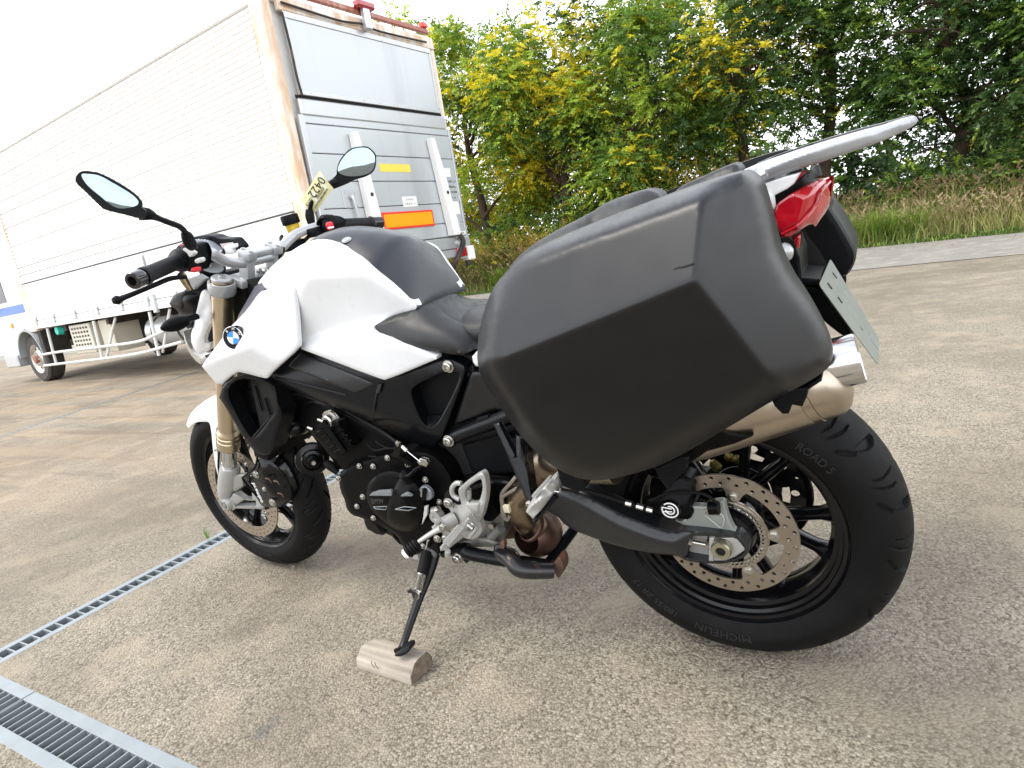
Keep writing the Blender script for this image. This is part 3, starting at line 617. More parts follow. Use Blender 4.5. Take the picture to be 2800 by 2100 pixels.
# ================================================================== motorcycle (all parts in the bike's own frame, leaning on its stand)
BK = thing('motorcycle', 'white and black naked motorcycle with hard side cases leaning on its side stand', 'motorcycle', (0, 0, 0), (-LEAN, 0, 0))
def pn(*a, **k): return panel(a[0], k.pop('par', BK), *a[1:], **k)
def V3(fr, a, b, y): return P(fr, a, b, y)
# ---- wheels
STEER = -0.02035; RK = rad(25); SU = Vector((-math.sin(RK), 0, math.cos(RK))); SN = Vector((math.cos(RK), 0, math.sin(RK)))
FA = Vector((1.526, 0, .2995)); SA0 = FA - SN * .044
SM = Matrix.Translation(SA0) @ Matrix.Rotation(STEER, 4, SU) @ Matrix.Translation(-SA0)
def steered(o):
    o.data.transform(SM); return o
def tyre_mesh(c, R, r, wd, rin, nseg, npat, front):
    """dense tyre with real tread grooves pressed into the rubber"""
    ths = np.concatenate([np.linspace(-2.25, -1.35, 9), np.linspace(-1.28, 1.28, 62), np.linspace(1.35, 2.25, 9)]); n = len(ths)
    ph = np.arange(nseg) / nseg * 2 * np.pi; PH, TH = np.meshgrid(ph, ths)
    s = PH / (2 * np.pi) * npat; v = TH / 1.28                       # v -1..1 across the tread
    dep = np.zeros_like(TH)
    for side in (-1, 1):
        a = v * side; ss = s + (0 if side > 0 else .5)
        for (off, sl, v0, v1, wdt, dd) in ((.0, .55, .10, .62, .075, .0045), (.40, .40, .30, .88, .022, .003), (.62, .30, .22, .80, .020, .003), (.80, .75, .66, .93, .05, .0035)):
            u = (ss + off - sl * a * (1 if front else -1) - .25 * np.sin(a * 2.4)) % 1.0; u = np.minimum(u, 1 - u)
            tt = np.clip((a - v0) / (v1 - v0), 0, 1); taper = np.sqrt(np.clip(4 * tt * (1 - tt), 0, 1)) * ((a > v0) & (a < v1))
            dep = np.maximum(dep, dd * np.clip((wdt * taper - u) / .007, 0, 1))
    dep = dep * 2.0; rr = r - dep
    rad_ = R + np.where(np.abs(TH) > 1.45, 0, 0) + rr * np.cos(TH); y = wd * np.sin(TH) * (1 - dep * 3)
    lo = np.abs(TH) > 1.5; rad_ = np.where(lo, R + (r * np.cos(1.5)) + (rin - R - r * np.cos(1.5)) * (np.abs(TH) - 1.5) / .75, rad_)
    y = np.where(lo, np.sign(TH) * (wd - (wd * .17) * ((np.abs(TH) - 1.5) / .75) ** 1.4), y)
    rad_ = np.where(np.abs(np.abs(TH) - 1.42) < .06, rad_ - .0008, rad_)
    X = c[0] + rad_ * np.cos(PH); Zz = c[2] + rad_ * np.sin(PH); Y = c[1] + y
    V = np.stack([X, Y, Zz], -1).reshape(-1, 3); idx = np.arange(n * nseg).reshape(n, nseg); nx_ = np.roll(idx, -1, 1)
    Fq = np.stack([idx[:-1], nx_[:-1], nx_[1:], idx[1:]], -1).reshape(-1, 4)
    me = bpy.data.meshes.new('m'); me.vertices.add(len(V)); me.vertices.foreach_set('co', V.ravel()); me.loops.add(Fq.size); me.loops.foreach_set('vertex_index', Fq.ravel())
    me.polygons.add(len(Fq)); me.polygons.foreach_set('loop_start', np.arange(0, Fq.size, 4)); me.polygons.foreach_set('loop_total', np.full(len(Fq), 4)); me.update(); return me
def rim_geo(c, hw, rl, rb):
    half = [(rl, -hw), (rl + .004, -hw + .003), (rl + .002, -hw + .010), (rl - .012, -hw + .014), (rb + .006, -hw + .030), (rb, -hw + .045)]
    inner = [(rb - .005, -hw + .045), (rb - .005, -hw + .034), (rb + .003, -hw + .031), (rb + .004, -hw + .020), (rl - .018, -hw + .017), (rl - .016, -hw + .010), (rl - .009, -hw + .008), (rl - .006, -hw + .002)]
    pr = half + [(r, -h) for r, h in half[::-1]] + [(r, -h) for r, h in inner] + [(rb - .012, .012), (rb - .012, -.012)] + inner[::-1]
    return lathe_geo(pr, c, (0, 1, 0), 96, True)
def spoke(c, a0, r0, a1, r1, y0, y1, w0, w1, t):
    p0 = Vector((math.cos(a0) * r0, y0, math.sin(a0) * r0)); p1 = Vector((math.cos(a1) * r1, y1, math.sin(a1) * r1)); d = (p1 - p0).normalized(); n = d.cross(Vector((0, 1, 0))).normalized()
    vs = []; N = 6
    for i in range(N + 1):
        k = i / N; q = p0.lerp(p1, k); ww = w0 + (w1 - w0) * k + .010 * max(0, k - .82) / .18 + .006 * max(0, .15 - k) / .15
        for (sx, sy) in ((-1, -.6), (-.75, -1), (.75, -1), (1, -.6), (1, .6), (.55, 1), (.2, .62), (-.2, .62), (-.55, 1), (-1, .6)): vs.append(Vector(c) + q + n * sx * ww + Vector((0, 1, 0)) * sy * t)
    k = 10; fs = [(i * k + j, i * k + (j + 1) % k, (i + 1) * k + (j + 1) % k, (i + 1) * k + j) for i in range(N) for j in range(k)] + [tuple(range(k)), tuple(range(N * k, N * k + k))[::-1]]
    return vs, fs
def disc_mesh(c, ro, ri, th, nh, arms, hub, a_off, hr=.0042, rows=2):
    """brake disc: ring with real through holes, carrier arms"""
    out = [(ro * math.cos(2 * math.pi * i / 96), ro * math.sin(2 * math.pi * i / 96)) for i in range(96)]
    hs = []; inn = []
    for i in range(180):
        a = 2 * math.pi * i / 180 ; k = abs(((a - a_off) / (2 * math.pi) * arms + .5) % 1 - .5) * 2; inn.append((a, ri if k > .30 else (ri - (ri - hub) * (1 if k < .2 else (.30 - k) / .10))))
    hs.append([(r * math.cos(a), r * math.sin(a)) for a, r in inn])
    for i in range(nh):
        a = 2 * math.pi * i / nh; 
        for j in range(rows):
            r = ri + (ro - ri) * ((.30, .72)[j] if rows == 2 else (.22, .5, .78)[(i * 2 + j) % 3]); aa = a + j * math.pi / nh
            hs.append([(r * math.cos(aa) + hr * math.cos(t), r * math.sin(aa) + hr * math.sin(t)) for t in [k * math.pi / 4 for k in range(8)]])
    pts = [Vector(p) for p in out]; ed = [(i, (i + 1) % 96) for i in range(96)]
    for h in hs: n = len(pts); pts += [Vector(p) for p in h]; ed += [(n + i, n + (i + 1) % len(h)) for i in range(len(h))]
    r = delaunay_2d_cdt(pts, ed, [list(range(96))], 1, 1e-7); vv = np.array([tuple(v) for v in r[0]]); fs = [tuple(f) for f in r[2]]
    cen = np.array([vv[list(f)].mean(0) for f in fs]); keep = np.hypot(*cen.T) < ro
    keep &= ~inside(cen, hs[0])
    for h in hs[1:]:
        hc = np.mean(h, 0); keep &= np.hypot(*(cen - hc).T) > hr * .9
    fs = [f for f, k in zip(fs, keep) if k]; n = len(vv)
    V = [(c[0] + v[0], c[1] + th, c[2] + v[1]) for v in vv] + [(c[0] + v[0], c[1] - th, c[2] + v[1]) for v in vv]
    ec = {}
    for f in fs:
        for i in range(len(f)): e = tuple(sorted((f[i], f[i - 1]))); ec[e] = ec.get(e, 0) + 1
    return V, fs + [tuple(i + n for i in f[::-1]) for f in fs] + [(a, b, b + n, a + n) for (a, b), k in ec.items() if k == 1]
def arc_text(c, s, size, R, ang, y, m, par, flip=False, nm='lettering'):
    def bend(v):
        a = ang + v.x / R; rr = R + v.y
        return Vector((c[0] + rr * math.cos(a), y + (v.z if 1 else 0), c[2] + rr * math.sin(a)))
    return text(nm, s, (0, 0, 0), (1, 0, 0), (0, 0, 1), size, m, par, .0006, bend)
TLET = mat('raised_rubber_letters', (.022, .022, .024), .45, spec=.25)
RA = Vector((0, 0, .3145))
# rear wheel
rw = obj('rear_wheel', *join([rim_geo(RA, .076, .2205, .192)] + [spoke(RA, rad(a - 4), .045, rad(a + s * 14), .186, .0, .0, .012, .0085, .016) for a in (189, 117, 45, -27, -99) for s in (-1, 1)]
                              + [lathe_geo([(0, -.075), (.05, -.075), (.055, -.02), (.062, -.018), (.062, .018), (.055, .02), (.048, .072), (0, .072)], RA, (0, 1, 0), 32)]), GLOSSB, BK)
ty = link('tyre', tyre_mesh(RA, .2465, .068, .090, .216, 900, 15, False), RUB, rw, 28)
for (s, a) in (('MICHELIN', -82), ('180/55 ZR 17', -46), ('ROAD 5', 134)):
    arc_text(RA, s, .021 if s != 'MICHELIN' else .026, .2450, rad(a), .0893, TLET, rw)
bd = obj('rear_brake_disc', *disc_mesh(RA + Vector((0, .080, 0)), .1325, .1045, .0025, 24, 5, .078, rad(104)), DISC, rw, 30)
# carrier + sensor ring
def ring_slots(c, ro, ri, th, n):
    gs = [lathe_geo([(ro, -th), (ro, th), (ro - .004, th), (ro - .004, -th)], c, (0, 1, 0), 72, True), lathe_geo([(ri + .003, -th), (ri + .003, th), (ri, th), (ri, -th)], c, (0, 1, 0), 72, True)]
    for i in range(n):
        a = 2 * math.pi * i / n; rm = (ro + ri) / 2; e = Vector((math.cos(a), 0, math.sin(a))); tt = Vector((-math.sin(a), 0, math.cos(a)))
        gs.append(box_geo(c + e * rm, e * ((ro - ri) / 2), tt * .0016, (0, th, 0)))
    return join(gs)
obj('disc_carrier', *disc_mesh(RA + Vector((0, .0795, 0)), .0785, .073, .002, 0, 5, .0725, 0), DISC, rw, 30)
obj('sensor_ring', *ring_slots(RA + Vector((0, .083, 0)), .0735, .0625, .0015, 48), STEEL, rw, 20)
for k in range(5): a = rad(104 + 72 * k); bolt(rw, RA + Vector((math.cos(a) * .087, .0825, math.sin(a) * .087)), r=.008, h=.005)
lathe('hub', [(0, .0), (.030, .0), (.034, .03), (.05, .035), (.055, .06), (.058, .062)], RA + Vector((0, .125, 0)), (0, -1, 0), GLOSSB, rw, 32)
# sprocket and chain on the far side
sp = []; N = 47
for i in range(N * 4): a = 2 * math.pi * i / (N * 4); r = .128 + (.0, .004, .004, .0)[i % 4]; sp.append((r * math.cos(a), r * math.sin(a)))
pts = [Vector(p) for p in sp]; ed = [(i, (i + 1) % len(sp)) for i in range(len(sp))]; hs = []
for i in range(10):
    a = 2 * math.pi * i / 10; hs.append([(.107 * math.cos(a) + .009 * math.cos(t), .107 * math.sin(a) + .009 * math.sin(t)) for t in [k * math.pi / 6 for k in range(12)]])
    a += math.pi / 10; hs.append([(.118 * math.cos(a) + .004 * math.cos(t), .118 * math.sin(a) + .004 * math.sin(t)) for t in [k * math.pi / 4 for k in range(8)]])
    if i % 2: b = a - .26; hs.append([(r * math.cos(b + t), r * math.sin(b + t)) for r, t in ((.098, -.22), (.098, 0), (.098, .22), (.084, .22), (.080, 0), (.084, -.22))])
hs.append([(.062 * math.cos(t), .062 * math.sin(t)) for t in [k * math.pi / 16 for k in range(32)]])
for h in hs: n = len(pts); pts += [Vector(p) for p in h]; ed += [(n + i, n + (i + 1) % len(h)) for i in range(len(h))]
r = delaunay_2d_cdt(pts, ed, [list(range(len(sp)))], 1, 1e-7); vv = np.array([tuple(v) for v in r[0]]); fs = [tuple(f) for f in r[2]]; cen = np.array([vv[list(f)].mean(0) for f in fs])
keep = inside(cen, sp)
for h in hs: keep &= ~inside(cen, h)
fs = [f for f, k in zip(fs, keep) if k]; n = len(vv); V = [(v[0], -.088, .3145 + v[1]) for v in vv] + [(v[0], -.095, .3145 + v[1]) for v in vv]
obj('sprocket', V, fs + [tuple(i + n for i in f[::-1]) for f in fs], GLOSSB, rw, 0)
ch = [(.135 * math.cos(a), -.0915, .3145 + .135 * math.sin(a)) for a in np.linspace(rad(80), rad(280), 22)] + [(.3, -.0915, .235), (.56, -.0915, .30), (.585, -.0915, .34), (.56, -.0915, .375), (.3, -.0915, .42)]
tube('chain', ch, .008, ENG, BK, 8, 1)
lathe('carrier', [(0, 0), (.04, 0), (.06, .012), (.06, .03)], RA + Vector((0, -.1, 0)), (0, 1, 0), GLOSSB, rw, 32)
# front wheel
fw = steered(obj('front_wheel', *join([rim_geo(FA, .052, .2205, .196)] + [spoke(FA, rad(a), .035, rad(a + s * 14), .190, .0, .0, .010, .007, .012) for a in (-74 + 72 * k for k in range(5)) for s in (-1, 1)]
                              + [lathe_geo([(0, -.06), (.035, -.06), (.04, -.02), (.045, 0), (.04, .02), (.035, .06), (0, .06)], FA, (0, 1, 0), 28)]), GLOSSB, BK))
steered(link('tyre', tyre_mesh(FA, .2365, .063, .060, .216, 900, 17, True), RUB, fw, 28))
for (s, a) in (('MICHELIN', -84), ('120/70 ZR 17', -48), ('ROAD 5', 110)): steered(arc_text(FA, s, .017 if s != 'MICHELIN' else .021, .2370, rad(a), .0596, TLET, fw))
steered(obj('front_brake_disc', *disc_mesh(FA + Vector((0, .066, 0)), .160, .126, .0022, 42, 5, .110, rad(-74), .0034), mat('front_disc_steel', (.44, .37, .30), .36, metal=.8, var=(8, .12)), fw, 30))
steered(obj('front_brake_disc', *disc_mesh(FA + Vector((0, -.066, 0)), .160, .126, .0022, 42, 5, .110, rad(-74), .0034), DISC, fw, 30))
steered(obj('disc_carrier', *join([spoke(FA, rad(a + s * 16), .035, rad(a), .106, .055, .066, .007, .006, .004) for a in (-74 + 72 * k for k in range(5)) for s in (-1, 1)]), FRAMEB, fw))
for k in range(5): a = rad(-74 + 72 * k); steered(lathe('disc_bobbin', [(0, .010), (.006, .010), (.008, .006), (.013, .005), (.0135, -.003)], FA + Vector((math.cos(a) * .110, .066, math.sin(a) * .110)), (0, 1, 0), STEEL, fw, 18))
# ---- fork
cT = P('H1', 586, 880, .104); cB = P('H4', 558, 560, .104); fd = (cB - cT).normalized()
rod = lambda s: cT + fd * s; LT = (cB - cT).length
for sg in (1, -1):
    def fm(v): return Vector((v.x, v.y * sg, v.z))
    o = lathe('fork_tube', [(.0255, 0.012), (.0275, .014), (.0275, LT - .075), (.0275, LT - .07), (.0325, LT - .062), (.0325, LT - .055), (.031, LT - .053), (.031, LT - .05), (.0325, LT - .048), (.0325, LT - .04), (.031, LT - .038), (.031, LT - .035), (.0325, LT - .033), (.0325, LT - .006), (.028, LT), (.021, LT)], fm(cT), fm(fd), GOLD, BK, 40)
    lathe('fork_cap', [(0, -.006), (.008, -.006), (.0085, -.001), (.024, -.001), (.026, .001), (.026, .006)], fm(cT), fm(fd), SILVER, o, 32)
    lathe('cap_ring', [(.0262, .005), (.0262, .013), (.025, .013)], fm(cT), fm(fd), GOLD, o, 32)
    lathe('cap_nut', [(0, -.0075), (.008, -.0075), (.0085, -.004)], fm(cT), fm(fd), STEEL, o, 6)
    lathe('fork_slider', [(.0215, LT - .01), (.0215, LT + .11)], fm(cT), fm(fd), CHROME, BK, 32)
    lathe('yoke_clamp', [(.029, .011), (.0345, .012), (.0355, .018), (.0355, .040), (.033, .044), (.029, .044)], fm(cT), fm(fd), SILVER, BK, 36)
ra_ = P('H4', 560, 1200, .108)
for sg in (1, -1):
    m_ = lambda v: Vector((v.x, v.y * sg, v.z)); q0 = cT + fd * (LT + .085); q1 = ra_ + Vector((0, 0, .03))
    o = tube('axle_clamp', [m_(q0 - fd * .018), m_(q0), m_(q0.lerp(q1, .5)), m_(q1), m_(ra_)], [.029, .031, .030, .024, .020], ALLOY, BK, 20, 5)
    lathe('axle_boss', [(0, .016), (.014, .016), (.0155, .022), (.019, .022), (.024, .016), (.026, 0), (.026, -.03), (0, -.03)], m_(ra_), (0, sg, 0), ALLOY, o, 28)
    lathe('axle_end', [(0, .017), (.006, .017), (.006, .021), (.0125, .022), (.0135, .018)], m_(ra_ + Vector((0, .002, 0))), (0, sg, 0), STEEL, o, 20)
lc = [o for o in BK.children if o.name.startswith('axle_clamp')][0]
pn('caliper_bracket', ALLOY, [(640, 880, .112), (760, 880, .110), (790, 890, .10), (740, 930, .10), (730, 985, .10), (745, 1010, .10), (610, 1100, .108), (560, 1020, .118), (560, 900, .118)], fr='H4', thick=.016, edge=.004, res=6, curve=1)
pn('caliper_bracket', ALLOY, [(610, 1100, .115), (660, 1110, .112), (740, 1165, .105), (840, 1180, .100), (835, 1060, .095), (850, 1050, .095), (935, 1215, .095), (980, 1265, .095), (960, 1295, .095), (900, 1290, .097), (650, 1285, .112), (600, 1310, .115), (570, 1260, .118), (560, 1180, .118)],
   fr='H4', thick=.018, edge=.004, res=6, holes=[[(640, 1250, .11), (740, 1180, .105), (880, 1190, .10), (890, 1250, .10)]])
# caliper
cal = pn('brake_caliper', GLOSSB, [(890, 705, .108), (960, 660, .10), (1060, 690, .095), (1180, 800, .09), (1290, 960, .085), (1340, 1120, .085), (1290, 1200, .088), (1180, 1270, .09), (1000, 1275, .098), (930, 1210, .102), (860, 1060, .106), (800, 1010, .108), (765, 985, .11), (760, 930, .11), (850, 900, .11), (870, 800, .11)],
   [(1000, 1000, .118), (1120, 1150, .112), (960, 820, .115)], fr='H4', back=.055, edge=.006, res=6, curve=1)
tb_ = P('H4', 870, 985, .119); te = P('H4', 962, 1185, .114); text('lettering', 'brembo', tb_.lerp(te, .5) + Vector((0, .004, 0)), te - tb_, (0.93, 0, .2), .0225, SIGNW, cal, .0008)
for (a, b, r) in ((885, 868, .010), (1085, 1212, .010), (990, 1048, .006), (770, 748, .005)): bolt(cal, P('H4', a, b, .114), r=r, h=.006)
gr_ = obj('caliper_rust', *join([tube_geo([P('H4', a, b, .120), P('H4', a + 45, b + 12, .121), P('H4', a + 70, b + 50, .120)], .0025, 6, 3) for a, b in ((1000, 920), (1100, 950), (1150, 1100))]), RUSTM, cal)
tube('brake_hose', [P('H4', 990, 1240, .09), P('H4', 740, 950, .118), P('H4', 760, 885, .122), P('H4', 860, 800, .12), P('H4', 895, 720, .11), P('H4', 900, 640, .08)], .0035, RUB, BK, 8)
tube('sensor_cable', [P('H4', 480, 1000, .10), P('H4', 430, 800, .10), P('H4', 440, 560, .10), P('H4', 430, 420, .09)], .003, RUB, BK, 8)
# front mudguard: crescent over the tyre plus the left stay
def fender():
    vs, fs = [], []; A = np.linspace(rad(52), rad(150), 20); prof = [(-.072, -.045), (-.070, -.015), (-.052, .008), (-.02, .016), (0, .018), (.02, .016), (.052, .008), (.070, -.015), (.072, -.045)]
    for i, a in enumerate(A):
        k = i / 19; g = min(1, .35 + 2.2 * k) * min(1, .7 + 1.5 * (1 - k))
        for (y, h) in prof: rr = .303 + h * (1 if h > 0 else g) + .0; vs.append(Vector((FA.x + rr * math.cos(a), y * (.72 + .28 * min(1, g)), FA.z + rr * math.sin(a))))
    k = len(prof); n = len(vs); vs += [v + (Vector((FA.x, v.y * .0, FA.z)) - v).normalized() * .003 for v in vs]
    for i in range(19):
        for j in range(k - 1): a = i * k + j; fs += [(a, a + 1, a + k + 1, a + k), (a + n, a + k + n, a + k + 1 + n, a + 1 + n)]
        for j in (0, k - 1): a = i * k + j; fs.append((a, a + k, a + k + n, a + n))
    for i in (0, 19):
        for j in range(k - 1): a = i * k + j; fs.append((a, a + 1, a + 1 + n, a + n))
    return vs, fs
steered(obj('front_mudguard', *fender(), WHITE, BK))
pn('mudguard_side', WHITE, [(120, 165, .060), (190, 90, .060), (310, 0, .060), ('Z4', 268, 495, .062), ('Z4', 262, 600, .075), (445, 280, .080), (400, 330, .082), (410, 560, .086), (468, 905, .090), (465, 930, .090), (432, 935, .09), (370, 640, .086), (340, 300, .080), (310, 228, .074), (150, 205, .062)], fr='H4', thick=.004, edge=.003, res=6, curve=1)
for (a, b) in ((388, 580), (425, 865)): bolt(BK, P('H4', a, b, .089), r=.003, h=.002)
# ---- yokes, bars, controls
STC = lambda s, f=0: SA0 + SU * s + SN * f
pn('upper_yoke', SILVER, [('H1', 700, 1000, .085), ('H1', 810, 985, .075), ('H1', 1085, 905, .02), ('H1', 1180, 870, 0), ('H1', 1200, 845, -.01), ('H1', 1040, 795, .0), ('H1', 820, 880, .07), ('H1', 700, 960, .08)], thick=.02, edge=.003, res=6)
def ybox(c, hx, hy, hz, m, nm, b=.004, par=BK):
    R = Matrix((SN, (0, 1, 0), SU)).transposed(); return box(nm, c, hx, hy, hz, m, par, R, b)
yc0 = cT + fd * .027; yk = ybox(Vector((yc0.x - .018, 0, yc0.z + .004)), .030, .078, .011, SILVER, 'upper_yoke_bridge', .005)
lathe('steering_nut', [(0, .008), (.012, .008), (.014, .004), (.019, .003), (.02, -.004)], P('H1', 1220, 770, .0), SU, STEEL, BK, 24)
for sg in (1, -1):
    b0 = Vector((P('H1', 975, 640, .045).x, .045 * sg, P('H1', 975, 640, .045).z))
    ybox(b0 + SU * -.030 + SN * .002, .017, .013, .034, SILVER, 'bar_riser', .004)
    ybox(b0 + SU * .019, .022, .014, .012, SILVER, 'bar_clamp', .004)
    for f in (-.014, .014): bolt(BK, b0 + SU * .031 + SN * f, SU, r=.0055, h=.003)
bc = P('H1', 975, 640, .045); bc.y = 0
ybox(bc + SU * .018, .014, .045, .009, SILVER, 'bar_clamp_bridge', .005)
# handlebar path measured left, mirrored right
L_in = P('H1', 700, 640, .10); L_b1 = P('H1', 520, 570, .135); L_b2 = P('H1', 400, 510, .165); L_sw = P('H2', 1500, 1215, .205); L_end = P('H2', 800, 1545, .395)
hb = [Vector((bc.x, 0, bc.z)), Vector((bc.x, .055, bc.z)), L_in, L_b1, L_b2, L_sw, L_end]
mir = lambda v: Vector((v[0], -v[1], v[2]))
R_in, R_b, R_b2, R_sw, R_end = P('H1', 1480, 440, -.095), P('H1', 1640, 280, -.14), P('H1', 1760, 200, -.17), P('H3', 330, 1040, -.225), P('H3', 1085, 1010, -.400)
tube('handlebar', [R_sw, R_b2, R_b, R_in, Vector((bc.x, -.055, bc.z))] + hb[1:6], [.0112] + [.014] * 8 + [.0112], SILVER, BK, 16, 6)
def grip(a, b, sg):
    ax = (b - a).normalized(); L = (b - a).length
    pr = [(.012, -.02), (.027, -.018), (.0285, 0.0), (.025, .012), (.018, .020)] + [(.0172 + (.0006 if k % 2 else 0), .022 + (L * .72 - .022) * k / 26) for k in range(27)] + [(.020, L * .73), (.0205, L * .76), (.019, L * .775), (.019, L * .80)]
    o = lathe('handlebar_grip', pr, a, ax, GRIP, BK, 28)
    lathe('bar_end_weight', [(.0165, L * .80), (.0175, L * .81), (.0185, L * .86), (.0185, L * .985), (.0165, L), (.0105, L), (.009, L - .006), (.009, L - .02), (0, L - .02)], a, ax, mat('bar_end_black', (.012, .012, .014), .22, coat=.6), o, 28); return o
grip(P('H2', 1390, 1290, .235), L_end, 1); grip(P('H3', 500, 1040, -.265), R_end, -1)
# left switch housing
def housing(c, ax, r, h, m=BLK, nm='switch_housing', par=BK): return lathe(nm, [(.012, -h), (r * .8, -h), (r, -h + .006), (r * 1.06, 0), (r, h - .006), (r * .75, h), (.012, h)], c, ax, m, par, 24)
swc = P('H2', 1520, 1225, .205); axL = (L_end - swc).normalized()
sw = housing(swc, axL, .031, .022)
pn('switch_cover', BLK, [(1390, 1110, .245), (1470, 1090, .24), (1570, 1100, .235), (1650, 1170, .22), (1690, 1240, .215), (1690, 1300, .215), (1630, 1390, .225), (1600, 1420, .23), (1500, 1440, .24), (1440, 1400, .25), (1500, 1330, .25), (1480, 1240, .25), (1400, 1180, .25)], [(1540, 1230, .252)], fr='H2', back=.2, edge=.004, res=5, curve=1)
def button(fr, pl_, m, y, nm='switch_button', par=sw): return panel(nm, par, m, [(a, b, y) for a, b in pl_], fr=fr, thick=.008, edge=.002, res=4, curve=1, smooth=0)
button('H2', [(1405, 1160), (1440, 1135), (1555, 1190), (1560, 1215), (1510, 1255), (1490, 1245), (1470, 1205)], GREYB, .2595)
button('H2', [(1550, 1285), (1620, 1255), (1650, 1270), (1655, 1310), (1575, 1335)], GREYB, .2575)
button('H2', [(1510, 1400), (1530, 1380), (1600, 1372), (1605, 1420), (1580, 1440), (1515, 1435)], REDB, .257)
button('H2', [(1370, 1118), (1430, 1085), (1440, 1100), (1385, 1128)], REDB, .262)
tube('clutch_perch', [P('H2', 1400, 1470, .26), P('H2', 1450, 1560, .245), P('H2', 1500, 1640, .235)], [.010, .009, .006], mat('brass_lever', (.33, .26, .16), .3, metal=1), BK, 10)
tube('clutch_lever', [P('Z3', 800, 790, .26), P('Z3', 700, 800, .29), P('Z3', 600, 840, .33), P('Z3', 480, 890, .375), P('Z3', 378, 930, .405)], [.006, .0075, .0075, .0075, .009], BLK, BK, 12, 6, (1, .75))
lathe('lever_ball', [(0, -.010), (.007, -.0085), (.0105, 0), (.007, .0085), (0, .010)], P('Z3', 377, 930, .405), (0, 1, 0), BLK, BK, 16)
# right controls
swr = P('H3', 430, 1040, -.235); axR = (R_end - P('H3', 500, 1040, -.265)).normalized(); sr = housing(swr, axR, .029, .022)
pn('switch_cover', BLK, [(280, 1010, -.20), (330, 950, -.20), (440, 950, -.22), (530, 990, -.245), (560, 1060, -.25), (540, 1110, -.25), (460, 1130, -.24), (300, 1110, -.22)], fr='H3', thick=.04, edge=.004, res=5, curve=1)
button('H3', [(388, 1012), (460, 1000), (482, 1090), (420, 1110)], REDB, -.195, par=sr); button('H3', [(420, 1068), (472, 1055), (480, 1082), (430, 1092)], SIGNW, -.1935, par=sr)
tube('brake_lever', [P('H3', 330, 1110, -.25), P('H3', 560, 1120, -.30), P('H3', 900, 1080, -.37)], .007, BLK, BK, 10)
# reservoir
rc = P('Z3', 1432, 470, -.20); rs = lathe('fluid_reservoir', [(0, -.032), (.014, -.032), (.018, -.028), (.021, .005), (.021, .006)], rc, (0, .05, 1), YFL, BK, 28)
lathe('fluid', [(0, -.029), (.013, -.029), (.017, -.026), (.0185, -.012), (0, -.012)], rc, (0, .05, 1), mat('fluid_amber', (.55, .36, .0), .1), rs, 24)
lathe('reservoir_lid', [(.021, -.001), (.0255, .0), (.0265, .005), (.0265, .022), (.0245, .027), (.019, .028), (0, .027)], rc, (0, .05, 1), BLK, rs, 32)
tube('reservoir_stalk', [rc + Vector((0, 0, -.03)), rc + Vector((-.01, -.01, -.055)), P('H1', 1900, 260, -.2)], .006, BLK, BK, 10)
box('master_cylinder', P('Z3', 1440, 600, -.16), .02, .035, .014, BLK, BK, None, .005); box('master_cylinder', P('H1', 2010, 190, -.2), .018, .02, .013, BLK, BK, None, .004)
tube('brake_hose', [P('H1', 1500, 250, -.17), P('H1', 1480, 300, -.15), P('H1', 1520, 430, -.10), P('H1', 1500, 500, -.06), P('H1', 1350, 700, -.04)], .005, RUB, BK, 8)
# mirrors
def mirror(outl, glass, yo, n_in, stem, fr, nm='mirror_housing'):
    hs = pn(nm, BLK, [(a, b, y) for a, b, y in outl], fr=fr, back=None, thick=.024, edge=.010, res=5, curve=2, smooth=4)
    g = panel('mirror_glass', hs, MIRR, [(a, b, y) for a, b, y in glass], fr=fr, thick=.002, edge=.0, res=6, curve=2, smooth=0)
    return hs, g
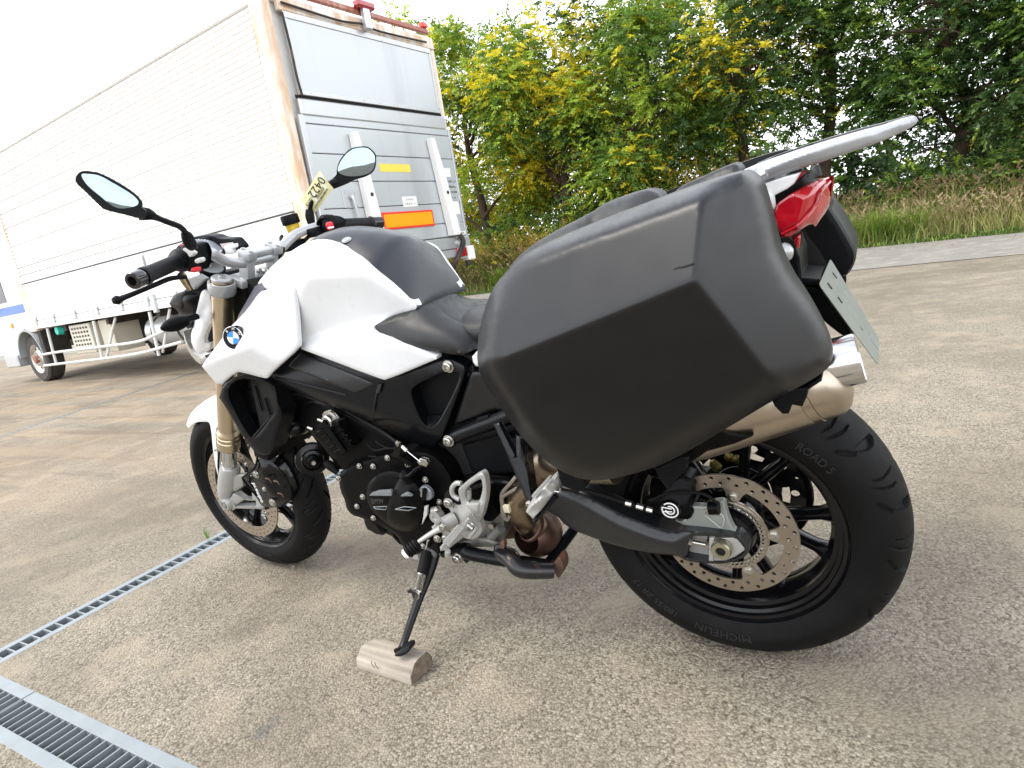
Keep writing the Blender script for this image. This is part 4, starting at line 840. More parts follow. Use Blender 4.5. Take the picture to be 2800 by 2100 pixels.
# a mirror is a shallow bowl in a tilted plane: plane through three depths
def plane_d(p1, p2, p3):
    A = np.array([[p[0], p[1], 1] for p in (p1, p2, p3)]); c = np.linalg.solve(A, np.array([p[2] for p in (p1, p2, p3)])); return lambda a, b: c[0] * a + c[1] * b + c[2]
def nplane(fr, cp, cy_, nv):
    c0 = P(fr, *cp, cy_); nv = Vector(nv)
    def f(a, b): r = LI @ ray(px(fr, a, b)); return CB.y + r.y * ((c0 - CB).dot(nv) / r.dot(nv))
    return f
def solidmirror(fr, outl, glass, dep, stem, rs_, boot, nrm):
    o3 = [P(fr, a, b, dep(a, b)) for a, b in outl]; o3 = [Vector(v) for v in spline(o3, 4, True)]; g3 = [Vector(v) for v in spline([P(fr, a, b, dep(a, b)) for a, b in glass], 4, True)]
    c = sum(g3, Vector()) / len(g3); nrm = Vector(nrm)
    e = [(g3[k] - g3[0]) for k in range(len(g3))]; nn = Vector()
    for k in range(len(g3)): nn += (g3[k] - c).cross(g3[(k + 1) % len(g3)] - c)
    nn.normalize(); 
    if nn.dot(CB - c) < 0: nn = -nn
    oc = sum(o3, Vector()) / len(o3); n = len(o3); vs = list(o3); fs = []; levels = [(1, 0), (1.0, -.007), (.93, -.018), (.72, -.028), (.35, -.034)]
    vs = []; 
    for (k, h) in levels: vs += [oc + (v - oc) * k + nn * h for v in o3]
    for l in range(len(levels) - 1): fs += [(l * n + i, l * n + (i + 1) % n, (l + 1) * n + (i + 1) % n, (l + 1) * n + i) for i in range(n)]
    fs.append(tuple(range(4 * n, 5 * n))); m = len(vs)
    g4 = []; eu = (o3[0] - c).normalized(); ev = nn.cross(eu)
    gp = [((v - c).dot(eu), (v - c).dot(ev)) for v in g3]; ga = np.array([math.atan2(b, a) for a, b in gp]); gr0 = np.array([math.hypot(a, b) for a, b in gp]); od = np.argsort(ga); ga, gr0 = ga[od], gr0[od]
    for i in range(n):
        a = math.atan2((o3[i] - c).dot(ev), (o3[i] - c).dot(eu)); rr = np.interp(a, np.r_[ga[-1] - 2 * math.pi, ga, ga[0] + 2 * math.pi], np.r_[gr0[-1], gr0, gr0[0]]); g4.append(c + (eu * math.cos(a) + ev * math.sin(a)) * rr)
    vs += g4; fs += [(i, (i + 1) % n, m + (i + 1) % n, m + i) for i in range(n)]
    vs += [v - nn * .002 for v in g4]; fs += [(m + i, m + (i + 1) % n, m + n + (i + 1) % n, m + n + i) for i in range(n)]
    h = obj('mirror_housing', vs, fs, BLK, BK, 50)
    vs = []; 
    for k_ in (1, .75, .5, .25): vs += [c + (v - c) * k_ - nn * (.0016 - .0022 * (1 - k_ * k_)) for v in g4]
    N = n; fs = [(l * N + i, l * N + (i + 1) % N, (l + 1) * N + (i + 1) % N, (l + 1) * N + i) for l in range(3) for i in range(N)] + [tuple(range(3 * N, 4 * N))]
    o = obj('mirror_glass', vs, fs, MIRR, h, 80)
    return h, nn
dl = nplane('H2', (520, 440), .43, (-.65, .751, .113))
mh, nl = solidmirror('H2', [(165, 225), (240, 210), (400, 232), (600, 330), (760, 430), (860, 510), (908, 580), (912, 640), (960, 690), (950, 765), (870, 778), (700, 735), (480, 680), (400, 620), (230, 455), (140, 370), (115, 300)],
   [(178, 245), (260, 240), (400, 262), (600, 370), (760, 465), (850, 540), (878, 585), (858, 625), (760, 655), (640, 662), (540, 620), (400, 510), (270, 400), (205, 320)], dl, None, None, None, (0, 0, 1))
tube('mirror_stem', [P('H2', 880, 720, .385), P('H2', 1000, 735, .37), P('H2', 1100, 775, .355), P('H2', 1240, 830, .33), P('H2', 1370, 880, .305), P('H2', 1430, 935, .29), P('H2', 1450, 1000, .285)], [.0135, .012, .0065, .0062, .0062, .0062, .0065], BLK, BK, 14, 6)
tube('mirror_boot', [P('H2', 1440, 960, .287), P('H2', 1470, 1010, .28), P('H2', 1500, 1080, .27), P('H2', 1520, 1120, .26)], [.0085, .0125, .0135, .011], RUB, BK, 14, 5)
dr = nplane('H3', (780, 290), -.40, (-.71, .704, .017))
mh, nr_ = solidmirror('H3', [(535, 370), (560, 280), (620, 190), (700, 120), (800, 92), (900, 92), (960, 130), (1005, 185), (1012, 260), (1000, 350), (960, 410), (880, 455), (760, 490), (660, 540), (510, 600), (490, 595), (440, 520), (480, 480), (530, 430)],
   [(545, 365), (572, 285), (630, 200), (710, 130), (800, 104), (895, 105), (950, 140), (992, 195), (998, 260), (985, 340), (950, 395), (880, 430), (780, 448), (680, 450), (600, 430), (560, 405)], dr, None, None, None, (0, 0, 1))
tube('mirror_stem', [P('H3', 520, 520, -.34), P('H3', 430, 560, -.31), P('H3', 330, 640, -.28), P('H3', 235, 760, -.25), P('H3', 210, 860, -.245)], [.012, .0075, .0065, .0062, .0065], BLK, BK, 12, 5)
tube('mirror_boot', [P('H3', 200, 850, -.243), P('H3', 210, 940, -.24), P('H3', 235, 1050, -.235)], [.010, .0135, .010], RUB, BK, 12, 5)
# auction tag hanging on the right mirror stem
tg = [(330, 382), (495, 595), (262, 908), (98, 745)]
dt = plane_d((330, 382, -.262), (495, 595, -.285), (98, 745, -.235))
T4 = [P('H3', a, b, dt(a, b)) for a, b in tg]; T3 = T4[:3] + [T4[0] + T4[2] - T4[1]]; T3[3] = T4[3]
ex = (T3[0] - T3[3]).normalized(); nn = (T3[1] - T3[0]).cross(T3[3] - T3[0]).normalized(); nn = nn if nn.dot(CB - T3[0]) > 0 else -nn
TW_ = thing('paper_tag', 'yellow paper auction tag with a barcode tied to the right mirror stem', 'tag', LM @ T3[3], (0, 0, 0))
Tw = [LM @ v - LM @ T3[3] for v in T3]; nw = LM @ nn
sub = []; NS = 8
for j in range(NS + 1):
    for i in range(NS + 1):
        a, b = i / NS, j / NS; p = Tw[0].lerp(Tw[1], a).lerp(Tw[3].lerp(Tw[2], a), b); sub.append(p + nw * (.006 * math.sin(a * 3.1) + .003 * math.sin(b * 4)))
fs = [(j * (NS + 1) + i, j * (NS + 1) + i + 1, (j + 1) * (NS + 1) + i + 1, (j + 1) * (NS + 1) + i) for j in range(NS) for i in range(NS)]
n = len(sub); obj('paper', sub + [p - nw * .0006 for p in sub], fs + [tuple(i + n for i in f[::-1]) for f in fs], YPAP, TW_)
def tagp(a, b, h=.0012): p = Tw[0].lerp(Tw[1], a).lerp(Tw[3].lerp(Tw[2], a), b); return p + nw * (.006 * math.sin(a * 3.1) + .003 * math.sin(b * 4) + h)
# writing runs upside down along the long side
exl = (Tw[3] - Tw[0]); eyl = (Tw[0] - Tw[1]); 
def tt(s, a, b, size, m=INK): return text('lettering', s, tagp(a, b), exl, -eyl if (exl.cross(-eyl)).dot(nw) > 0 else eyl, size, m, TW_, .0003)
tt('0422', .30, .36, .034); tt('10.15', .42, .80, .016); tt('*01080408F2231010*', .80, .48, .0085)
obj('tag_print', *join([(lambda q: ([q[0], q[1], q[2], q[3]], [(0, 1, 2, 3)]))([tagp(.52, .22 + i * .021, .0016), tagp(.70, .22 + i * .021, .0016), tagp(.70, .22 + i * .021 + (.006 if i % 3 else .012), .0016), tagp(.52, .22 + i * .021 + (.006 if i % 3 else .012), .0016)]) for i in range(17)]), INK, TW_, 0)
obj('tag_border', *join([([tagp(a0, b0, .001), tagp(a1, b0, .001), tagp(a1, b1, .001), tagp(a0, b1, .001)], [(0, 1, 2, 3)]) for a0, a1, b0, b1 in ((.12, .47, .03, .6), (.47, .75, .12, .66))]), WPAP, TW_, 0)
tube('tag_string', [Tw[3].lerp(Tw[2], .4), Tw[3].lerp(Tw[2], .5) + Vector((.0, -.01, -.01)), LM @ P('H3', 250, 800, -.255) - LM @ T3[3]], .001, WPAP, TW_, 6)
# ---- instruments
gc = P('H1', 330, 430, .075); gx = Vector((-.62, 0, .78)).normalized()
lathe('speedometer', [(0, -.03), (.03, -.03), (.05, -.012), (.052, .0), (.050, .004), (.044, .005), (.044, .001), (0, .001)], gc, gx, BLK, BK, 40)
spd = lathe('gauge_face', [(0, .0015), (.0435, .0015)], gc, gx, mat('gauge_face_grey', (.20, .22, .25), .3, coat=.7), BK, 40)
ax_, u_, v_ = basis(gx)
gsr = []
for k in range(26): a = rad(-50 + 11 * k); d = u_ * math.cos(a) + v_ * math.sin(a); e = u_ * -math.sin(a) + v_ * math.cos(a); gsr.append(box_geo(gc + gx * .002 + d * .039, d * (.0028 if k % 2 else .0012), e * .0012, gx * .0003))
obj('gauge_marks', *join(gsr), SIGNW, spd, 0)
gc2 = P('H1', 430, 720, .07); g2 = lathe('tachometer', [(0, -.02), (.028, -.02), (.036, -.006), (.037, .002), (.034, .004), (.031, .001), (0, .001)], gc2, gx, BLK, BK, 36)
lathe('gauge_face', [(0, .0015), (.031, .0015)], gc2, gx, mat('gauge_face_light', (.42, .44, .46), .25, coat=.7), g2, 32); tube('gauge_needle', [gc2 + gx * .003, gc2 + gx * .003 + u_ * .024], .0012, SIGNW, g2, 6, 0)
lp = pn('display_hood', BLK, [('H1', 150, 262, .035), ('H1', 330, 235, .035), ('H1', 460, 242, .035), ('H1', 555, 290, .035), ('H1', 735, 288, .035), ('H1', 775, 312, .035), ('H1', 885, 440, .035), ('H1', 800, 470, .035), ('H1', 640, 520, .035), ('H1', 560, 500, .035), ('H1', 300, 520, .035), ('H1', 170, 400, .035)], thick=.03, edge=.003, res=6, curve=1)
panel('display', lp, mat('lcd_pink_grey', (.52, .46, .46), .2, coat=.8), [('H1', 560, 370, .038), ('H1', 745, 345, .038), ('H1', 820, 430, .038), ('H1', 640, 505, .038)], thick=.002, edge=0, res=8)
pn('indicator_panel', WHITE, [('H1', 620, 405, .045), ('H1', 785, 365, .045), ('H1', 800, 420, .045), ('H1', 760, 450, .045), ('H1', 770, 520, .045), ('H1', 650, 525, .045)], thick=.01, edge=.002, res=6)
# ---- headlamp cowl, left indicator
pn('headlamp_cowl', BLK, [('Z3', 820, 790, .13), ('Z3', 930, 800, .12), ('Z3', 940, 870, .10), ('Z3', 860, 1000, .11), ('Z3', 815, 1120, .12), ('Z3', 770, 1060, .11), ('Z3', 745, 990, .10), ('Z3', 685, 960, .09), ('Z3', 720, 895, .11), ('Z3', 800, 868, .12)], [('Z3', 800, 940, .135)], back=-.02, edge=.006, res=7, curve=1)
pn('headlamp_cowl_top', BLK, [('Z3', 690, 955, .095), ('Z3', 720, 900, .115), ('Z3', 790, 870, .13), ('Z3', 860, 890, .12), ('Z3', 760, 985, .12)], back=0, edge=.004, res=7)
pn('radiator_trim', mat('trim_grey', (.30, .31, .32), .35, coat=.3), [('Z3', 800, 800, .14), ('Z3', 870, 775, .135), ('Z3', 915, 800, .13), ('Z3', 840, 868, .135)], thick=.01, edge=.003, res=6)
pn('cowl_side', WHITE, [('Z3', 905, 860, .115), ('Z3', 935, 875, .11), ('Z3', 950, 940, .108), ('Z3', 960, 1215, .10), ('Z3', 880, 1262, .09), ('Z3', 845, 1240, .09), ('Z3', 818, 1165, .10), ('Z3', 840, 1080, .11), ('Z3', 865, 960, .12), ('Z3', 880, 890, .118)], [('Z3', 870, 1150, .125)], thick=.01, edge=.005, res=7, curve=1,
   holes=[[('Z3', 905, 1165, .11), ('Z3', 940, 1080, .11), ('Z3', 958, 1075, .11), ('Z3', 960, 1180, .11), ('Z3', 915, 1195, .11)]])
pn('headlamp_shell', mat('headlamp_rim', (.55, .55, .52), .25, metal=.6), [('Z3', 770, 1090, .06), ('Z3', 800, 1200, .06), ('Z3', 860, 1270, .06), ('Z3', 920, 1265, .06), ('Z3', 895, 1330, .06), ('Z3', 840, 1290, .05), ('Z3', 790, 1210, .05)], thick=.03, edge=.004, res=6, curve=1)
pn('headlamp_core', DARK, [('Z3', 880, 840, .06), ('Z3', 1220, 800, .06), ('Z3', 1240, 860, .06), ('Z3', 1080, 1080, .06), ('Z3', 960, 1240, .06), ('Z3', 890, 1230, .06), ('Z3', 830, 1100, .06)], back=-.06, edge=.0, res=20)
ia, ib = P('Z3', 845, 1035, .13), P('Z3', 640, 1105, .235); n = 30; L = (ib - ia).length
pr = [(0, -.01), (.008, -.01), (.009, L * .22)] + [(.0172 * math.sin(math.pi * min(.999, (.18 + .82 * k / n))) ** .65 + (.0022 if k % 2 else -.0010), L * .25 + L * .75 * k / n) for k in range(n + 1)] + [(0, L)]
lathe('turn_signal', pr, ia, ib - ia, BLK, BK, 22)
# ---- tank, left side panel traced from the photograph
TP = [('Z3', 1222, 838, .095), ('Z3', 1250, 795, .098), ('Z3', 1330, 705, .10), ('Z3', 1420, 640, .10), ('Z3', 1500, 590, .10), ('Z3', 1560, 568, .10), ('Z3', 1640, 563, .10), ('Z3', 1740, 592, .104), ('Z3', 1830, 650, .106), ('Z3', 1930, 722, .106),
      ('Z3', 2030, 805, .105), ('Z3', 2120, 885, .101), ('Z3', 2192, 962, .097), ('Z3', 2180, 992, .102), ('Y1', 400, 795, .125), ('Y1', 300, 848, .14), ('Y1', 262, 872, .148), ('Y1', 300, 925, .15), ('Y1', 400, 975, .15), ('Y1', 500, 1000, .15),
      ('Y1', 648, 1050, .15, 's'), ('Y1', 650, 1066, .15, 's'), ('Y1', 348, 1192, .172), ('Y1', 310, 1186, .175), ('Z3', 1490, 1226, .185, 's'), ('Z3', 1484, 1150, .195), ('Z3', 1472, 950, .20), ('Z3', 1456, 870, .198), ('Z3', 1400, 842, .192), ('Z3', 1285, 864, .15, 's')]
TSF = surf_of([[(('Z3', 1500, 590, .104), ('Z3', 1850, 665, .108), ('Z3', 1640, 768, .172)), (('Z3', 1640, 768, .172), ('Z3', 1860, 757, .148), ('Z3', 1660, 1128, .153)), (('Z3', 2197, 955, .096), ('Z3', 2060, 830, .106), ('Z3', 1860, 757, .148)),
                (('Z3', 1222, 838, .095), ('Z3', 1330, 705, .102), ('Z3', 1440, 835, .172))],
               [(('Z3', 1660, 1128, .153), ('Z3', 2190, 985, .100), ('Z3', 1800, 1210, .192)), (('Z3', 1800, 1210, .192), ('Z3', 1490, 1222, .190), ('Y1', 345, 1190, .184)), (('Y1', 650, 1055, .150), ('Y1', 430, 1045, .172), ('Y1', 345, 1190, .184))]], .0035)
pn('tank_side_panel', WHITE, TP, surf=TSF, thick=.02, edge=.003, res=7, smooth=4, curve=1, bs=12, fair=3, mirror=True)
_ty = TSF([px(*q[:3]) for q in TP]); TP = [(*q[:3], float(y)) for q, y in zip(TP, _ty)]
# tank centre strip: lofted between the left edge, the crown and the right edge
EE = [Vector(v) for v in spline([P(*q[:4]) for q in TP[0:13]], 4)]; HH = np.interp(np.linspace(0, 12, len(EE)), range(13), [.004, .008, .012, .014, .014, .013, .018, .028, .038, .043, .038, .024, .002]); vs = []; fs = []; NY = 14
for e, h in zip(EE, HH):
    for j in range(NY + 1):
        t = 1 - 2 * j / NY; vs.append(Vector((e.x + .006 * (1 - t * t), e.y * t * .992, e.z + (h + .002) * (1 - t * t) - .0035)))
k = NY + 1
for i in range(len(EE) - 1):
    for j in range(NY): a = i * k + j; fs.append((a, a + 1, a + k + 1, a + k))
n = len(vs); vs += [v - Vector((0, 0, .012)) for v in vs]; fs += [tuple(i + n for i in f[::-1]) for f in fs]
for j in range(NY): fs += [(j, j + 1, j + 1 + n, j + n), ((len(EE) - 1) * k + j, (len(EE) - 1) * k + j + 1, (len(EE) - 1) * k + j + 1 + n, (len(EE) - 1) * k + j + n)]
obj('tank_centre_cover', vs, fs, TANKBLK, BK, 60)
def on_cover(fr, a, b):
    best = None
    for y in np.linspace(.11, -.09, 120):
        q = P(fr, a, b, y); k = min(range(len(EE)), key=lambda i: abs(EE[i].x - q.x)); z = EE[k].z + (HH[k] + .002) * (1 - (y / EE[k].y) ** 2) - .0035
        if abs(y) < EE[k].y and (best is None or abs(q.z - z) < best[0]): best = (abs(q.z - z), q, z)
    return Vector((best[1].x, best[1].y, best[2]))
bolt(BK, on_cover('Z3', 1765, 568), (-.25, .45, 1), r=.0085, h=.003, m=SILVER); bolt(BK, on_cover('H3', 1110, 1098), (-.3, -.2, 1), r=.007, h=.002, m=SILVER)
# white nose lip between the trim and the tank
pn('tank_nose', WHITE, [('H1', 1100, 990, .085), ('H1', 1190, 900, .09), ('H1', 1250, 800, .092), ('H1', 1300, 760, .088), ('H1', 1240, 860, .08), ('H1', 1120, 985, .075)], thick=.01, edge=.002, res=5)
pn('inner_trim', mat('trim_grey2', (.07, .07, .085), .4), [('H1', 1090, 1010, .10), ('H1', 1185, 950, .105), ('H1', 1250, 1040, .12), ('H1', 1000, 1380, .15), ('H1', 800, 1570, .17), ('H1', 840, 1450, .14)], thick=.006, edge=.002, res=7)
# side scoop with the badge
SP = [('Z3', 1285, 866, .158, 's'), ('Z3', 1398, 845, .196), ('Z3', 1440, 855, .202), ('Z3', 1456, 900, .206), ('Z3', 1470, 990, .210), ('Z3', 1483, 1180, .208, 's'), ('Z3', 1482, 1218, .208), ('Z3', 1312, 1368, .212), ('Z3', 1290, 1402, .212), ('Z3', 1262, 1402, .214), ('Z3', 1130, 1366, .218), ('Z3', 1095, 1370, .218),
      ('Z3', 1012, 1438, .208, 's'), ('Z3', 978, 1436, .206, 's'), ('Z3', 888, 1330, .206, 's'), ('Z3', 922, 1285, .206), ('Z3', 1062, 1092, .205), ('Z3', 1100, 1055, .200), ('Z3', 1165, 985, .185), ('Z3', 1238, 880, .162)]
SSF = surf_of([[(('Z3', 930, 1285, .210), ('Z3', 1188, 1180, .240), ('Z3', 1285, 866, .168)), (('Z3', 1188, 1180, .240), ('Z3', 1400, 880, .196), ('Z3', 1483, 1180, .206)), (('Z3', 888, 1330, .204), ('Z3', 1165, 1242, .238), ('Z3', 1290, 1402, .210))]], .0022)
scp = pn('side_scoop', WHITE, SP, surf=SSF, thick=.006, edge=.004, res=6, smooth=2, bs=4, fair=3, curve=1, mirror=True)
_f = lambda a, b: Pq(px('Z3', a, b), float(SSF([px('Z3', a, b)])[0]))
# round badge
bq = _f(1103, 1152); b1, b2, b3 = _f(1080, 1130), _f(1125, 1135), _f(1100, 1180)
bn = (b2 - b1).cross(b3 - b1).normalized(); bn = Vector((-.30, .94, .12)).normalized(); bq = bq + bn * .014
bu = Vector((-.30, 0, .95)); bu = (bu - bn * bu.dot(bn)).normalized(); bx = bu.cross(bn)
bg_ = lathe('badge', [(0, -.016), (.0275, -.016), (.0278, .001), (.0268, .002), (.0262, .0012), (0, .0012)], bq, bn, GLOSSB, BK, 48)
lathe('badge_rim', [(.0262, .0012), (.0278, .0024), (.0262, .0034)], bq, bn, CHROME, bg_, 48); lathe('badge_ring', [(.0155, .0014), (.0160, .0024), (.0165, .0014)], bq, bn, CHROME, bg_, 48)
for kq in range(4):
    c0 = bq + bn * .0019; pts_ = [c0] + [c0 + (bx * math.cos(math.pi / 2 * kq + math.pi / 2 * t / 10) + bu * math.sin(math.pi / 2 * kq + math.pi / 2 * t / 10)) * .0155 for t in range(11)]
    obj('badge_quarter', pts_, [tuple(range(12))], SIGNW if kq % 2 == 0 else BLUE, bg_, 0)
for ch_, a in (('B', 142), ('M', 90), ('W', 38)):
    d = bu * math.sin(rad(a)) + bx * math.cos(rad(a)); text('lettering', ch_, bq + bn * .0018 + d * .021, -(bu.cross(bn)) if False else (d.cross(bn)), d, .0095, SIGNW, bg_, .0004)
# ---- radiator shroud (black), radiator, frame
SH = [('Z4', 300, 420, .200), ('Z4', 400, 360, .205), ('Z4', 480, 330, .205), ('Z4', 560, 350, .20), ('Z4', 700, 420, .195), ('Z4', 715, 480, .195), ('Z4', 725, 560, .195), ('Z4', 760, 620, .190), ('Z4', 750, 700, .185), ('Z4', 705, 830, .185), ('Z4', 690, 920, .18), ('Z4', 650, 950, .18), ('Z4', 580, 955, .18), ('Z4', 520, 900, .18), ('Z4', 440, 790, .185), ('Z4', 330, 600, .19), ('Z4', 275, 520, .195)]
hole_ = [('Z4', 340, 480, .19), ('Z4', 380, 400, .19), ('Z4', 500, 370, .19), ('Z4', 680, 430, .19), ('Z4', 705, 620, .18), ('Z4', 620, 720, .18), ('Z4', 530, 830, .178), ('Z4', 480, 760, .178), ('Z4', 400, 620, .185)]
sh = pn('radiator_shroud', BLK, SH, [], fr='Z4', thick=.045, edge=.007, res=6, curve=1, holes=[hole_], mirror=True)
pn('shroud_lining', DARK, [q[:3] + (.150,) for q in SH], fr='Z4', thick=.004, edge=0, res=12)
for (a, b, c, d) in ((545, 430, 600, 620), (500, 640, 560, 760), (620, 520, 660, 650)): tube('radiator_fin', [P('Z4', a, b, .155), P('Z4', c, d, .155)], .003, GLOSSB, sh, 6, 0)
tube('shroud_edge', [P('Z4', 535, 815, .18), P('Z4', 600, 740, .18), P('Z4', 662, 668, .18)], .0035, BLK, sh, 8, 3)
box('radiator', Vector((1.215, 0, .60)), .03, .15, .13, ENG, BK, Matrix.Rotation(rad(-12), 3, 'Y'), .006)
box('frame_headstock', Vector((1.16, 0, .86)), .06, .06, .09, FRAMEB, BK, Matrix.Rotation(rad(-24), 3, 'Y'), .01)
box('air_box', Vector((.86, 0, .80)), .16, .13, .10, DARK, BK, None, .02)
SPAR = [('Z4', 590, 380, .165), ('Z4', 650, 300, .17), ('Z4', 740, 240, .172), ('Z4', 880, 130, .172), ('Z4', 1200, 235, .165), ('Z4', 1530, 385, .158), ('Z4', 1900, 235, .145), ('Z4', 2000, 222, .142), ('Z4', 2080, 245, .140), ('Z4', 2145, 290, .138), ('Z4', 2110, 420, .138), ('Z4', 2010, 690, .142), ('Z4', 1965, 810, .145), ('Z4', 1890, 905, .148),
        ('Z4', 1820, 890, .150), ('Z4', 1640, 820, .152), ('Z4', 1450, 720, .155), ('Z4', 1250, 625, .160), ('Z4', 1000, 535, .165), ('Z4', 820, 460, .168), ('Z4', 690, 425, .168)]
PSF = surf_of([[(('Z4', 740, 240, .170), ('Z4', 1530, 385, .160), ('Z4', 1240, 520, .180)), (('Z4', 700, 395, .181), ('Z4', 1440, 585, .179), ('Z4', 1000, 535, .160)), (('Z4', 1560, 400, .158), ('Z4', 2145, 290, .139), ('Z4', 1890, 905, .150))]], .002)
POK = [('Z4', 1725, 480, .15), ('Z4', 1745, 440, .15), ('Z4', 1820, 395, .15), ('Z4', 1990, 320, .14), ('Z4', 2080, 325, .14), ('Z4', 2095, 350, .14), ('Z4', 2060, 450, .14), ('Z4', 1960, 650, .145), ('Z4', 1910, 720, .148), ('Z4', 1870, 738, .149), ('Z4', 1830, 720, .149), ('Z4', 1785, 650, .15)]
fr_ = pn('frame_spar', FRAMEB, SPAR, surf=PSF, fr='Z4', thick=.045, edge=.004, res=7, smooth=2, curve=1, holes=[POK], mirror=True)
pn('frame_pocket', BLK, [q[:3] + (.118,) for q in chaikin(POK, 0)], fr='Z4', thick=.004, edge=0, res=10)
pn('frame_pocket_floor', BLK, [('Z4', 1800, 690, .140), ('Z4', 1880, 650, .120), ('Z4', 1950, 655, .140), ('Z4', 1905, 722, .146), ('Z4', 1865, 738, .147), ('Z4', 1830, 722, .146)], fr='Z4', thick=.004, edge=0, res=6)
padm = mat('pad_black', (.013, .014, .016), .34, bump=(1400, .3, .0004))
pn('frame_pad', padm, [('Z4', 800, 272, .1795), ('Z4', 880, 188, .1765), ('Z4', 905, 184, .1765), ('Z4', 1440, 405, .1690), ('Z4', 1446, 420, .1695), ('Z4', 1325, 476, .1795), ('Z4', 1290, 478, .181), ('Z4', 810, 290, .180)], fr='Z4', surf=PSF, off=.003, thick=.004, edge=.0025, res=6, curve=1)
pf = lambda a, b, o=.0: Pq(px('Z4', a, b), float(PSF([px('Z4', a, b)])[0]) + o)
tube('weld_seam', [pf(a, b) for a, b in ((1492, 412), (1480, 460), (1462, 520), (1450, 600), (1442, 690))], .0035, FRAMEB, BK, 8)
for i in range(7): q = pf(1492 - i * 2.3, 424 + i * 9, .003); obj('weld_bead', *tube_geo([q + Vector((-.006, 0, .002)), q + Vector((.006, .001, -.002))], .0022, 6, 0), FRAMEB, BK)
tube('frame_groove', [pf(700, 362), pf(950, 425), pf(1235, 497)], .0022, FRAMEB, BK, 6)
bolt(BK, pf(2010, 280, -.001), r=.0105, h=.012)
bolt(BK, P('H4', 1250, 335, .12), r=.018, h=.02, name='engine_mount_bolt'); bolt(BK, P('H4', 1800, 210, .13), r=.020, h=.022, name='engine_mount_bolt')
lathe('washer', [(.012, 0), (.026, 0), (.026, .003), (.012, .003)], P('H4', 1815, 205, .128), (0, 1, 0), STEEL, BK, 24)
tube('engine_mount', [P('H4', 1300, 330, .11), P('H4', 1420, 300, .09), P('H4', 1500, 260, .0)], .022, FRAMEB, BK, 12)
# ---- seats
ST = [('Y1', 530, 755, .095), ('Y1', 600, 720, .075), ('Y1', 680, 690, .0), ('Y1', 730, 686, -.05), ('Y1', 790, 712, -.08), ('Y1', 850, 722, -.09), ('Y1', 960, 718, -.08), ('Y1', 1000, 760, -.04), ('Y1', 1080, 900, .02), ('Y1', 1000, 1000, .10), ('Y1', 895, 995, .125), ('Y1', 830, 1040, .135), ('Y1', 780, 1045, .14), ('Y1', 650, 1022, .145), ('Y1', 500, 995, .152), ('Y1', 400, 965, .152), ('Y1', 310, 915, .152), ('Y1', 270, 872, .150), ('Y1', 300, 850, .142), ('Y1', 400, 800, .126)]
STI = [('Y1', 450, 880, .156), ('Y1', 600, 930, .158), ('Y1', 780, 930, .150), ('Y1', 650, 820, .120), ('Y1', 820, 830, .075), ('Y1', 760, 750, .0)]
pn('rider_seat', SEAT, ST, STI, [], fr='Y1', thick=.03, edge=.005, res=8, smooth=45, curve=1)
# seat crown filler
def loft(name, secs, m, par=BK, cap=True, sm=60):
    k = len(secs[0]); vs = [Vector(v) for s in secs for v in s]; fs = [(i * k + j, i * k + (j + 1) % k, (i + 1) * k + (j + 1) % k, (i + 1) * k + j) for i in range(len(secs) - 1) for j in range(k)]
    if cap: fs += [tuple(range(k))[::-1], tuple((len(secs) - 1) * k + j for j in range(k))]
    return obj(name, vs, fs, m, par, sm)
def sec(x, z, hw, h, e=2.6, n=20, dx=0):                 # superellipse section across the bike at x, top at z
    return [Vector((x + dx * math.sin(t), hw * math.copysign(abs(math.cos(t)) ** (2 / e), math.cos(t)), z - h / 2 + h / 2 * math.copysign(abs(math.sin(t)) ** (2 / e), math.sin(t)))) for t in [2 * math.pi * i / n for i in range(n)]]
loft('seat_base', [sec(.60, .80, .05, .04), sec(.56, .80, .08, .06), sec(.47, .80, .10, .08), sec(.38, .81, .11, .1), sec(.30, .85, .12, .11)], SEAT)
# pillion seat rising behind, its hump and the tail unit
cr2 = [(.29, .872), (.275, .905), (.25, .932), (.20, .952), (.12, .966), (.06, .985), (-.02, .998), (-.05, .995)]
pn('pillion_seat', SEAT, [(245, 602, .05), (300, 525, .04), (385, 455, .03), (520, 375, .02), (690, 290, .0), (712, 268, .0), (800, 225, -.01), (930, 185, -.01), (985, 184, -.01), (1035, 210, -.01), (1040, 320, .05), (700, 440, .06), (300, 680, .08)], [(600, 400, .06), (850, 280, .05)], fr='M0', thick=.04, edge=.008, res=8, smooth=8, curve=1)
pn('pillion_seat_rear', SEAT, [(1090, 195, .02), (1150, 152, .01), (1212, 126, .0), (1300, 85, .0), (1385, 50, .0), (1412, 52, .0), (1438, 82, .0), (1420, 150, .03), (1100, 260, .04)], fr='M0', thick=.04, edge=.008, res=8, smooth=4, curve=1)
loft('seat_pan', [sec(x, z - .03, .10 + .03 * min(1, (.29 - x) / .1), .06 + .02 * min(1, (.29 - x) / .1), 3.0, 24) for x, z in cr2], SEAT)
loft('tail_fairing', [sec(x, z, hw, h, 3, 20) for x, z, hw, h in ((.27, .83, .10, .06), (.22, .865, .12, .09), (.05, .922, .12, .12), (-.08, .965, .10, .10), (-.14, .975, .085, .06))], WHITE)
pn('tail_side', WHITE, [('M5', 1065, 110, .128), ('M5', 1130, 40, .128), ('M5', 1200, 60, .128), ('M5', 1200, 240, .128), ('M5', 1110, 225, .128), ('M5', 1078, 180, .128)], thick=.02, edge=.003, res=6)
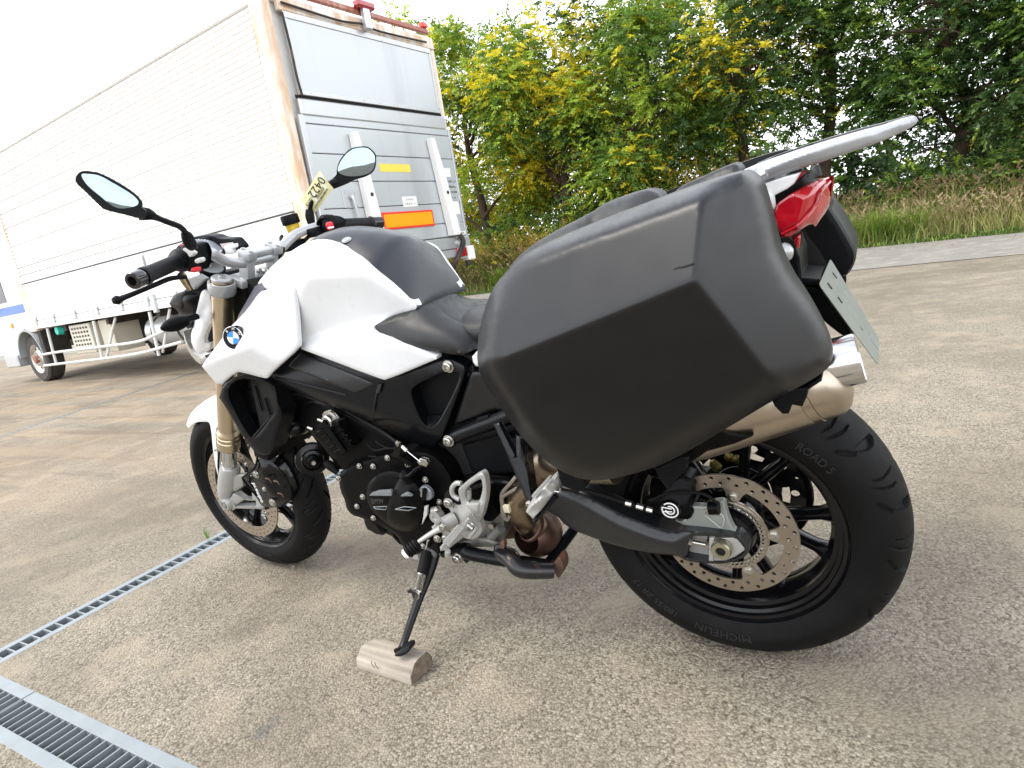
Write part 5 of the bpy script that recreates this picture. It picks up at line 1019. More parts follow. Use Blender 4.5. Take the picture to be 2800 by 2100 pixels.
# ---- side cases
CO = [(243, 600), (290, 545), (350, 500), (500, 425), (700, 345), (900, 270), (1100, 195), (1250, 145), (1400, 105), (1440, 100), (1490, 120), (1530, 165), (1555, 240), (1580, 330), (1600, 430), (1620, 500), (1680, 620), (1760, 720), (1830, 830), (1875, 920), (1892, 1000), (1888, 1060), (1860, 1090), (1790, 1140), (1600, 1240), (1400, 1360), (1250, 1450),
      (1100, 1535), (1000, 1580), (850, 1625), (720, 1650), (620, 1642), (520, 1600), (420, 1530), (300, 1400), (200, 1250), (130, 1150), (105, 1080), (100, 1000), (110, 900), (135, 790), (170, 700), (200, 650)]
def cdep(i):
    a, b = CO[i]; 
    return .0
CD = [.33, .335, .335, .33, .325, .32, .315, .31, .31, .31, .31, .305, .30, .30, .30, .305, .31, .31, .31, .30, .295, .29, .29, .30, .31, .32, .32, .32, .32, .32, .32, .32, .325, .33, .335, .335, .335, .335, .345, .35, .35, .345, .34]
CP_ = [(a, b, d) for (a, b), d in zip(CO, CD)]; n0 = len(CP_)
kA, kB, kC, kD = (1240, 212, .362), (1195, 640, .412), (1580, 1135, .358), (150, 1065, .402)
CSF = surf_of([[(kA, kB, kD), (kB, kD, kC), (kA, kB, kC),
       (kA, (350, 540, .350), (700, 345, .300)),
       (kC, (560, 1545, .362), (1250, 1450, .312)),
       ((145, 1000, .394), (185, 740, .376), (105, 1040, .338)), ((240, 1200, .392), (480, 1500, .374), (200, 1250, .338))]], .0011, 'M0')
cs = pn('side_case', CASE, CP_, fr='M0', back=.225, edge=.014, res=8, smooth=1, curve=1, surf=CSF, bs=60, fair=5, label='black hard side case with a scratch near its rear edge')
# inner half of the case with the seam, slightly smaller
CIN = [(960 + (a - 960) * .93 - 12, 880 + (b - 880) * .92 + 22, .255) for a, b in CO]
pn('case_lid_inner', CASE2, CIN, fr='M0', back=.165, edge=.004, res=22, curve=1)
# the right-hand case: mirrored geometry
V, Fs = pn('side_case', CASE, CP_, fr='M0', back=.225, edge=.022, res=14, smooth=3, curve=1, surf=CSF, bs=30, fair=6, geo=True)
o = obj('side_case', [Vector((v.x, -v.y, v.z)) for v in V], Fs, CASE, BK, 38); V, Fs = pn('case_lid_inner', CASE2, CIN, fr='M0', back=.165, edge=.004, res=22, curve=1, geo=True); obj('case_lid_inner', [Vector((v.x, -v.y, v.z)) for v in V], Fs, CASE2, BK, 38)
tube('scratch', [Pq(px('M0', a, b), float(CSF([px('M0', a, b)])[0])) for a, b in ((1088, 586), (1110, 576), (1150, 568), (1194, 553))], [.0004, .0012, .0016, .0014], DARK, cs, 6, 3)
for (q, d) in (([(1590, 1250), (1650, 1190), (1770, 1175), (1765, 1220), (1740, 1275), (1690, 1265), (1672, 1310), (1640, 1312), (1600, 1272)], .27), ([(1000, 1590), (1120, 1530), (1165, 1530), (1150, 1600), (1080, 1659), (1060, 1690), (1020, 1640)], .25), ([(1760, 1170), (1835, 1125), (1838, 1145), (1770, 1190)], .27)):
    pn('case_foot', BLK, [(a, b, d) for a, b in q], fr='M0', thick=.05, edge=.003, res=7)
pn('case_bracket', BLK, [('M6', 1890, 100, .27), ('M6', 2212, 260, .27), ('M6', 2212, 340, .27), ('M6', 2130, 390, .27), ('M6', 1960, 310, .27)], thick=.03, edge=.003, res=8)
# case rails
box('pannier_rail', Vector((.02, .155, .80)), .18, .008, .012, FRAMEB, BK, Matrix.Rotation(rad(12), 3, 'Y'), .003); box('pannier_rail', Vector((.02, -.155, .80)), .18, .008, .012, FRAMEB, BK, Matrix.Rotation(rad(12), 3, 'Y'), .003)
# right case inner face, seen behind the tail light
pn('case_seam', BLK, [('Y3', 905, 480, -.17), ('Y3', 935, 470, -.17), ('Y3', 960, 600, -.17), ('Y3', 1060, 740, -.17), ('Y3', 1180, 940, -.17), ('Y3', 1195, 1000, -.17), ('Y3', 1180, 1060, -.17), ('Y3', 1130, 1125, -.17), ('Y3', 1000, 1130, -.17), ('Y3', 820, 1120, -.17), ('Y3', 760, 1000, -.17), ('Y3', 800, 700, -.17), ('Y3', 870, 520, -.17)], back=-.30, edge=.012, res=9, curve=1)
pn('case_rear_shell', CASE, [('Y3', 920, 472, -.20), ('Y3', 940, 475, -.20), ('Y3', 975, 620, -.20), ('Y3', 1080, 745, -.20), ('Y3', 1192, 940, -.20), ('Y3', 1200, 1000, -.20), ('Y3', 1180, 1060, -.20), ('Y3', 1145, 1110, -.20), ('Y3', 900, 1000, -.20), ('Y3', 850, 600, -.20)], back=-.36, edge=.006, res=12, curve=1)
# ---- tail rack, lamp, plate
RK_ = [('Y3', 485, 488), ('Y3', 620, 430), ('Y3', 900, 335), ('Y3', 1200, 245), ('Y3', 1400, 195), ('Y3', 1530, 150), ('Y3', 1560, 150), ('Y3', 1574, 178), ('Y3', 1550, 205), ('Y3', 1480, 245), ('Y3', 1330, 310), ('Y3', 1100, 390), ('Y3', 900, 455), ('Y3', 700, 520), ('Y3', 610, 560), ('Y3', 580, 530)]
RAKM = mat('rack_silver', (.40, .415, .44), .33, metal=.3, coat=.25, bump=(500, .08, .0003))
for sg in (1, -1):
    V, Fs = panel('rack', BK, RAKM, [(f, a, b, .085 - .03 * max(0, (a - 1300) / 270)) for f, a, b in RK_], [('Y3', 900, 375, .100), ('Y3', 1300, 260, .088), ('Y3', 650, 475, .098), ('Y3', 1480, 200, .072)], [(16, 17), (18, 16), (17, 19)], thick=.028, edge=.006, res=6, smooth=2, curve=1, geo=True)
    obj('grab_rail', [Vector((v.x, v.y * sg, v.z)) for v in V], Fs, RAKM, BK, 38)
tip0 = P('Y3', 1555, 165, .055); tip1 = P('Y3', 1560, 190, .055)
loft('rack_crosspiece', [[Vector((v.x, y, v.z)) for v in (P('Y3', 1380, 205, .06), P('Y3', 1480, 170, .055), P('Y3', 1556, 152, .055), P('Y3', 1572, 175, .055), P('Y3', 1540, 208, .055), P('Y3', 1400, 262, .06))] for y in (.056, .03, 0, -.03, -.056)], RAKM, sm=30)
loft('rack_plate', [[Vector((v.x, y, v.z)) for v in (P('Y3', 640, 432, .06), P('Y3', 860, 352, .06), P('Y3', 900, 352, .06), P('Y3', 700, 432, .06))] for y in (.075, 0, -.075)], BLK, sm=30)
tube('rack_bolt_hollow', [P('Y3', 605, 520, .098), P('Y3', 655, 492, .1)], .006, SILVER, BK, 8, 0)
pn('tail_side_cover', mat('tail_cover_white', (.72, .72, .72), .3, coat=.4), [('Y3', 618, 565, .085), ('Y3', 760, 515, .085), ('Y3', 860, 490, .085), ('Y3', 820, 560, .085), ('Y3', 780, 590, .085), ('Y3', 655, 655, .085)], thick=.02, edge=.003, res=7)
pn('tail_top_red', RED, [('Y3', 780, 512, .07), ('Y3', 905, 478, .06), ('Y3', 860, 520, .06), ('Y3', 825, 555, .07)], thick=.02, edge=.003, res=6)
pn('tail_lamp_housing', BLK, [('Y3', 655, 655, .075), ('Y3', 780, 590, .08), ('Y3', 880, 510, .06), ('Y3', 930, 480, .0), ('Y3', 960, 540, .0), ('Y3', 900, 700, .04), ('Y3', 790, 890, .07), ('Y3', 735, 900, .075), ('Y3', 700, 850, .075), ('Y3', 672, 720, .075)], back=-.06, edge=.004, res=8, curve=1)
tlp = pn('tail_lamp', RED, [('Y3', 697, 690, .080), ('Y3', 800, 615, .082), ('Y3', 950, 540, .055), ('Y3', 1062, 510, .0, 's'), ('Y3', 1066, 560, .0), ('Y3', 1040, 680, .015), ('Y3', 1010, 735, .02), ('Y3', 970, 790, .035), ('Y3', 950, 822, .045), ('Y3', 930, 800, .048), ('Y3', 860, 840, .068), ('Y3', 765, 898, .08), ('Y3', 735, 860, .084), ('Y3', 710, 790, .084)],
   [('Y3', 900, 640, .085), ('Y3', 860, 790, .085), ('Y3', 980, 600, .055), ('Y3', 960, 740, .055)], [(0, 14), (14, 16), (16, 3)], back=-.0, edge=.006, res=6, smooth=2, curve=1)
V, Fs = panel('t', BK, RED, [('Y3', 697, 690, .080), ('Y3', 950, 540, .055), ('Y3', 1062, 510, .0), ('Y3', 1040, 680, .015), ('Y3', 950, 820, .045), ('Y3', 765, 898, .08), ('Y3', 710, 790, .084)], thick=.02, edge=.004, res=12, geo=True)
obj('tail_lamp', [Vector((v.x, -v.y, v.z)) for v in V], Fs, RED, BK, 40)
tube('lamp_trim', [P('Y3', 745, 865, .086), P('Y3', 860, 800, .089), P('Y3', 950, 690, .066), P('Y3', 990, 600, .056), P('Y3', 1040, 545, .02)], .0025, RED, tlp, 8, 6)
tsi = tube('rear_turn_signal', [P('Y3', 705, 915, .08), P('Y3', 735, 935, .12), P('Y3', 755, 955, .15)], [.010, .014, .018], BLK, BK, 14)
lathe('signal_lens', [(0, .012), (.008, .010), (.014, .004), (.016, -.004)], P('Y3', 768, 978, .150), (-.9, .25, -.2), LENS, tsi, 20); pn('lamp_tab', RED, [('Y3', 820, 880, .05), ('Y3', 860, 865, .05), ('Y3', 855, 940, .05), ('Y3', 825, 985, .05), ('Y3', 805, 980, .05)], thick=.03, edge=.003, res=6)
tsr = tube('rear_turn_signal', [Vector((-.10, -.08, .87)), Vector((-.11, -.13, .868)), Vector((-.115, -.16, .865))], [.010, .014, .018], BLK, BK, 14)
# plate: a bent rectangle facing backwards; solved from its four corners
PC = [(1040, 1012), (975, 1165), (1330, 1659), (1340, 1580)]
pl0, pl1, pl2 = P('Y3', 1040, 1012, -.07), P('Y3', 972, 1168, .115), P('Y3', 1328, 1656, .115)
exp_ = pl0 - pl1; pl3 = P('Y3', 1336, 1500, -.07)
plv = [pl1, pl2, pl3, pl0]; nn = (pl0 - pl1).cross(pl2 - pl1).normalized(); nn = nn if nn.dot(CB - pl1) > 0 else -nn
npl = thing  # (name kept free)
def plate_pt(a, b, h=0): return pl1.lerp(pl0, a).lerp(pl2.lerp(pl3, a), b) + nn * h
rr_ = .06; co = []
for (ca, cb_, a0) in ((.06, .05, 180), (.94, .05, 270), (.94, .95, 0), (.06, .95, 90)):
    for t in range(5): a = rad(a0 + 90 * t / 4); co.append((ca + .06 * math.cos(a), cb_ + .05 * math.sin(a)))
# order by angle
co.sort(key=lambda q: math.atan2(q[1] - .5, q[0] - .5)); n = len(co)
npm = obj('number_plate', [plate_pt(a, b, .0006) for a, b in co] + [plate_pt(a, b, -.0006) for a, b in co], [tuple(range(n)), tuple(range(n, 2 * n))[::-1]] + [(i, (i + 1) % n, (i + 1) % n + n, i + n) for i in range(n)], PLATE, BK, 30)
for (a, b) in ((.72, .13), (.28, .12), (.30, .30), (.35, .66)): obj('plate_slot', *box_geo(plate_pt(a, b, .0012), (pl0 - pl1).normalized() * .0015, (pl2 - pl1).normalized() * .006, nn * .0006), DARK, npm, 0)
obj('plate_strip', *box_geo(plate_pt(.55, .90, .001), (pl0 - pl1).normalized() * .012, (pl2 - pl1).normalized() * .014, nn * .0004), mat('plate_sticker', (.22, .22, .20), .6), npm, 0)
pn('plate_holder', BLK, [('Y3', 830, 1120, .05), ('Y3', 980, 1135, .05), ('Y3', 1000, 1170, .05), ('Y3', 975, 1175, .05), ('Y3', 880, 1170, .05), ('Y3', 845, 1165, .05)], thick=.1, edge=.002, res=8)
pn('rear_splash_guard', BLK, [('Y3', 850, 1170, .03), ('Y3', 975, 1180, .03), ('Y3', 1010, 1250, .03), ('Y3', 1140, 1420, .03), ('Y3', 1195, 1505, .03), ('Y3', 1130, 1490, .03), ('Y3', 1000, 1390, .03), ('Y3', 940, 1320, .03), ('Y3', 890, 1230, .03)], thick=.08, edge=.004, res=9, curve=1)
pn('tail_bracket', FRAMEB, [('Y3', 660, 850, .06), ('Y3', 800, 870, .06), ('Y3', 860, 1000, .06), ('Y3', 870, 1180, .06), ('Y3', 760, 1250, .06), ('Y3', 640, 1100, .06), ('Y3', 600, 900, .06)], back=-.06, edge=.003, res=12)
# ---- engine
CC_ = [('Z5', 74, 715, .150), ('Z5', 89, 655, .150), ('Z5', 180, 610, .150), ('Z5', 284, 572, .150), ('Z5', 424, 525, .150), ('Z5', 620, 500, .150), ('Z5', 780, 520, .150), ('Z5', 900, 640, .150), ('Z5', 960, 800, .150), ('Z5', 940, 960, .150), ('Z5', 860, 1080, .150), ('Z5', 800, 1180, .150), ('Z5', 730, 1260, .150), ('Z5', 640, 1300, .150), ('Z5', 560, 1240, .150), ('Z5', 510, 1140, .150),
       ('Z5', 400, 1080, .150), ('Z5', 240, 1010, .150), ('Z5', 170, 990, .150), ('Z5', 130, 940, .150), ('Z5', 120, 880, .150), ('Z5', 85, 810, .150)]
eng = pn('crankcase', ENG, CC_, back=-.12, edge=.008, res=9, curve=1)
pn('crankcase_lower', ENG, [('Z5', 260, 960, .135), ('Z5', 480, 1100, .135), ('Z5', 500, 1150, .135), ('Z5', 560, 1240, .135), ('Z5', 440, 1120, .130), ('Z5', 300, 1120, .120), ('Z5', 262, 1040, .12)], back=-.1, edge=.008, res=8, curve=1)
lathe('oil_filter', [(0, .012), (.025, .012), (.036, .004), (.038, -.01), (.038, -.06)], P('Z5', 350, 1060, .13), (.15, 1, -.25), ENG, BK, 28)
cov = pn('clutch_cover', ENG, [('Z5', 278, 850, .176), ('Z5', 290, 760, .176), ('Z5', 340, 690, .176), ('Z5', 440, 645, .176), ('Z5', 540, 660, .176), ('Z5', 640, 700, .176), ('Z5', 720, 790, .174), ('Z5', 755, 900, .172), ('Z5', 745, 1000, .17), ('Z5', 700, 1080, .17), ('Z5', 620, 1117, .170), ('Z5', 560, 1115, .170), ('Z5', 480, 1090, .172), ('Z5', 380, 1010, .174), ('Z5', 310, 940, .176)], [('Z5', 500, 860, .186), ('Z5', 640, 960, .18)], back=.14, edge=.008, res=7, curve=2, smooth=3)
bos = pn('clutch_cover_boss', ENG, [('Z5', 545, 690, .186), ('Z5', 590, 670, .186), ('Z5', 640, 730, .186), ('Z5', 700, 800, .184), ('Z5', 730, 900, .182), ('Z5', 715, 1020, .18), ('Z5', 660, 1090, .178), ('Z5', 570, 1105, .178), ('Z5', 470, 1075, .18), ('Z5', 425, 1010, .184), ('Z5', 450, 880, .19), ('Z5', 490, 780, .19)], [('Z5', 560, 860, .205), ('Z5', 600, 1000, .196)], back=.16, edge=.008, res=7, curve=2, smooth=3)
grm = mat('cover_inlay_grey', (.20, .215, .225), .35, metal=.3)
for pts_, y in (([(302, 845), (320, 825), (370, 808), (468, 803), (474, 825), (470, 847)], .199), ([(540, 850), (548, 838), (580, 822), (605, 830), (626, 848)], .2085)): panel('cover_inlay', cov, grm, [(a, b, y) for a, b in pts_], fr='Z5', thick=.006, edge=.001, res=6, smooth=0)
def outline_loop(pl_, y, r, nm, m, par): tube(nm, [P('Z5', a, b, y) for a, b in pl_ + [pl_[0]]], r, m, par, 6, 0)
outline_loop([(335, 930), (438, 925), (428, 950), (352, 944)], .196, .0013, 'cover_trim', grm, cov); outline_loop([(500, 947), (570, 927), (658, 936), (600, 957)], .2065, .0013, 'cover_trim', grm, cov)
text('lettering', 'BMW', P('Z5', 368, 888, .1985), P('Z5', 430, 890, .197) - P('Z5', 310, 890, .197), (0, 0, 1), .0175, mat('dark_letters', (.035, .035, .038), .25), cov, .002)
oc = P('Z5', 733, 823, .180); oil = lathe('oil_cap', [(0, .004), (.016, .004), (.0185, .002), (.019, -.006)], oc, (0, 1, 0), mat('oil_cap_grey', (.22, .24, .26), .3, metal=.4), BK, 28)
obj('cap_grip', *box_geo(oc + Vector((0, .006, 0)), (.007, 0, -.015), (.004, 0, .0018), (0, .004, 0)), ENG, oil); obj('dip_tab', *box_geo(oc + Vector((.006, .0075, .004)), (.004, 0, -.010), (.0018, 0, .001), (0, .002, 0)), STEEL, oil)
pn('level_window', GREYB, [('Z5', 720, 925, .184), ('Z5', 745, 922, .184), ('Z5', 740, 990, .184), ('Z5', 700, 1065, .183), ('Z5', 712, 1000, .183)], thick=.005, edge=.001, res=6)
for (a, b, y) in ((232, 618, .152), (336, 620, .152), (444, 556, .152), (597, 605, .160), (75, 710, .152), (257, 850, .178), (214, 922, .152), (338, 1010, .152), (730, 720, .17), (836, 892, .152), (558, 1133, .14), (672, 1150, .14), (822, 1167, .15), (777, 576, .14)): bolt(BK, P('Z5', a, b, y), r=.0058, h=.007)
# lever on the clutch shaft and its cable
tube('release_lever', [P('Z5', 575, 690, .195), P('Z5', 620, 680, .20), P('Z5', 660, 640, .20), P('Z5', 720, 605, .20)], [.010, .009, .007, .005], ENG, BK, 12, 5, (1, .6))
lathe('lever_pivot', [(0, .012), (.006, .012), (.013, .006), (.013, -.02)], P('Z5', 575, 688, .196), (0, .4, 1), ENG, BK, 20)
pn('cable_clevis', STEEL, [('Z5', 665, 590, .208), ('Z5', 690, 560, .208), ('Z5', 735, 572, .208), ('Z5', 752, 602, .208), ('Z5', 735, 628, .208), ('Z5', 705, 618, .208), ('Z5', 680, 612, .208)], thick=.008, edge=.002, res=4)
tube('clutch_cable', [P('Z5', 592, 508, .205), P('Z5', 690, 588, .208)], .0016, CHROME, BK, 6, 0); lathe('cable_adjuster', [(0, -.004), (.004, -.004), (.005, .0), (.005, .012), (.003, .013)], P('Z5', 562, 480, .203), P('Z5', 592, 508, .205) - P('Z5', 562, 480, .203), STEEL, BK, 8)
tube('cable_sheath', [P('Z5', 560, 478, .203), P('Z5', 510, 440, .19), P('Z5', 400, 360, .17), P('Z5', 280, 290, .14), P('Z5', 120, 200, .12)], .0038, RUB, BK, 8)
lathe('cable_nut', [(0, 0), (.006, 0), (.0065, .008), (0, .009)], P('Z5', 515, 445, .196), P('Z5', 560, 478, .203) - P('Z5', 510, 440, .19), STEEL, BK, 6)
pn('cable_bracket', ENG, [('Z5', 500, 450, .185), ('Z5', 560, 470, .185), ('Z5', 530, 540, .175), ('Z5', 640, 600, .17), ('Z5', 600, 625, .165), ('Z5', 500, 560, .165), ('Z5', 470, 545, .165)], thick=.004, edge=.001, res=7)
for pp in ([(290, 450), (340, 500), (420, 490), (500, 485)], [(350, 430), (430, 480), (500, 488)], [(300, 545), (380, 550)]): tube('wire', [P('Z5', a, b, .14) for a, b in pp], .003, RUB, BK, 6)
# cylinder, head, regulator
pn('cylinder_block', ENG, [('Z4', 870, 700, .115), ('Z4', 900, 560, .115), ('Z4', 1000, 540, .115), ('Z4', 1200, 620, .115), ('Z4', 1500, 760, .115), ('Z4', 1700, 880, .115), ('Z4', 1620, 980, .115), ('Z4', 1380, 1000, .115), ('Z4', 1180, 1085, .115), ('Z4', 1130, 980, .115), ('Z4', 1060, 920, .115), ('Z4', 960, 780, .115)], back=-.12, edge=.008, res=10, curve=1)
pn('head_cover', ENG, [('Z4', 740, 520, .10), ('Z4', 880, 480, .10), ('Z4', 1060, 560, .10), ('Z4', 930, 720, .10), ('Z4', 860, 700, .10), ('Z4', 700, 600, .10)], back=-.12, edge=.006, res=10, curve=1)
rg = pn('regulator', ENG, [('Z4', 955, 765, .150), ('Z4', 1060, 690, .150), ('Z4', 1170, 700, .150), ('Z4', 1290, 890, .150), ('Z4', 1150, 985, .150), ('Z4', 1120, 960, .150)], thick=.03, edge=.003, res=9)
for k in range(5):
    a0, b0 = 1010 + k * 31, 760 + k * 38
    obj('cooling_fin', *tube_geo([P('Z4', a0 + 10, b0 + 14, .154), P('Z4', a0 + 62, b0 - 18, .154)], .0045, 6, 0, flat=(1, .5)), GLOSSB, rg); obj('cooling_fin', *tube_geo([P('Z4', a0 + 118, b0 + 2 - 8, .154), P('Z4', a0 + 165, b0 - 34, .154)], .004, 6, 3, flat=(1, .5)), GLOSSB, rg)
tube('regulator_rib', [P('Z4', 1060, 700, .156), P('Z4', 1220, 930, .156)], .007, ENG, rg, 8, 0)
for (a, b) in ((1060, 695), (982, 755)): lathe('stud', [(0, .014), (.0045, .014), (.005, .0)], P('Z4', a, b, .152), (.7, .3, .5), STEEL, rg, 8)
# horn
hc = P('H4', 1570, 700, .12); hn = Vector((-.78, .62, .05)).normalized()
hrn = lathe('horn', [(0, .0), (.020, .0), (.030, -.004), (.044, -.006), (.046, -.010), (.046, -.020), (.036, -.034), (0, -.036)], hc, hn, GLOSSB, BK, 40)
lathe('horn_ring', [(.026, .001), (.028, .006), (.031, .001)], hc, hn, GLOSSB, hrn, 32, True); lathe('horn_core', [(.018, 0), (.017, .016), (.010, .02), (.010, .024), (0, .024)], hc, hn, ENG, hrn, 24); lathe('horn_nut', [(0, .032), (.006, .032), (.0065, .024)], hc, hn, STEEL, hrn, 6)
tube('horn_plug', [P('H4', 1730, 730, .115), P('H4', 1790, 770, .115), P('H4', 1870, 850, .115)], [.010, .013, .008], RUB, BK, 10)
# dark inner mass between engine, air box and swing arm (battery tray, hoses)
pn('battery_tray', BLK, [('M5', 945, 1190, .115), ('M5', 1360, 1045, .115), ('M5', 1600, 1100, .115), ('M5', 1700, 1500, .115), ('M5', 1400, 1530, .115), ('M5', 1070, 1510, .115)], [], back=-.1, edge=.005, res=12)
pn('tail_side_inner', CASE, [('M5', 1045, 300, .132), ('M5', 1110, 285, .132), ('M5', 1200, 300, .132), ('M5', 1500, 700, .132), ('M5', 1500, 800, .132), ('M5', 1350, 770, .132), ('M5', 850, 945, .132), ('M5', 848, 900, .132)], [], back=.0, edge=.006, res=9, curve=0)
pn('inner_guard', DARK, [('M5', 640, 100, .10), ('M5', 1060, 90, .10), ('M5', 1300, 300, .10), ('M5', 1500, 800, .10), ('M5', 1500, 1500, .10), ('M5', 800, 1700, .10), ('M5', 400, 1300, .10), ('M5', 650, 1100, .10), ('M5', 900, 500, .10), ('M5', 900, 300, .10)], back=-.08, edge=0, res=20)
tube('subframe_tube', [P('M5', 795, 1120, .13), P('M5', 920, 1050, .135), P('M5', 1150, 960, .14), P('M5', 1440, 850, .14), P('M5', 1900, 660, .14)], [.017, .016, .0155, .0155, .0155], FRAMEB, BK, 16, 5)
tube('subframe_lower', [P('M5', 950, 1110, .125), P('M5', 1350, 1010, .125), P('M5', 1600, 940, .125)], .012, BLK, BK, 12, 3)
bolt(BK, P('M5', 788, 1125, .150), r=.0105, h=.012)
tube('tail_tube_upper', [P('M5', 1000, 300, .11), P('M5', 1130, 250, .11)], .014, FRAMEB, BK, 12, 0)
box('tray_latch', P('M5', 1215, 870, .145), .017, .006, .008, BLK, BK, Matrix.Rotation(rad(14), 3, 'Y'), .003)
# pillion bracket: a V of two square bars
def bar(nm, a, b, w_, m, par=BK, w2=None): return tube(nm, [a, b], [w_, w2 or w_], m, par, 4, 0, (1, .7))
pn('pillion_bracket', FRAMEB, [('M5', 1320, 920, .190), ('M5', 1390, 915, .190), ('M5', 1600, 1330, .225), ('M5', 1590, 1040, .195), ('M5', 1660, 1100, .200), ('M5', 1710, 1440, .232), ('M6', 1560, 100, .236), ('M6', 1625, 440, .255), ('M6', 1640, 490, .26), ('M6', 1590, 540, .26), ('M6', 1540, 420, .252), ('M6', 1365, 0, .222)], thick=.014, edge=.003, res=6)
pn('pillion_bracket_rib', GLOSSB, [('M5', 1665, 1110, .19), ('M5', 1740, 1180, .19), ('M6', 1600, 150, .225), ('M6', 1640, 400, .248), ('M6', 1625, 430, .25), ('M6', 1570, 200, .23)], thick=.02, edge=.002, res=8)
# pillion peg
pp = pn('pillion_peg', ALLOY, [('M6', 1558, 600, .300), ('M6', 1640, 440, .285), ('M6', 1760, 310, .275), ('M6', 1890, 175, .262), ('M6', 1915, 168, .262), ('M6', 1950, 230, .262), ('M6', 1950, 265, .262), ('M6', 1880, 400, .270), ('M6', 1760, 550, .285), ('M6', 1640, 678, .300)], [('M6', 1700, 480, .306), ('M6', 1850, 300, .290)], thick=.018, edge=.004, res=6, smooth=2)
for k in range(12): a = k / 11; q = Vector(P('M6', 1650 + 175 * a, 436 - 190 * a, .296 - .014 * a)); obj('peg_tooth', *tube_geo([q + Vector((0, -.006, .004)), q + Vector((0, .004, .003))], .003, 5, 0), ALLOY, pp)
bar('peg_underside', P('M6', 1650, 690, .285), P('M6', 1890, 420, .27), .010, BLK, pp); tube('peg_spring', [P('M6', 1870, 370, .272), P('M6', 1930, 380, .272), P('M6', 1940, 330, .272)], .002, STEEL, BK, 6)
bolt(BK, P('M6', 1600, 515, .265), r=.006, h=.006)
# exhaust: link pipe, collector ball, muffler
ehp = tube('exhaust_pipe', [P('M6', 1660, 770, .06), P('M6', 1550, 700, .10), P('M6', 1470, 560, .12), P('M6', 1480, 430, .13), P('M6', 1600, 300, .14), P('M6', 1760, 130, .15), P('M6', 1900, 40, .155), P('M0', 800, 1530, .16)], [.032, .029, .027, .025, .027, .036, .046, .052], HOT, BK, 28, 8)
ec_ = P('M6', 1690, 840, .04); o = lathe('exhaust_collector', [(0, -.060), (.028, -.058), (.046, -.042), (.054, -.014), (.056, .004), (.053, .022), (.044, .038), (.034, .048)], ec_, (.1, 1, .25), RUSTP, BK, 36)
lathe('pipe_clamp', [(.033, .0), (.037, .002), (.037, .010), (.033, .012)], P('M6', 1640, 770, .085), (.3, .6, .7), RUSTP, BK, 28, True)
tube('exhaust_header', [P('M6', 1450, 760, .0), P('M6', 1250, 790, .02), P('M6', 1000, 760, .0)], [.03, .026, .026], RUSTM, BK, 14)
for dx in (0, 60): tube('oxygen_wire', [P('M6', 1450 + dx, 215 + dx * .9, .15), P('M6', 1400 + dx, 280 + dx, .155), P('M6', 1300 + dx * .1, 400 + dx * .6, .15), P('M6', 1300, 500 + dx * .4, .15), P('M6', 1305 + dx * .2, 620, .15), P('M6', 1350, 690, .145), P('M6', 1385, 640, .145)], .0042, mat('grey_hose', (.19, .17, .14), .5), BK, 8)
box('wire_clip', P('M6', 1352, 565, .155), .008, .005, .009, mat('clip_cream', (.62, .58, .44), .4), BK, None, .002)
# muffler: tapered oval can
m0, m1 = P('M0', 900, 1640, .165), P('K2', 1150, 90, .165); md = (m1 - m0)
def oval(c, r1, r2, d):
    d = d.normalized(); s = Vector((0, 1, 0)); s = (s - d * s.dot(d)).normalized(); u = d.cross(s); return [c + s * r1 * math.cos(t) + u * r2 * math.sin(t) for t in [2 * math.pi * i / 32 for i in range(32)]]
MA, MB = P('M0', 1198, 1385, .165), P('M0', 1880, 1135, .165); dd = (MB - MA); ms = []
for k, r in ((-.35, .040), (-.15, .054), (0, .058), (.5, .060), (.80, .060), (.81, .0585), (.815, .0602), (.87, .0602), (.875, .0585), (.88, .060), (1.0, .058), (1.05, .050), (1.09, .034)): ms.append(oval(MA + dd * k + Vector((0, 0, .0)), r * .90, r * .98, dd))
mf = loft('muffler', ms, MUFF, sm=40)
tc_ = P('M0', 1960, 1050, .165); td = (P('M0', 2010, 1040, .165) - P('M0', 1860, 1060, .165)).normalized(); q_ = P('M0', 1935, 1052, .165)
tpp = lathe('muffler_tip', [(.036, -.055), (.0385, -.05), (.0385, .024), (.0375, .026), (.0355, .024), (.034, -.03), (0, -.03)], q_, (-.975, -.07, .20), MUFT, BK, 40)
pn('muffler_shield', ENG, [('M0', 1090, 1540, .225), ('M0', 1240, 1440, .225), ('M0', 1335, 1402, .225), ('M0', 1400, 1418, .225), ('M0', 1490, 1424, .225), ('M0', 1400, 1462, .225), ('M0', 1260, 1500, .225), ('M0', 1120, 1600, .225)], thick=.01, edge=.002, res=8)
# swing arm
SW = [('M6', 1560, 480, .130), ('M6', 1800, 320, .132), ('M6', 2000, 330, .134), ('M6', 2212, 400, .136), ('K1', 0, 935, .136), ('K1', 250, 1030, .137), ('K1', 400, 1085, .138), ('K1', 570, 1112, .138), ('K1', 610, 1095, .138), ('K1', 800, 1110, .138), ('K1', 1160, 1150, .135), ('K1', 1230, 1210, .133), ('K1', 1290, 1310, .133), ('K1', 1250, 1370, .133), ('K1', 1130, 1425, .134), ('K1', 1000, 1445, .135), ('K1', 850, 1440, .136), ('K1', 650, 1420, .138), ('K1', 560, 1360, .138), ('K1', 300, 1340, .136), ('K1', 0, 1280, .134), ('M6', 2190, 850, .132), ('M6', 2000, 760, .130), ('M6', 1900, 640, .126), ('M6', 1700, 560, .124), ('M6', 1500, 560, .12)]
SWI = [('K1', 0, 1085, .152), ('K1', 360, 1220, .154), ('K1', 520, 1250, .154), ('M6', 2212, 560, .150), ('M6', 1950, 440, .146)]
nS = len(SW)
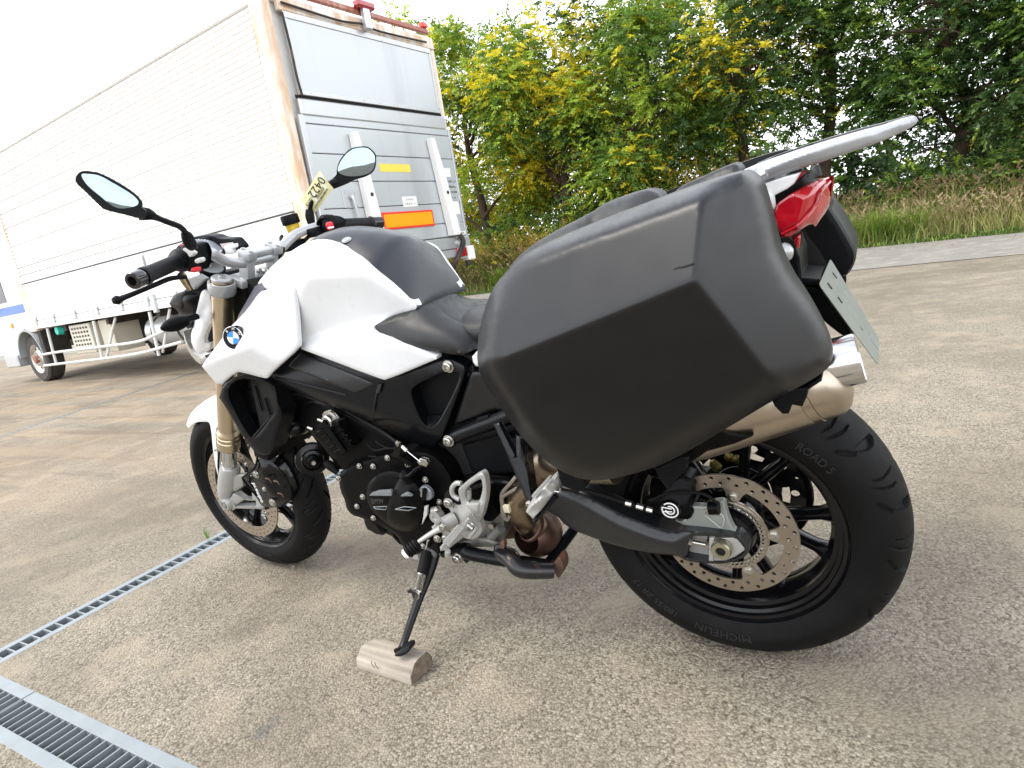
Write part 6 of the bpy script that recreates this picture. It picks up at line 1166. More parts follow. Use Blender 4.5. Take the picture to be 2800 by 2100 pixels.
swm = pn('swing_arm', mat('swingarm_black', (.013, .014, .016), .34, coat=.1, bump=(900, .3, .0005), var=(20, .1)), SW, SWI, [(nS + 4, nS + 3), (nS + 3, nS), (nS, nS + 1), (nS + 1, nS + 2)], thick=.05, edge=.005, res=7, smooth=2, curve=1,
   holes=[[('K1', 690, 1180, .138), ('K1', 720, 1158, .138), ('K1', 1130, 1178, .136), ('K1', 1170, 1190, .135), ('K1', 1255, 1300, .134), ('K1', 1180, 1370, .134), ('K1', 1060, 1415, .134), ('K1', 900, 1418, .134), ('K1', 640, 1380, .136), ('K1', 665, 1360, .136), ('K1', 685, 1280, .138)]])
obj('swing_arm', *(lambda VF: ([Vector((v.x, -v.y, v.z)) for v in VF[0]], VF[1]))(panel('t', BK, ENG, SW, thick=.04, edge=.004, res=14, curve=1, geo=True)), ENG, BK)
pn('axle_plate', ALLOY, [('K1', 640, 1378, .112), ('K1', 700, 1160, .112), ('K1', 1170, 1180, .112), ('K1', 1262, 1305, .112), ('K1', 1060, 1430, .112)], thick=.01, edge=.001, res=10)
axb = pn('axle_block', ALLOY, [('K1', 925, 1185, .132), ('K1', 1120, 1178, .132), ('K1', 1165, 1195, .131), ('K1', 1252, 1300, .13), ('K1', 1150, 1370, .13), ('K1', 1050, 1412, .13), ('K1', 920, 1415, .132)], thick=.015, edge=.002, res=6)
pn('axle_block_lip', ALLOY, [('K1', 882, 1178, .140), ('K1', 930, 1178, .140), ('K1', 922, 1418, .140), ('K1', 878, 1412, .140)], thick=.02, edge=.002, res=6)
an = lathe('axle_nut', [(.0085, .001), (.0095, .0045), (.017, .0045), (.0185, .002), (.0195, -.003), (.0195, -.012)], P('K1', 1000, 1312, .145), (0, 1, 0), mat('zinc_nut', (.42, .40, .29), .35, metal=.9), BK, 32); lathe('axle_bore', [(0, -.004), (.0088, -.003), (.0088, .0012)], P('K1', 1000, 1312, .145), (0, 1, 0), DARK, an, 24)
tube('chain_adjuster', [P('K1', 690, 1220, .132), P('K1', 870, 1255, .132)], .0042, STEEL, BK, 10, 0); lathe('adjuster_nut', [(0, 0), (.0075, 0), (.0075, .010), (0, .010)], P('K1', 668, 1215, .132), P('K1', 870, 1255, .132) - P('K1', 690, 1220, .132), STEEL, BK, 6); lathe('adjuster_nut', [(0, 0), (.0075, 0), (.0075, .007), (0, .007)], P('K1', 850, 1250, .132), P('K1', 870, 1255, .132) - P('K1', 690, 1220, .132), STEEL, BK, 6)
# rear caliper and carrier
pn('caliper_carrier', mat('carrier_grey_green', (.30, .32, .30), .4, metal=.4), [('K1', 500, 1000, .118), ('K1', 640, 1020, .118), ('K1', 700, 860, .118), ('K1', 760, 860, .118), ('K1', 850, 870, .118), ('K1', 900, 825, .118), ('K1', 1010, 805, .118), ('K1', 1040, 830, .118), ('K1', 1060, 930, .118), ('K1', 1120, 1080, .118), ('K1', 1180, 1140, .118), ('K1', 1160, 1230, .118), ('K1', 900, 1160, .118)], thick=.014, edge=.003, res=6, curve=1)
tube('carrier_rib', [P('K1', 830, 925, .120), P('K1', 860, 905, .120), P('K1', 1015, 950, .120), P('K1', 1025, 1040, .120), P('K1', 985, 1075, .120), P('K1', 830, 940, .120)], .0022, ALLOY, BK, 6, 2)
rcal = pn('rear_caliper', ENG, [('K1', 240, 770, .125), ('K1', 330, 780, .125), ('K1', 460, 640, .12), ('K1', 540, 560, .11), ('K1', 640, 540, .10), ('K1', 730, 600, .10), ('K1', 720, 740, .115), ('K1', 690, 860, .125), ('K1', 740, 900, .125), ('K1', 690, 1000, .125), ('K1', 600, 990, .130), ('K1', 420, 985, .130), ('K1', 250, 900, .128)], [('K1', 490, 905, .142)], back=.055, edge=.006, res=7, curve=1)
lathe('caliper_badge_face', [(0, .002), (.0195, .002), (.021, -.004)], P('K1', 487, 905, .143), (0, 1, 0), GLOSSB, rcal, 28)
bcn = P('K1', 487, 905, .1455)
for r, a0, a1 in ((.0155, -200, 130), (.0085, -180, 110)): tube('badge_mark', [bcn + Vector((math.cos(rad(a)) * -r, 0, math.sin(rad(a)) * r)) for a in np.linspace(a0, a1, 16)], .0014, SIGNW, rcal, 6, 2)
for q in (((-.0155, .006), (.004, .003)), ((-.015, -.004), (.004, -.003))): tube('badge_mark', [bcn + Vector((-q[0][0], 0, q[0][1])), bcn + Vector((-q[1][0], 0, q[1][1]))], .0012, SIGNW, rcal, 6, 0)
bolt(BK, P('K1', 905, 905, .128), r=.008, h=.006); tube('speed_sensor', [P('K1', 880, 880, .13), P('K1', 980, 880, .13)], .013, ENG, BK, 12, 0)
tube('sensor_cable', [P('K1', 975, 850, .135), P('K1', 900, 780, .135), P('K1', 780, 730, .135), P('K1', 560, 725, .13), P('K1', 430, 745, .13), P('K1', 300, 800, .135)], .003, RUB, BK, 8)
tube('brake_hose', [P('K1', 320, 905, .138), P('K1', 200, 875, .140), P('K1', 0, 815, .140), P('Y2', 350, 790, .140), P('Y2', 200, 745, .14), P('M6', 2150, 330, .13)], .005, RUB, BK, 8)
for (a, b, c, d) in ((150, 858, 220, 878), (40, 826, 100, 842), (250, 888, 310, 905)): tube('hose_ferrule', [P('K1', a, b, .140), P('K1', c, d, .139)], .0062, STEEL, BK, 8, 0)
tube('hub_axle', [Vector((0, .12, .3145)), Vector((0, -.13, .3145))], .014, STEEL, BK, 16, 0)
pn('chain_guard', ENG, [('Y2', 480, 560, -.03), ('Y2', 800, 500, -.03), ('Y2', 860, 560, -.03), ('Y2', 820, 640, -.03), ('Y2', 560, 780, -.03)], thick=.04, edge=.003, res=12)
for (a, b) in ((1080, 370), (1150, 390), (960, 470), (930, 440)): lathe('chain_bolt', [(0, .006), (.009, .004), (.010, -.004)], P('K1', a, b, -.05), (0, 1, 0), mat('brass_bolt', (.36, .30, .10), .35, metal=.9), BK, 10)
# shock absorber and linkage
spr_ = [(Vector((.36 + .002 * k, .0 + .036 * math.cos(k * .8), .38 + .003 * k)) + Vector((.036 * math.sin(k * .8), 0, 0))) for k in range(70)]
tube('shock_spring', spr_, .006, ENG, BK, 6, 1)
# ---- rider peg bracket
BRK = [('M6', 745, 610, .185), ('M6', 700, 545, .185), ('M6', 680, 490, .185), ('M6', 695, 455, .185), ('M6', 740, 445, .185), ('M6', 790, 510, .187), ('M6', 840, 530, .19), ('M6', 850, 500, .195), ('M6', 815, 380, .205), ('M6', 830, 325, .208), ('M6', 1060, 160, .212), ('M6', 1105, 180, .212), ('M6', 1125, 240, .212), ('M6', 1138, 350, .210), ('M6', 1125, 480, .206), ('M6', 1085, 660, .20),
       ('M6', 1050, 700, .196), ('M6', 1090, 790, .194), ('M6', 1075, 840, .192), ('M6', 1020, 900, .190), ('M6', 950, 910, .190), ('M6', 860, 880, .188), ('M6', 820, 780, .186), ('M6', 760, 700, .185), ('M6', 720, 660, .185)]
pb = pn('peg_bracket', ALLOY, BRK, [('M6', 960, 600, .212), ('M6', 880, 700, .20)], thick=.014, edge=.004, res=6, smooth=2, curve=1, holes=[[('M6', 925, 495, .20), ('M6', 890, 400, .20), ('M6', 915, 330, .20), ('M6', 1055, 238, .20), ('M6', 1078, 255, .20), ('M6', 1088, 350, .20), ('M6', 1050, 490, .20), ('M6', 990, 510, .20)]])
tube('bracket_loop', [P('M6', 850, 290, .190), P('M6', 790, 290, .190), P('M6', 748, 350, .19), P('M6', 765, 420, .19), P('M6', 830, 465, .19)], .006, ALLOY, pb, 10, 6)
tube('bracket_loop', [P('M6', 930, 350, .19), P('M6', 935, 430, .19), P('M6', 915, 490, .19)], .006, ALLOY, pb, 8, 4)
pn('bracket_heel', ALLOY, [('M6', 905, 540, .212), ('M6', 940, 505, .21), ('M6', 1050, 500, .21), ('M6', 1040, 620, .21), ('M6', 960, 590, .212)], thick=.01, edge=.003, res=6)
lathe('rubber_mount', [(0, -.02), (.022, -.02), (.022, -.002), (.018, 0), (0, 0)], P('M6', 745, 470, .185), (0, 1, .1), RUB, BK, 24); bolt(BK, P('M6', 715, 500, .192), r=.010, h=.009)
# shift lever
tube('shift_pivot', [P('M6', 780, 670, .19), P('M6', 655, 740, .215)], [.016, .017], ALLOY, BK, 20, 0)
shl = tube('shift_lever', [P('M6', 650, 765, .220), P('M6', 560, 815, .230), P('M6', 470, 870, .245), P('M6', 380, 930, .258)], [.013, .009, .0075, .0065], ALLOY, BK, 14, 5, (1, .7)); bolt(shl, P('M6', 652, 768, .230), r=.008, h=.007)
tube('shift_arm', [P('M6', 650, 790, .212), P('M6', 700, 830, .205), P('M6', 720, 880, .2)], .009, ALLOY, BK, 10, 3)
sa, sb = P('M6', 375, 945, .260), P('M6', 235, 1068, .285); L = (sb - sa).length
tube('shift_pad', [sa, sb], .012, RUB, BK, 16, 0)
for k in range(4): lathe('pad_ring', [(.012, 0), (.0155, .001), (.0155, .0055), (.012, .0065)], sa.lerp(sb, .06 + k * .2), sb - sa, RUB, BK, 20)
lathe('pad_end', [(.0125, -.004), (.0125, .0), (.009, .004), (0, .005)], sb, sb - sa, SIGNW, BK, 20)
lk = P('M6', 575, 655, .175); lathe('shift_clamp', [(0, .004), (.005, .004), (.007, .006), (.0155, .006), (.0165, .003), (.0165, -.012)], lk, (0, 1, 0), ALLOY, BK, 24)
tube('shift_clamp_ear', [P('M6', 540, 590, .172), P('M6', 600, 580, .172)], .010, ALLOY, BK, 12, 0); bolt(BK, P('M6', 573, 568, .18), (0, .5, 1), r=.005, h=.005)
tube('shift_rod', [P('M6', 600, 700, .172), P('M6', 570, 760, .175), P('M6', 540, 780, .178)], .006, ALLOY, BK, 10, 2)
bolt(BK, P('M6', 590, 895, .17), r=.008, h=.007); bolt(BK, P('M6', 685, 885, .175), r=.0085, h=.008); bolt(BK, P('M6', 612, 490, .158), r=.006, h=.006); bolt(BK, P('M6', 430, 975, .15), r=.006, h=.006)
# rider peg
pg = pn('foot_peg', ALLOY, [('M6', 615, 985, .325), ('M6', 660, 950, .32), ('M6', 800, 770, .28), ('M6', 870, 770, .27), ('M6', 940, 830, .255), ('M6', 880, 880, .27), ('M6', 700, 1015, .31), ('M6', 622, 1035, .325)], [('M6', 740, 900, .305)], thick=.018, edge=.003, res=6)
th_ = []
for i in range(11):
    for j in range(5): q = P('M6', 672 + i * 15 + j * 14 - 8, 938 - i * 17.5 + j * 7 - 3, .3175 - i * .0045 + .001); th_.append(box_geo(q, (.0022, 0, 0), (0, .0022, 0), (0, 0, .0022)))
obj('peg_teeth', *join(th_), ALLOY, pg, 0)
pn('peg_fork', ALLOY, [('M6', 850, 750, .24), ('M6', 925, 660, .235), ('M6', 1035, 790, .23), ('M6', 950, 900, .235), ('M6', 915, 900, .24), ('M6', 1000, 785, .232), ('M6', 935, 705, .236), ('M6', 880, 740, .24)], thick=.016, edge=.002, res=6)
tube('peg_pin', [P('M6', 900, 740, .25), P('M6', 980, 790, .25)], .006, STEEL, BK, 10, 0); tube('peg_spring', [P('M6', 960, 760, .252), P('M6', 985, 740, .252), P('M6', 960, 730, .252)], .0018, STEEL, BK, 6)
tube('peg_feeler', [P('M6', 700, 1030, .315), P('M6', 700, 1085, .31)], .006, ALLOY, BK, 10, 0)
# engine plate (greyish) behind the peg
pn('engine_plate', mat('dull_cast_grey', (.20, .195, .18), .5, metal=.4, var=(14, .25), wear=(9, (.10, .09, .075), .5)), [('M6', 1070, 640, .10), ('M6', 1130, 560, .10), ('M6', 1230, 500, .10), ('M6', 1290, 520, .10), ('M6', 1330, 700, .10), ('M6', 1330, 840, .10), ('M6', 1290, 900, .10), ('M6', 1270, 960, .10), ('M6', 1200, 990, .10), ('M6', 1060, 985, .10), ('M6', 950, 1010, .10), ('M6', 800, 960, .10), ('M6', 820, 930, .10), ('M6', 1050, 890, .10), ('M6', 1090, 800, .10)], thick=.04, edge=.005, res=8, curve=1)
tube('plate_rib', [P('M6', 1070, 905, .11), P('M6', 1180, 920, .115), P('M6', 1265, 965, .11)], .008, MATS['dull_cast_grey'], BK, 10); tube('plate_rib', [P('M6', 1180, 880, .11), P('M6', 1290, 780, .11)], .012, MATS['dull_cast_grey'], BK, 10, 0)
lathe('plate_nut', [(0, .008), (.008, .008), (.009, 0)], P('M6', 1195, 745, .105), (0, 1, 0), STEEL, BK, 6)
tube('swingarm_pivot', [Vector((.52, .14, .36)), Vector((.52, -.14, .36))], .028, ENG, BK, 20, 0)
pn('pivot_housing', ENG, [('M6', 700, 280, .115), ('M6', 1000, 160, .115), ('M6', 1400, 200, .115), ('M6', 1600, 280, .115), ('M6', 1400, 640, .115), ('M6', 1150, 560, .115), ('M6', 850, 700, .115), ('M6', 700, 500, .115)], back=-.11, edge=.01, res=14, curve=1)
tube('hose_arc', [P('M6', 980, 330, .125), P('M6', 1150, 280, .13), P('M6', 1300, 265, .13), P('M6', 1440, 290, .13)], .006, GLOSSB, BK, 8)
# ---- stands
sp0 = P('M6', 560, 1040, .145); gf = LI @ G('K4', 1060, 790, .050)
sst = tube('side_stand', [sp0 + Vector((0, .01, .0)), sp0.lerp(gf, .2), sp0.lerp(gf, .45), sp0.lerp(gf, .7), sp0.lerp(gf, .92), gf + Vector((0, 0, .010))], [.021, .018, .0125, .0105, .0095, .013], FRAMEB, BK, 14, 6, (1, .75))
ft = LI @ G('K4', 1100, 745, .054)
pn('stand_foot', FRAMEB, [('K4', 988, 790, gf.y + .012), ('K4', 1000, 750, gf.y + .01), ('K4', 1100, 680, gf.y), ('K4', 1200, 640, gf.y - .005), ('K4', 1220, 680, gf.y - .005), ('K4', 1205, 740, gf.y), ('K4', 1100, 800, gf.y + .01), ('K4', 1010, 805, gf.y + .012)], thick=.022, edge=.003, res=5, curve=1)
spl = pn('stand_plate', FRAMEB, [('M6', 485, 960, .13), ('M6', 530, 890, .13), ('M6', 610, 920, .13), ('M6', 640, 1040, .13), ('M6', 560, 1110, .135), ('M6', 500, 1060, .135)], thick=.03, edge=.003, res=6, curve=1)
lathe('pivot_ring', [(.0115, .003), (.014, .005), (.018, .003), (.019, -.004)], sp0 + Vector((0, .018, 0)), (0, 1, -.1), mat('dull_grey', (.13, .13, .13), .45), BK, 28); bolt(BK, sp0 + Vector((0, .016, 0)), (0, 1, -.1), r=.009, h=.007, m=ENG)
pn('stand_hook_plate', FRAMEB, [('M6', 255, 1470, .23), ('M6', 275, 1465, .23), ('M6', 350, 1495, .24), ('M6', 385, 1490, .245), ('M6', 390, 1560, .25), ('M6', 330, 1590, .24), ('M6', 305, 1500, .235), ('M6', 262, 1492, .23)], thick=.006, edge=.001, res=5)
tube('spring_cover', [P('M6', 470, 1050, .17), P('M6', 450, 1150, .19), P('M6', 415, 1285, .215)], [.013, .014, .013], RUB, BK, 16, 4)
s0, s1 = P('M6', 412, 1285, .215), P('M6', 362, 1475, .248); dS = s1 - s0; nn2, u2, v2_ = basis(dS); tube('stand_spring', [s0 + dS * (k / 160) + (u2 * math.cos(k * .62) + v2_ * math.sin(k * .62)) * .0105 for k in range(161)], .0021, STEEL, BK, 6, 1)
tube('spring_hook', [P('M6', 362, 1475, .248), P('M6', 385, 1520, .25), P('M6', 370, 1580, .25), P('M6', 345, 1585, .25)], .0022, STEEL, BK, 6); tube('spring_wire', [P('M6', 455, 1040, .17), P('M6', 480, 930, .16), P('M6', 495, 915, .16)], .0022, STEEL, BK, 6, 3)
tube('centre_stand_tube', [P('M6', 880, 1020, .13), P('M6', 950, 1060, .13), P('M6', 1200, 1110, .12), P('M6', 1450, 1150, .11), P('M6', 1650, 1180, .10), P('M6', 1850, 1215, .10)], [.018, .017, .0165, .0165, .017, .018], FRAMEB, BK, 16, 5)
tube('centre_stand_tube', [P('M6', 1800, 1180, .08), P('M6', 1900, 1050, .04), P('M6', 2090, 790, -.03)], .013, FRAMEB, BK, 14, 3)
tube('centre_stand_leg', [P('M6', 1280, 960, .13), P('M6', 1290, 1050, .14), P('M6', 1390, 1120, .16), P('M6', 1480, 1220, .17), P('M6', 1620, 1250, .16), P('M6', 1850, 1250, .13)], [.014, .018, .019, .020, .019, .018], mat('stand_rust_black', (.012, .012, .013), .35, coat=.2, wear=(18, (.12, .05, .03), .60)), BK, 16, 6)
pn('stand_tab', RUSTM, [('M6', 1305, 900, .145), ('M6', 1322, 930, .145), ('M6', 1330, 1000, .15), ('M6', 1280, 1060, .15), ('M6', 1250, 1110, .15), ('M6', 1245, 1050, .15), ('M6', 1270, 960, .145)], thick=.012, edge=.002, res=5, curve=1)
pn('stand_pad', RUSTM, [('M6', 1920, 1090, .12), ('M6', 1955, 1120, .12), ('M6', 1975, 1200, .12), ('M6', 1970, 1260, .12), ('M6', 1920, 1345, .12), ('M6', 1885, 1290, .12), ('M6', 1840, 1190, .12)], thick=.03, edge=.003, res=5, curve=1)
pn('stand_lug', FRAMEB, [('M6', 880, 1080, .13), ('M6', 935, 1110, .13), ('M6', 935, 1150, .13), ('M6', 905, 1170, .13), ('M6', 870, 1135, .13)], thick=.02, edge=.002, res=5)
bolt(BK, P('M6', 815, 1105, .145), r=.011, h=.014); pn('stand_mount', FRAMEB, [('M6', 600, 1060, .125), ('M6', 700, 1020, .125), ('M6', 870, 980, .125), ('M6', 930, 1040, .125), ('M6', 900, 1110, .125), ('M6', 730, 1075, .125), ('M6', 650, 1120, .125)], thick=.05, edge=.004, res=8, curve=1)
tube('stand_wire', [P('M6', 1350, 990, .10), P('M6', 1440, 1030, .10), P('M6', 1480, 1080, .10), P('M6', 1460, 1100, .10)], .003, STEEL, BK, 6)
lathe('drain_plug', [(0, .012), (.012, .012), (.014, .0), (.014, -.01)], P('M6', 365, 1055, .13), (0, 1, 0), ALLOY, BK, 18)
# ---- wooden block under the stand (on the ground, world frame)
w0 = G('K4', 1245, 1255, 0); w1 = G('K4', 420, 985, 0); w3 = G('K4', 1640, 950, 0)
ex = (w1 - w0); ex.z = 0; L = ex.length; ex.normalize(); ey = (w3 - w0); ey.z = 0; ey = (ey - ex * ey.dot(ex)); Wd = ey.length; ey.normalize(); Hb = .046
WB = thing('wooden_block', 'weathered grey wooden block under the side stand foot', 'wood block', w0, (0, 0, math.atan2(ex.y, ex.x)))
sg = 1 if Vector((-ex.y, ex.x, 0)).dot(ey) > 0 else -1
sec_ = [(0, .004), (.0, .0), (Wd, 0), (Wd + .002, .022), (Wd - .010, Hb - .002), (Wd * .45, Hb), (.022, Hb - .003), (.003, Hb * .52)]
vs = []; NS_ = 9
for i in range(NS_):
    k = i / (NS_ - 1); x = L * k
    for (y, z) in sec_: s_ = 1 - .10 * max(0, k - .75) * 4 * (1 if y > Wd * .4 else 0); vs.append((x - (.010 if (y > Wd * .5 and k == 1) else 0), sg * y * s_ + RN.normal(0, .0004), z * (1 - .03 * k) + RN.normal(0, .0003) * (z > 0)))
k = len(sec_); fs = [(i * k + j, i * k + (j + 1) % k, (i + 1) * k + (j + 1) % k, (i + 1) * k + j) for i in range(NS_ - 1) for j in range(k)] + [tuple(range(k)), tuple(range((NS_ - 1) * k, NS_ * k))[::-1]]
m = WOOD; t = m.node_tree; n_ = [x for x in t.nodes if x.type == 'TEX_NOISE']; tc = [x for x in t.nodes if x.type == 'TEX_COORD'][0]; mp = t.nodes.new('ShaderNodeMapping'); mp.inputs['Scale'].default_value = (.10, 1.3, 1.3); t.links.new(tc.outputs['Object'], mp.inputs[0])
for x in n_[:3]: t.links.new(mp.outputs[0], x.inputs['Vector'])
wb = obj('wood_body', vs, fs, WOOD, WB, 30); bevel(wb, .0025, 2, 25)
eg = [(-.0015, sg * (Wd * .5 + (y - Wd * .5) * .95), .0015 + z * .95) for (y, z) in sec_[1:]]; n = len(eg)
obj('end_grain', eg + [(x + .004, y, z) for x, y, z in eg], [tuple(range(n)), tuple(range(n, 2 * n))[::-1]] + [(i, (i + 1) % n, (i + 1) % n + n, i + n) for i in range(n)], mat('end_grain', (.15, .115, .085), .9, bump=(200, .5, .001), var=(70, .35)), WB, 0)
for (a, b) in ((.55, .030), (.62, .031)): obj('wood_staple', *tube_geo([(L * a, -sg * .001, .020), (L * a + .006, -sg * .002, .030), (L * a + .008, sg * .000, .036)], .0007, 5, 2), DARK, WB)
# ================================================================== vegetation
def leafmat(name, rough=.45, trans=.35, spec=.35):
    m = bpy.data.materials.new(name); m.use_nodes = True; t = m.node_tree; b = t.nodes['Principled BSDF']; out = t.nodes['Material Output']
    a = t.nodes.new('ShaderNodeAttribute'); a.attribute_name = 'tint'; t.links.new(a.outputs['Color'], b.inputs['Base Color']); b.inputs['Roughness'].default_value = rough; b.inputs['Specular IOR Level'].default_value = spec
    tr = t.nodes.new('ShaderNodeBsdfTranslucent'); hs = t.nodes.new('ShaderNodeHueSaturation'); hs.inputs['Value'].default_value = 1.5; hs.inputs['Saturation'].default_value = 1.1
    t.links.new(a.outputs['Color'], hs.inputs['Color']); t.links.new(hs.outputs[0], tr.inputs[0]); mx = t.nodes.new('ShaderNodeMixShader'); mx.inputs[0].default_value = trans
    t.links.new(b.outputs[0], mx.inputs[1]); t.links.new(tr.outputs[0], mx.inputs[2]); t.links.new(mx.outputs[0], out.inputs[0]); return m
LEAF = leafmat('leaf'); GRS = leafmat('grass_blade', .6, .25, .2)
BARK = mat('bark', (.085, .055, .038), .9, bump=(30, .8, .01), var=(8, .35))
def fast_mesh(V, Fq, col, m):
    V = np.ascontiguousarray(V, np.float32); Fq = np.ascontiguousarray(Fq, np.int32); me = bpy.data.meshes.new('m'); me.vertices.add(len(V)); me.vertices.foreach_set('co', V.ravel())
    me.loops.add(Fq.size); me.loops.foreach_set('vertex_index', Fq.ravel()); k = Fq.shape[1]; me.polygons.add(len(Fq)); me.polygons.foreach_set('loop_start', np.arange(0, Fq.size, k, dtype=np.int32)); me.polygons.foreach_set('loop_total', np.full(len(Fq), k, np.int32))
    ca = me.color_attributes.new('tint', 'FLOAT_COLOR', 'POINT'); ca.data.foreach_set('color', np.c_[col, np.ones(len(col))].astype(np.float32).ravel()); me.update(); me.materials.append(m); return me
def unit(v): return v / np.maximum(np.linalg.norm(v, axis=-1, keepdims=True), 1e-9)
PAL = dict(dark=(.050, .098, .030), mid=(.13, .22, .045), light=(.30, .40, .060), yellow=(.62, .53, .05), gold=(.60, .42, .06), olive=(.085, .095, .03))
def sprays(cent, dirs, nleaf, L, lw, ll, cols, rs):
    """compound leaf sprays: leaflets in pairs along a drooping rachis; returns verts, quads, colours"""
    n = len(cent); k = nleaf; t = (np.arange(k) // 2 + 1) / (k / 2); sd = np.where(np.arange(k) % 2, 1, -1)
    up = np.array([0, 0, 1.]); side = unit(np.cross(dirs, up) + rs.normal(0, .25, dirs.shape)); Ls = L * rs.uniform(.6, 1.25, (n, 1))
    base = cent[:, None] + dirs[:, None] * (t[None, :, None] * Ls[:, None]) - up * (t ** 2)[None, :, None] * (.30 * Ls)[:, None]
    ld = unit(side[:, None] * sd[None, :, None] * .8 + dirs[:, None] * .55 + rs.normal(0, .28, (n, k, 3)) - up * .35)
    wd = unit(np.cross(ld, unit(rs.normal(0, .5, (n, k, 3)) + up))); s = rs.uniform(.7, 1.2, (n, k, 1)) * np.sin(np.clip(t * 2.4 + .5, 0, 2.6))[None, :, None]
    nn = np.cross(ld, wd); v0 = base; v1 = base + ld * ll * .45 * s + wd * lw * .5 * s + nn * .12 * ll * s; v2 = base + ld * ll * s; v3 = base + ld * ll * .45 * s - wd * lw * .5 * s + nn * .12 * ll * s
    V = np.stack([v0, v1, v2, v3], 2).reshape(-1, 3); F = np.arange(len(V)).reshape(-1, 4); C_ = np.repeat(np.repeat(cols[:, None], k, 1).reshape(-1, 3) * rs.uniform(.75, 1.3, (n * k, 1)), 4, 0); return V, F, C_
def tree(label, x, y, h, R, zc, seed, mixp, nsp=1500, gap=0., lean=0., crown_low=.6):
    rs = np.random.RandomState(seed); t = thing('broadleaf_tree', label, 'tree', (x, y, 0), (0, 0, 0), 'trees along the far side of the yard')
    b0 = np.array([0, 0, -.1]); top = np.array([lean * 1.5, 0, zc + R[2] * .3]); pts = [b0 + (top - b0) * k + np.r_[rs.normal(0, .08, 2), 0] * (k > 0) for k in (0, .25, .5, .75, 1)]
    gs = [tube_geo([Vector(p) for p in pts], [.17, .13, .11, .08, .04], 10, 3)]; ends = []
    for i in range(16):
        k = rs.uniform(.25, .95); o = b0 + (top - b0) * k; a = rs.uniform(0, 2 * np.pi); e = np.array([math.cos(a) * R[0] * .75, math.sin(a) * R[1] * .75, rs.uniform(.2, 1.3) * (1 - .3 * k)]) * rs.uniform(.6, 1.1)
        m_ = o + e * .5 + np.array([0, 0, .25]); gs.append(tube_geo([Vector(o), Vector(m_), Vector(o + e)], [.055, .035, .012], 6, 3)); ends.append(o + e)
        for _ in range(2): e2 = m_ + rs.normal(0, .55, 3); gs.append(tube_geo([Vector(m_), Vector((m_ + e2) / 2 + [0, 0, .1]), Vector(e2)], [.025, .015, .006], 5, 2))
    obj('trunk', *join(gs), BARK, t, 60)
    # clumps: big lobes placed through the crown, sprays over their surface
    nc = 34; u = unit(rs.normal(0, 1, (nc, 3))); rr = rs.uniform(.35, 1, (nc, 1)) ** .5; cc = np.array([lean, 0, zc]) + u * rr * np.array(R); cr = rs.uniform(.45, .95, nc); cc[:, 2] = np.maximum(cc[:, 2], crown_low)
    nsp = int(nsp * 1.9); ci = rs.randint(0, nc, nsp); d = unit(rs.normal(0, 1, (nsp, 3)) + [0, 0, .25]); cent = cc[ci] + d * cr[ci][:, None] * rs.uniform(.35, 1.0, (nsp, 1)); cent[:, 2] = np.maximum(cent[:, 2], .25)
    hd = unit(d * [1, 1, .35] + rs.normal(0, .3, (nsp, 3)))
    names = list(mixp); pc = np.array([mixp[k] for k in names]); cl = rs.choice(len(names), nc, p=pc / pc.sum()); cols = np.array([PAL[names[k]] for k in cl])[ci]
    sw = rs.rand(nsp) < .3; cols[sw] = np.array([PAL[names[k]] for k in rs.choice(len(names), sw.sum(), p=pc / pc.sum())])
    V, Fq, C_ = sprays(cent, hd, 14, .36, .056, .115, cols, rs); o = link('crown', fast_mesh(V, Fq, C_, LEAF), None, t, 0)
    return t
tree('yellow green tree rising beside the truck roof corner', 9.2, -14.0, 7, (2.0, 1.7, 3.2), 4.0, 1, dict(mid=2, light=6, yellow=5, dark=.7), 1700)
tree('bright yellow topped tree right of the truck', 6.6, -13.6, 8, (2.1, 1.6, 2.6), 4.0, 2, dict(mid=2, light=6, yellow=6, dark=1), 2000)
tree('broad green tree with yellow lower sprays behind the tank', 4.2, -13.4, 8, (2.0, 1.5, 2.5), 3.5, 3, dict(mid=4, light=5, yellow=3, dark=1.5), 2200)
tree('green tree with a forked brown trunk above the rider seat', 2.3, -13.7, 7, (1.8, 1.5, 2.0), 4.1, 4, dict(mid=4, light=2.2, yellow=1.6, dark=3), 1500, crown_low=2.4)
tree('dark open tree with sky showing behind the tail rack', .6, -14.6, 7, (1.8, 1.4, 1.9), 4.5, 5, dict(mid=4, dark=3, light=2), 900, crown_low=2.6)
tree('dark leaved tree with leaning trunk right of the tail rack', -1.5, -13.9, 6, (1.7, 1.4, 1.9), 3.6, 6, dict(mid=3, dark=4, light=1.2, yellow=.4), 1700, crown_low=1.6)  # leaf mix leans towards dark green
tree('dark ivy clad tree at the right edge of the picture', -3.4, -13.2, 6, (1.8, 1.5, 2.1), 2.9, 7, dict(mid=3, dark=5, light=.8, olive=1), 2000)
tree('rear tree closing the gap behind the forked trunk', 4.8, -16.6, 7, (2.2, 1.4, 2.6), 3.4, 8, dict(mid=2, dark=6), 1500)  # rear trees: dark leaf mix paints in the darkness inside the foliage
tree('rear tree with shade coloured into its leaves behind the yellow tree', 7.2, -16.8, 8, (3.0, 1.4, 3.0), 4.2, 9, dict(mid=2, dark=6, light=.5), 1700)
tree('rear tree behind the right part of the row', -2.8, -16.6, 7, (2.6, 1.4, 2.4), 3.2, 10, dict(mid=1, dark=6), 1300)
tree('far tree showing above the truck corner', 12.0, -16.5, 8, (2.4, 1.8, 3.8), 4.6, 11, dict(mid=3, light=3, yellow=3), 1400)
tree('half hidden tree behind the truck', 16.5, -17., 8, (2.4, 1.8, 2.6), 3.2, 12, dict(mid=3, light=3, yellow=2), 800)
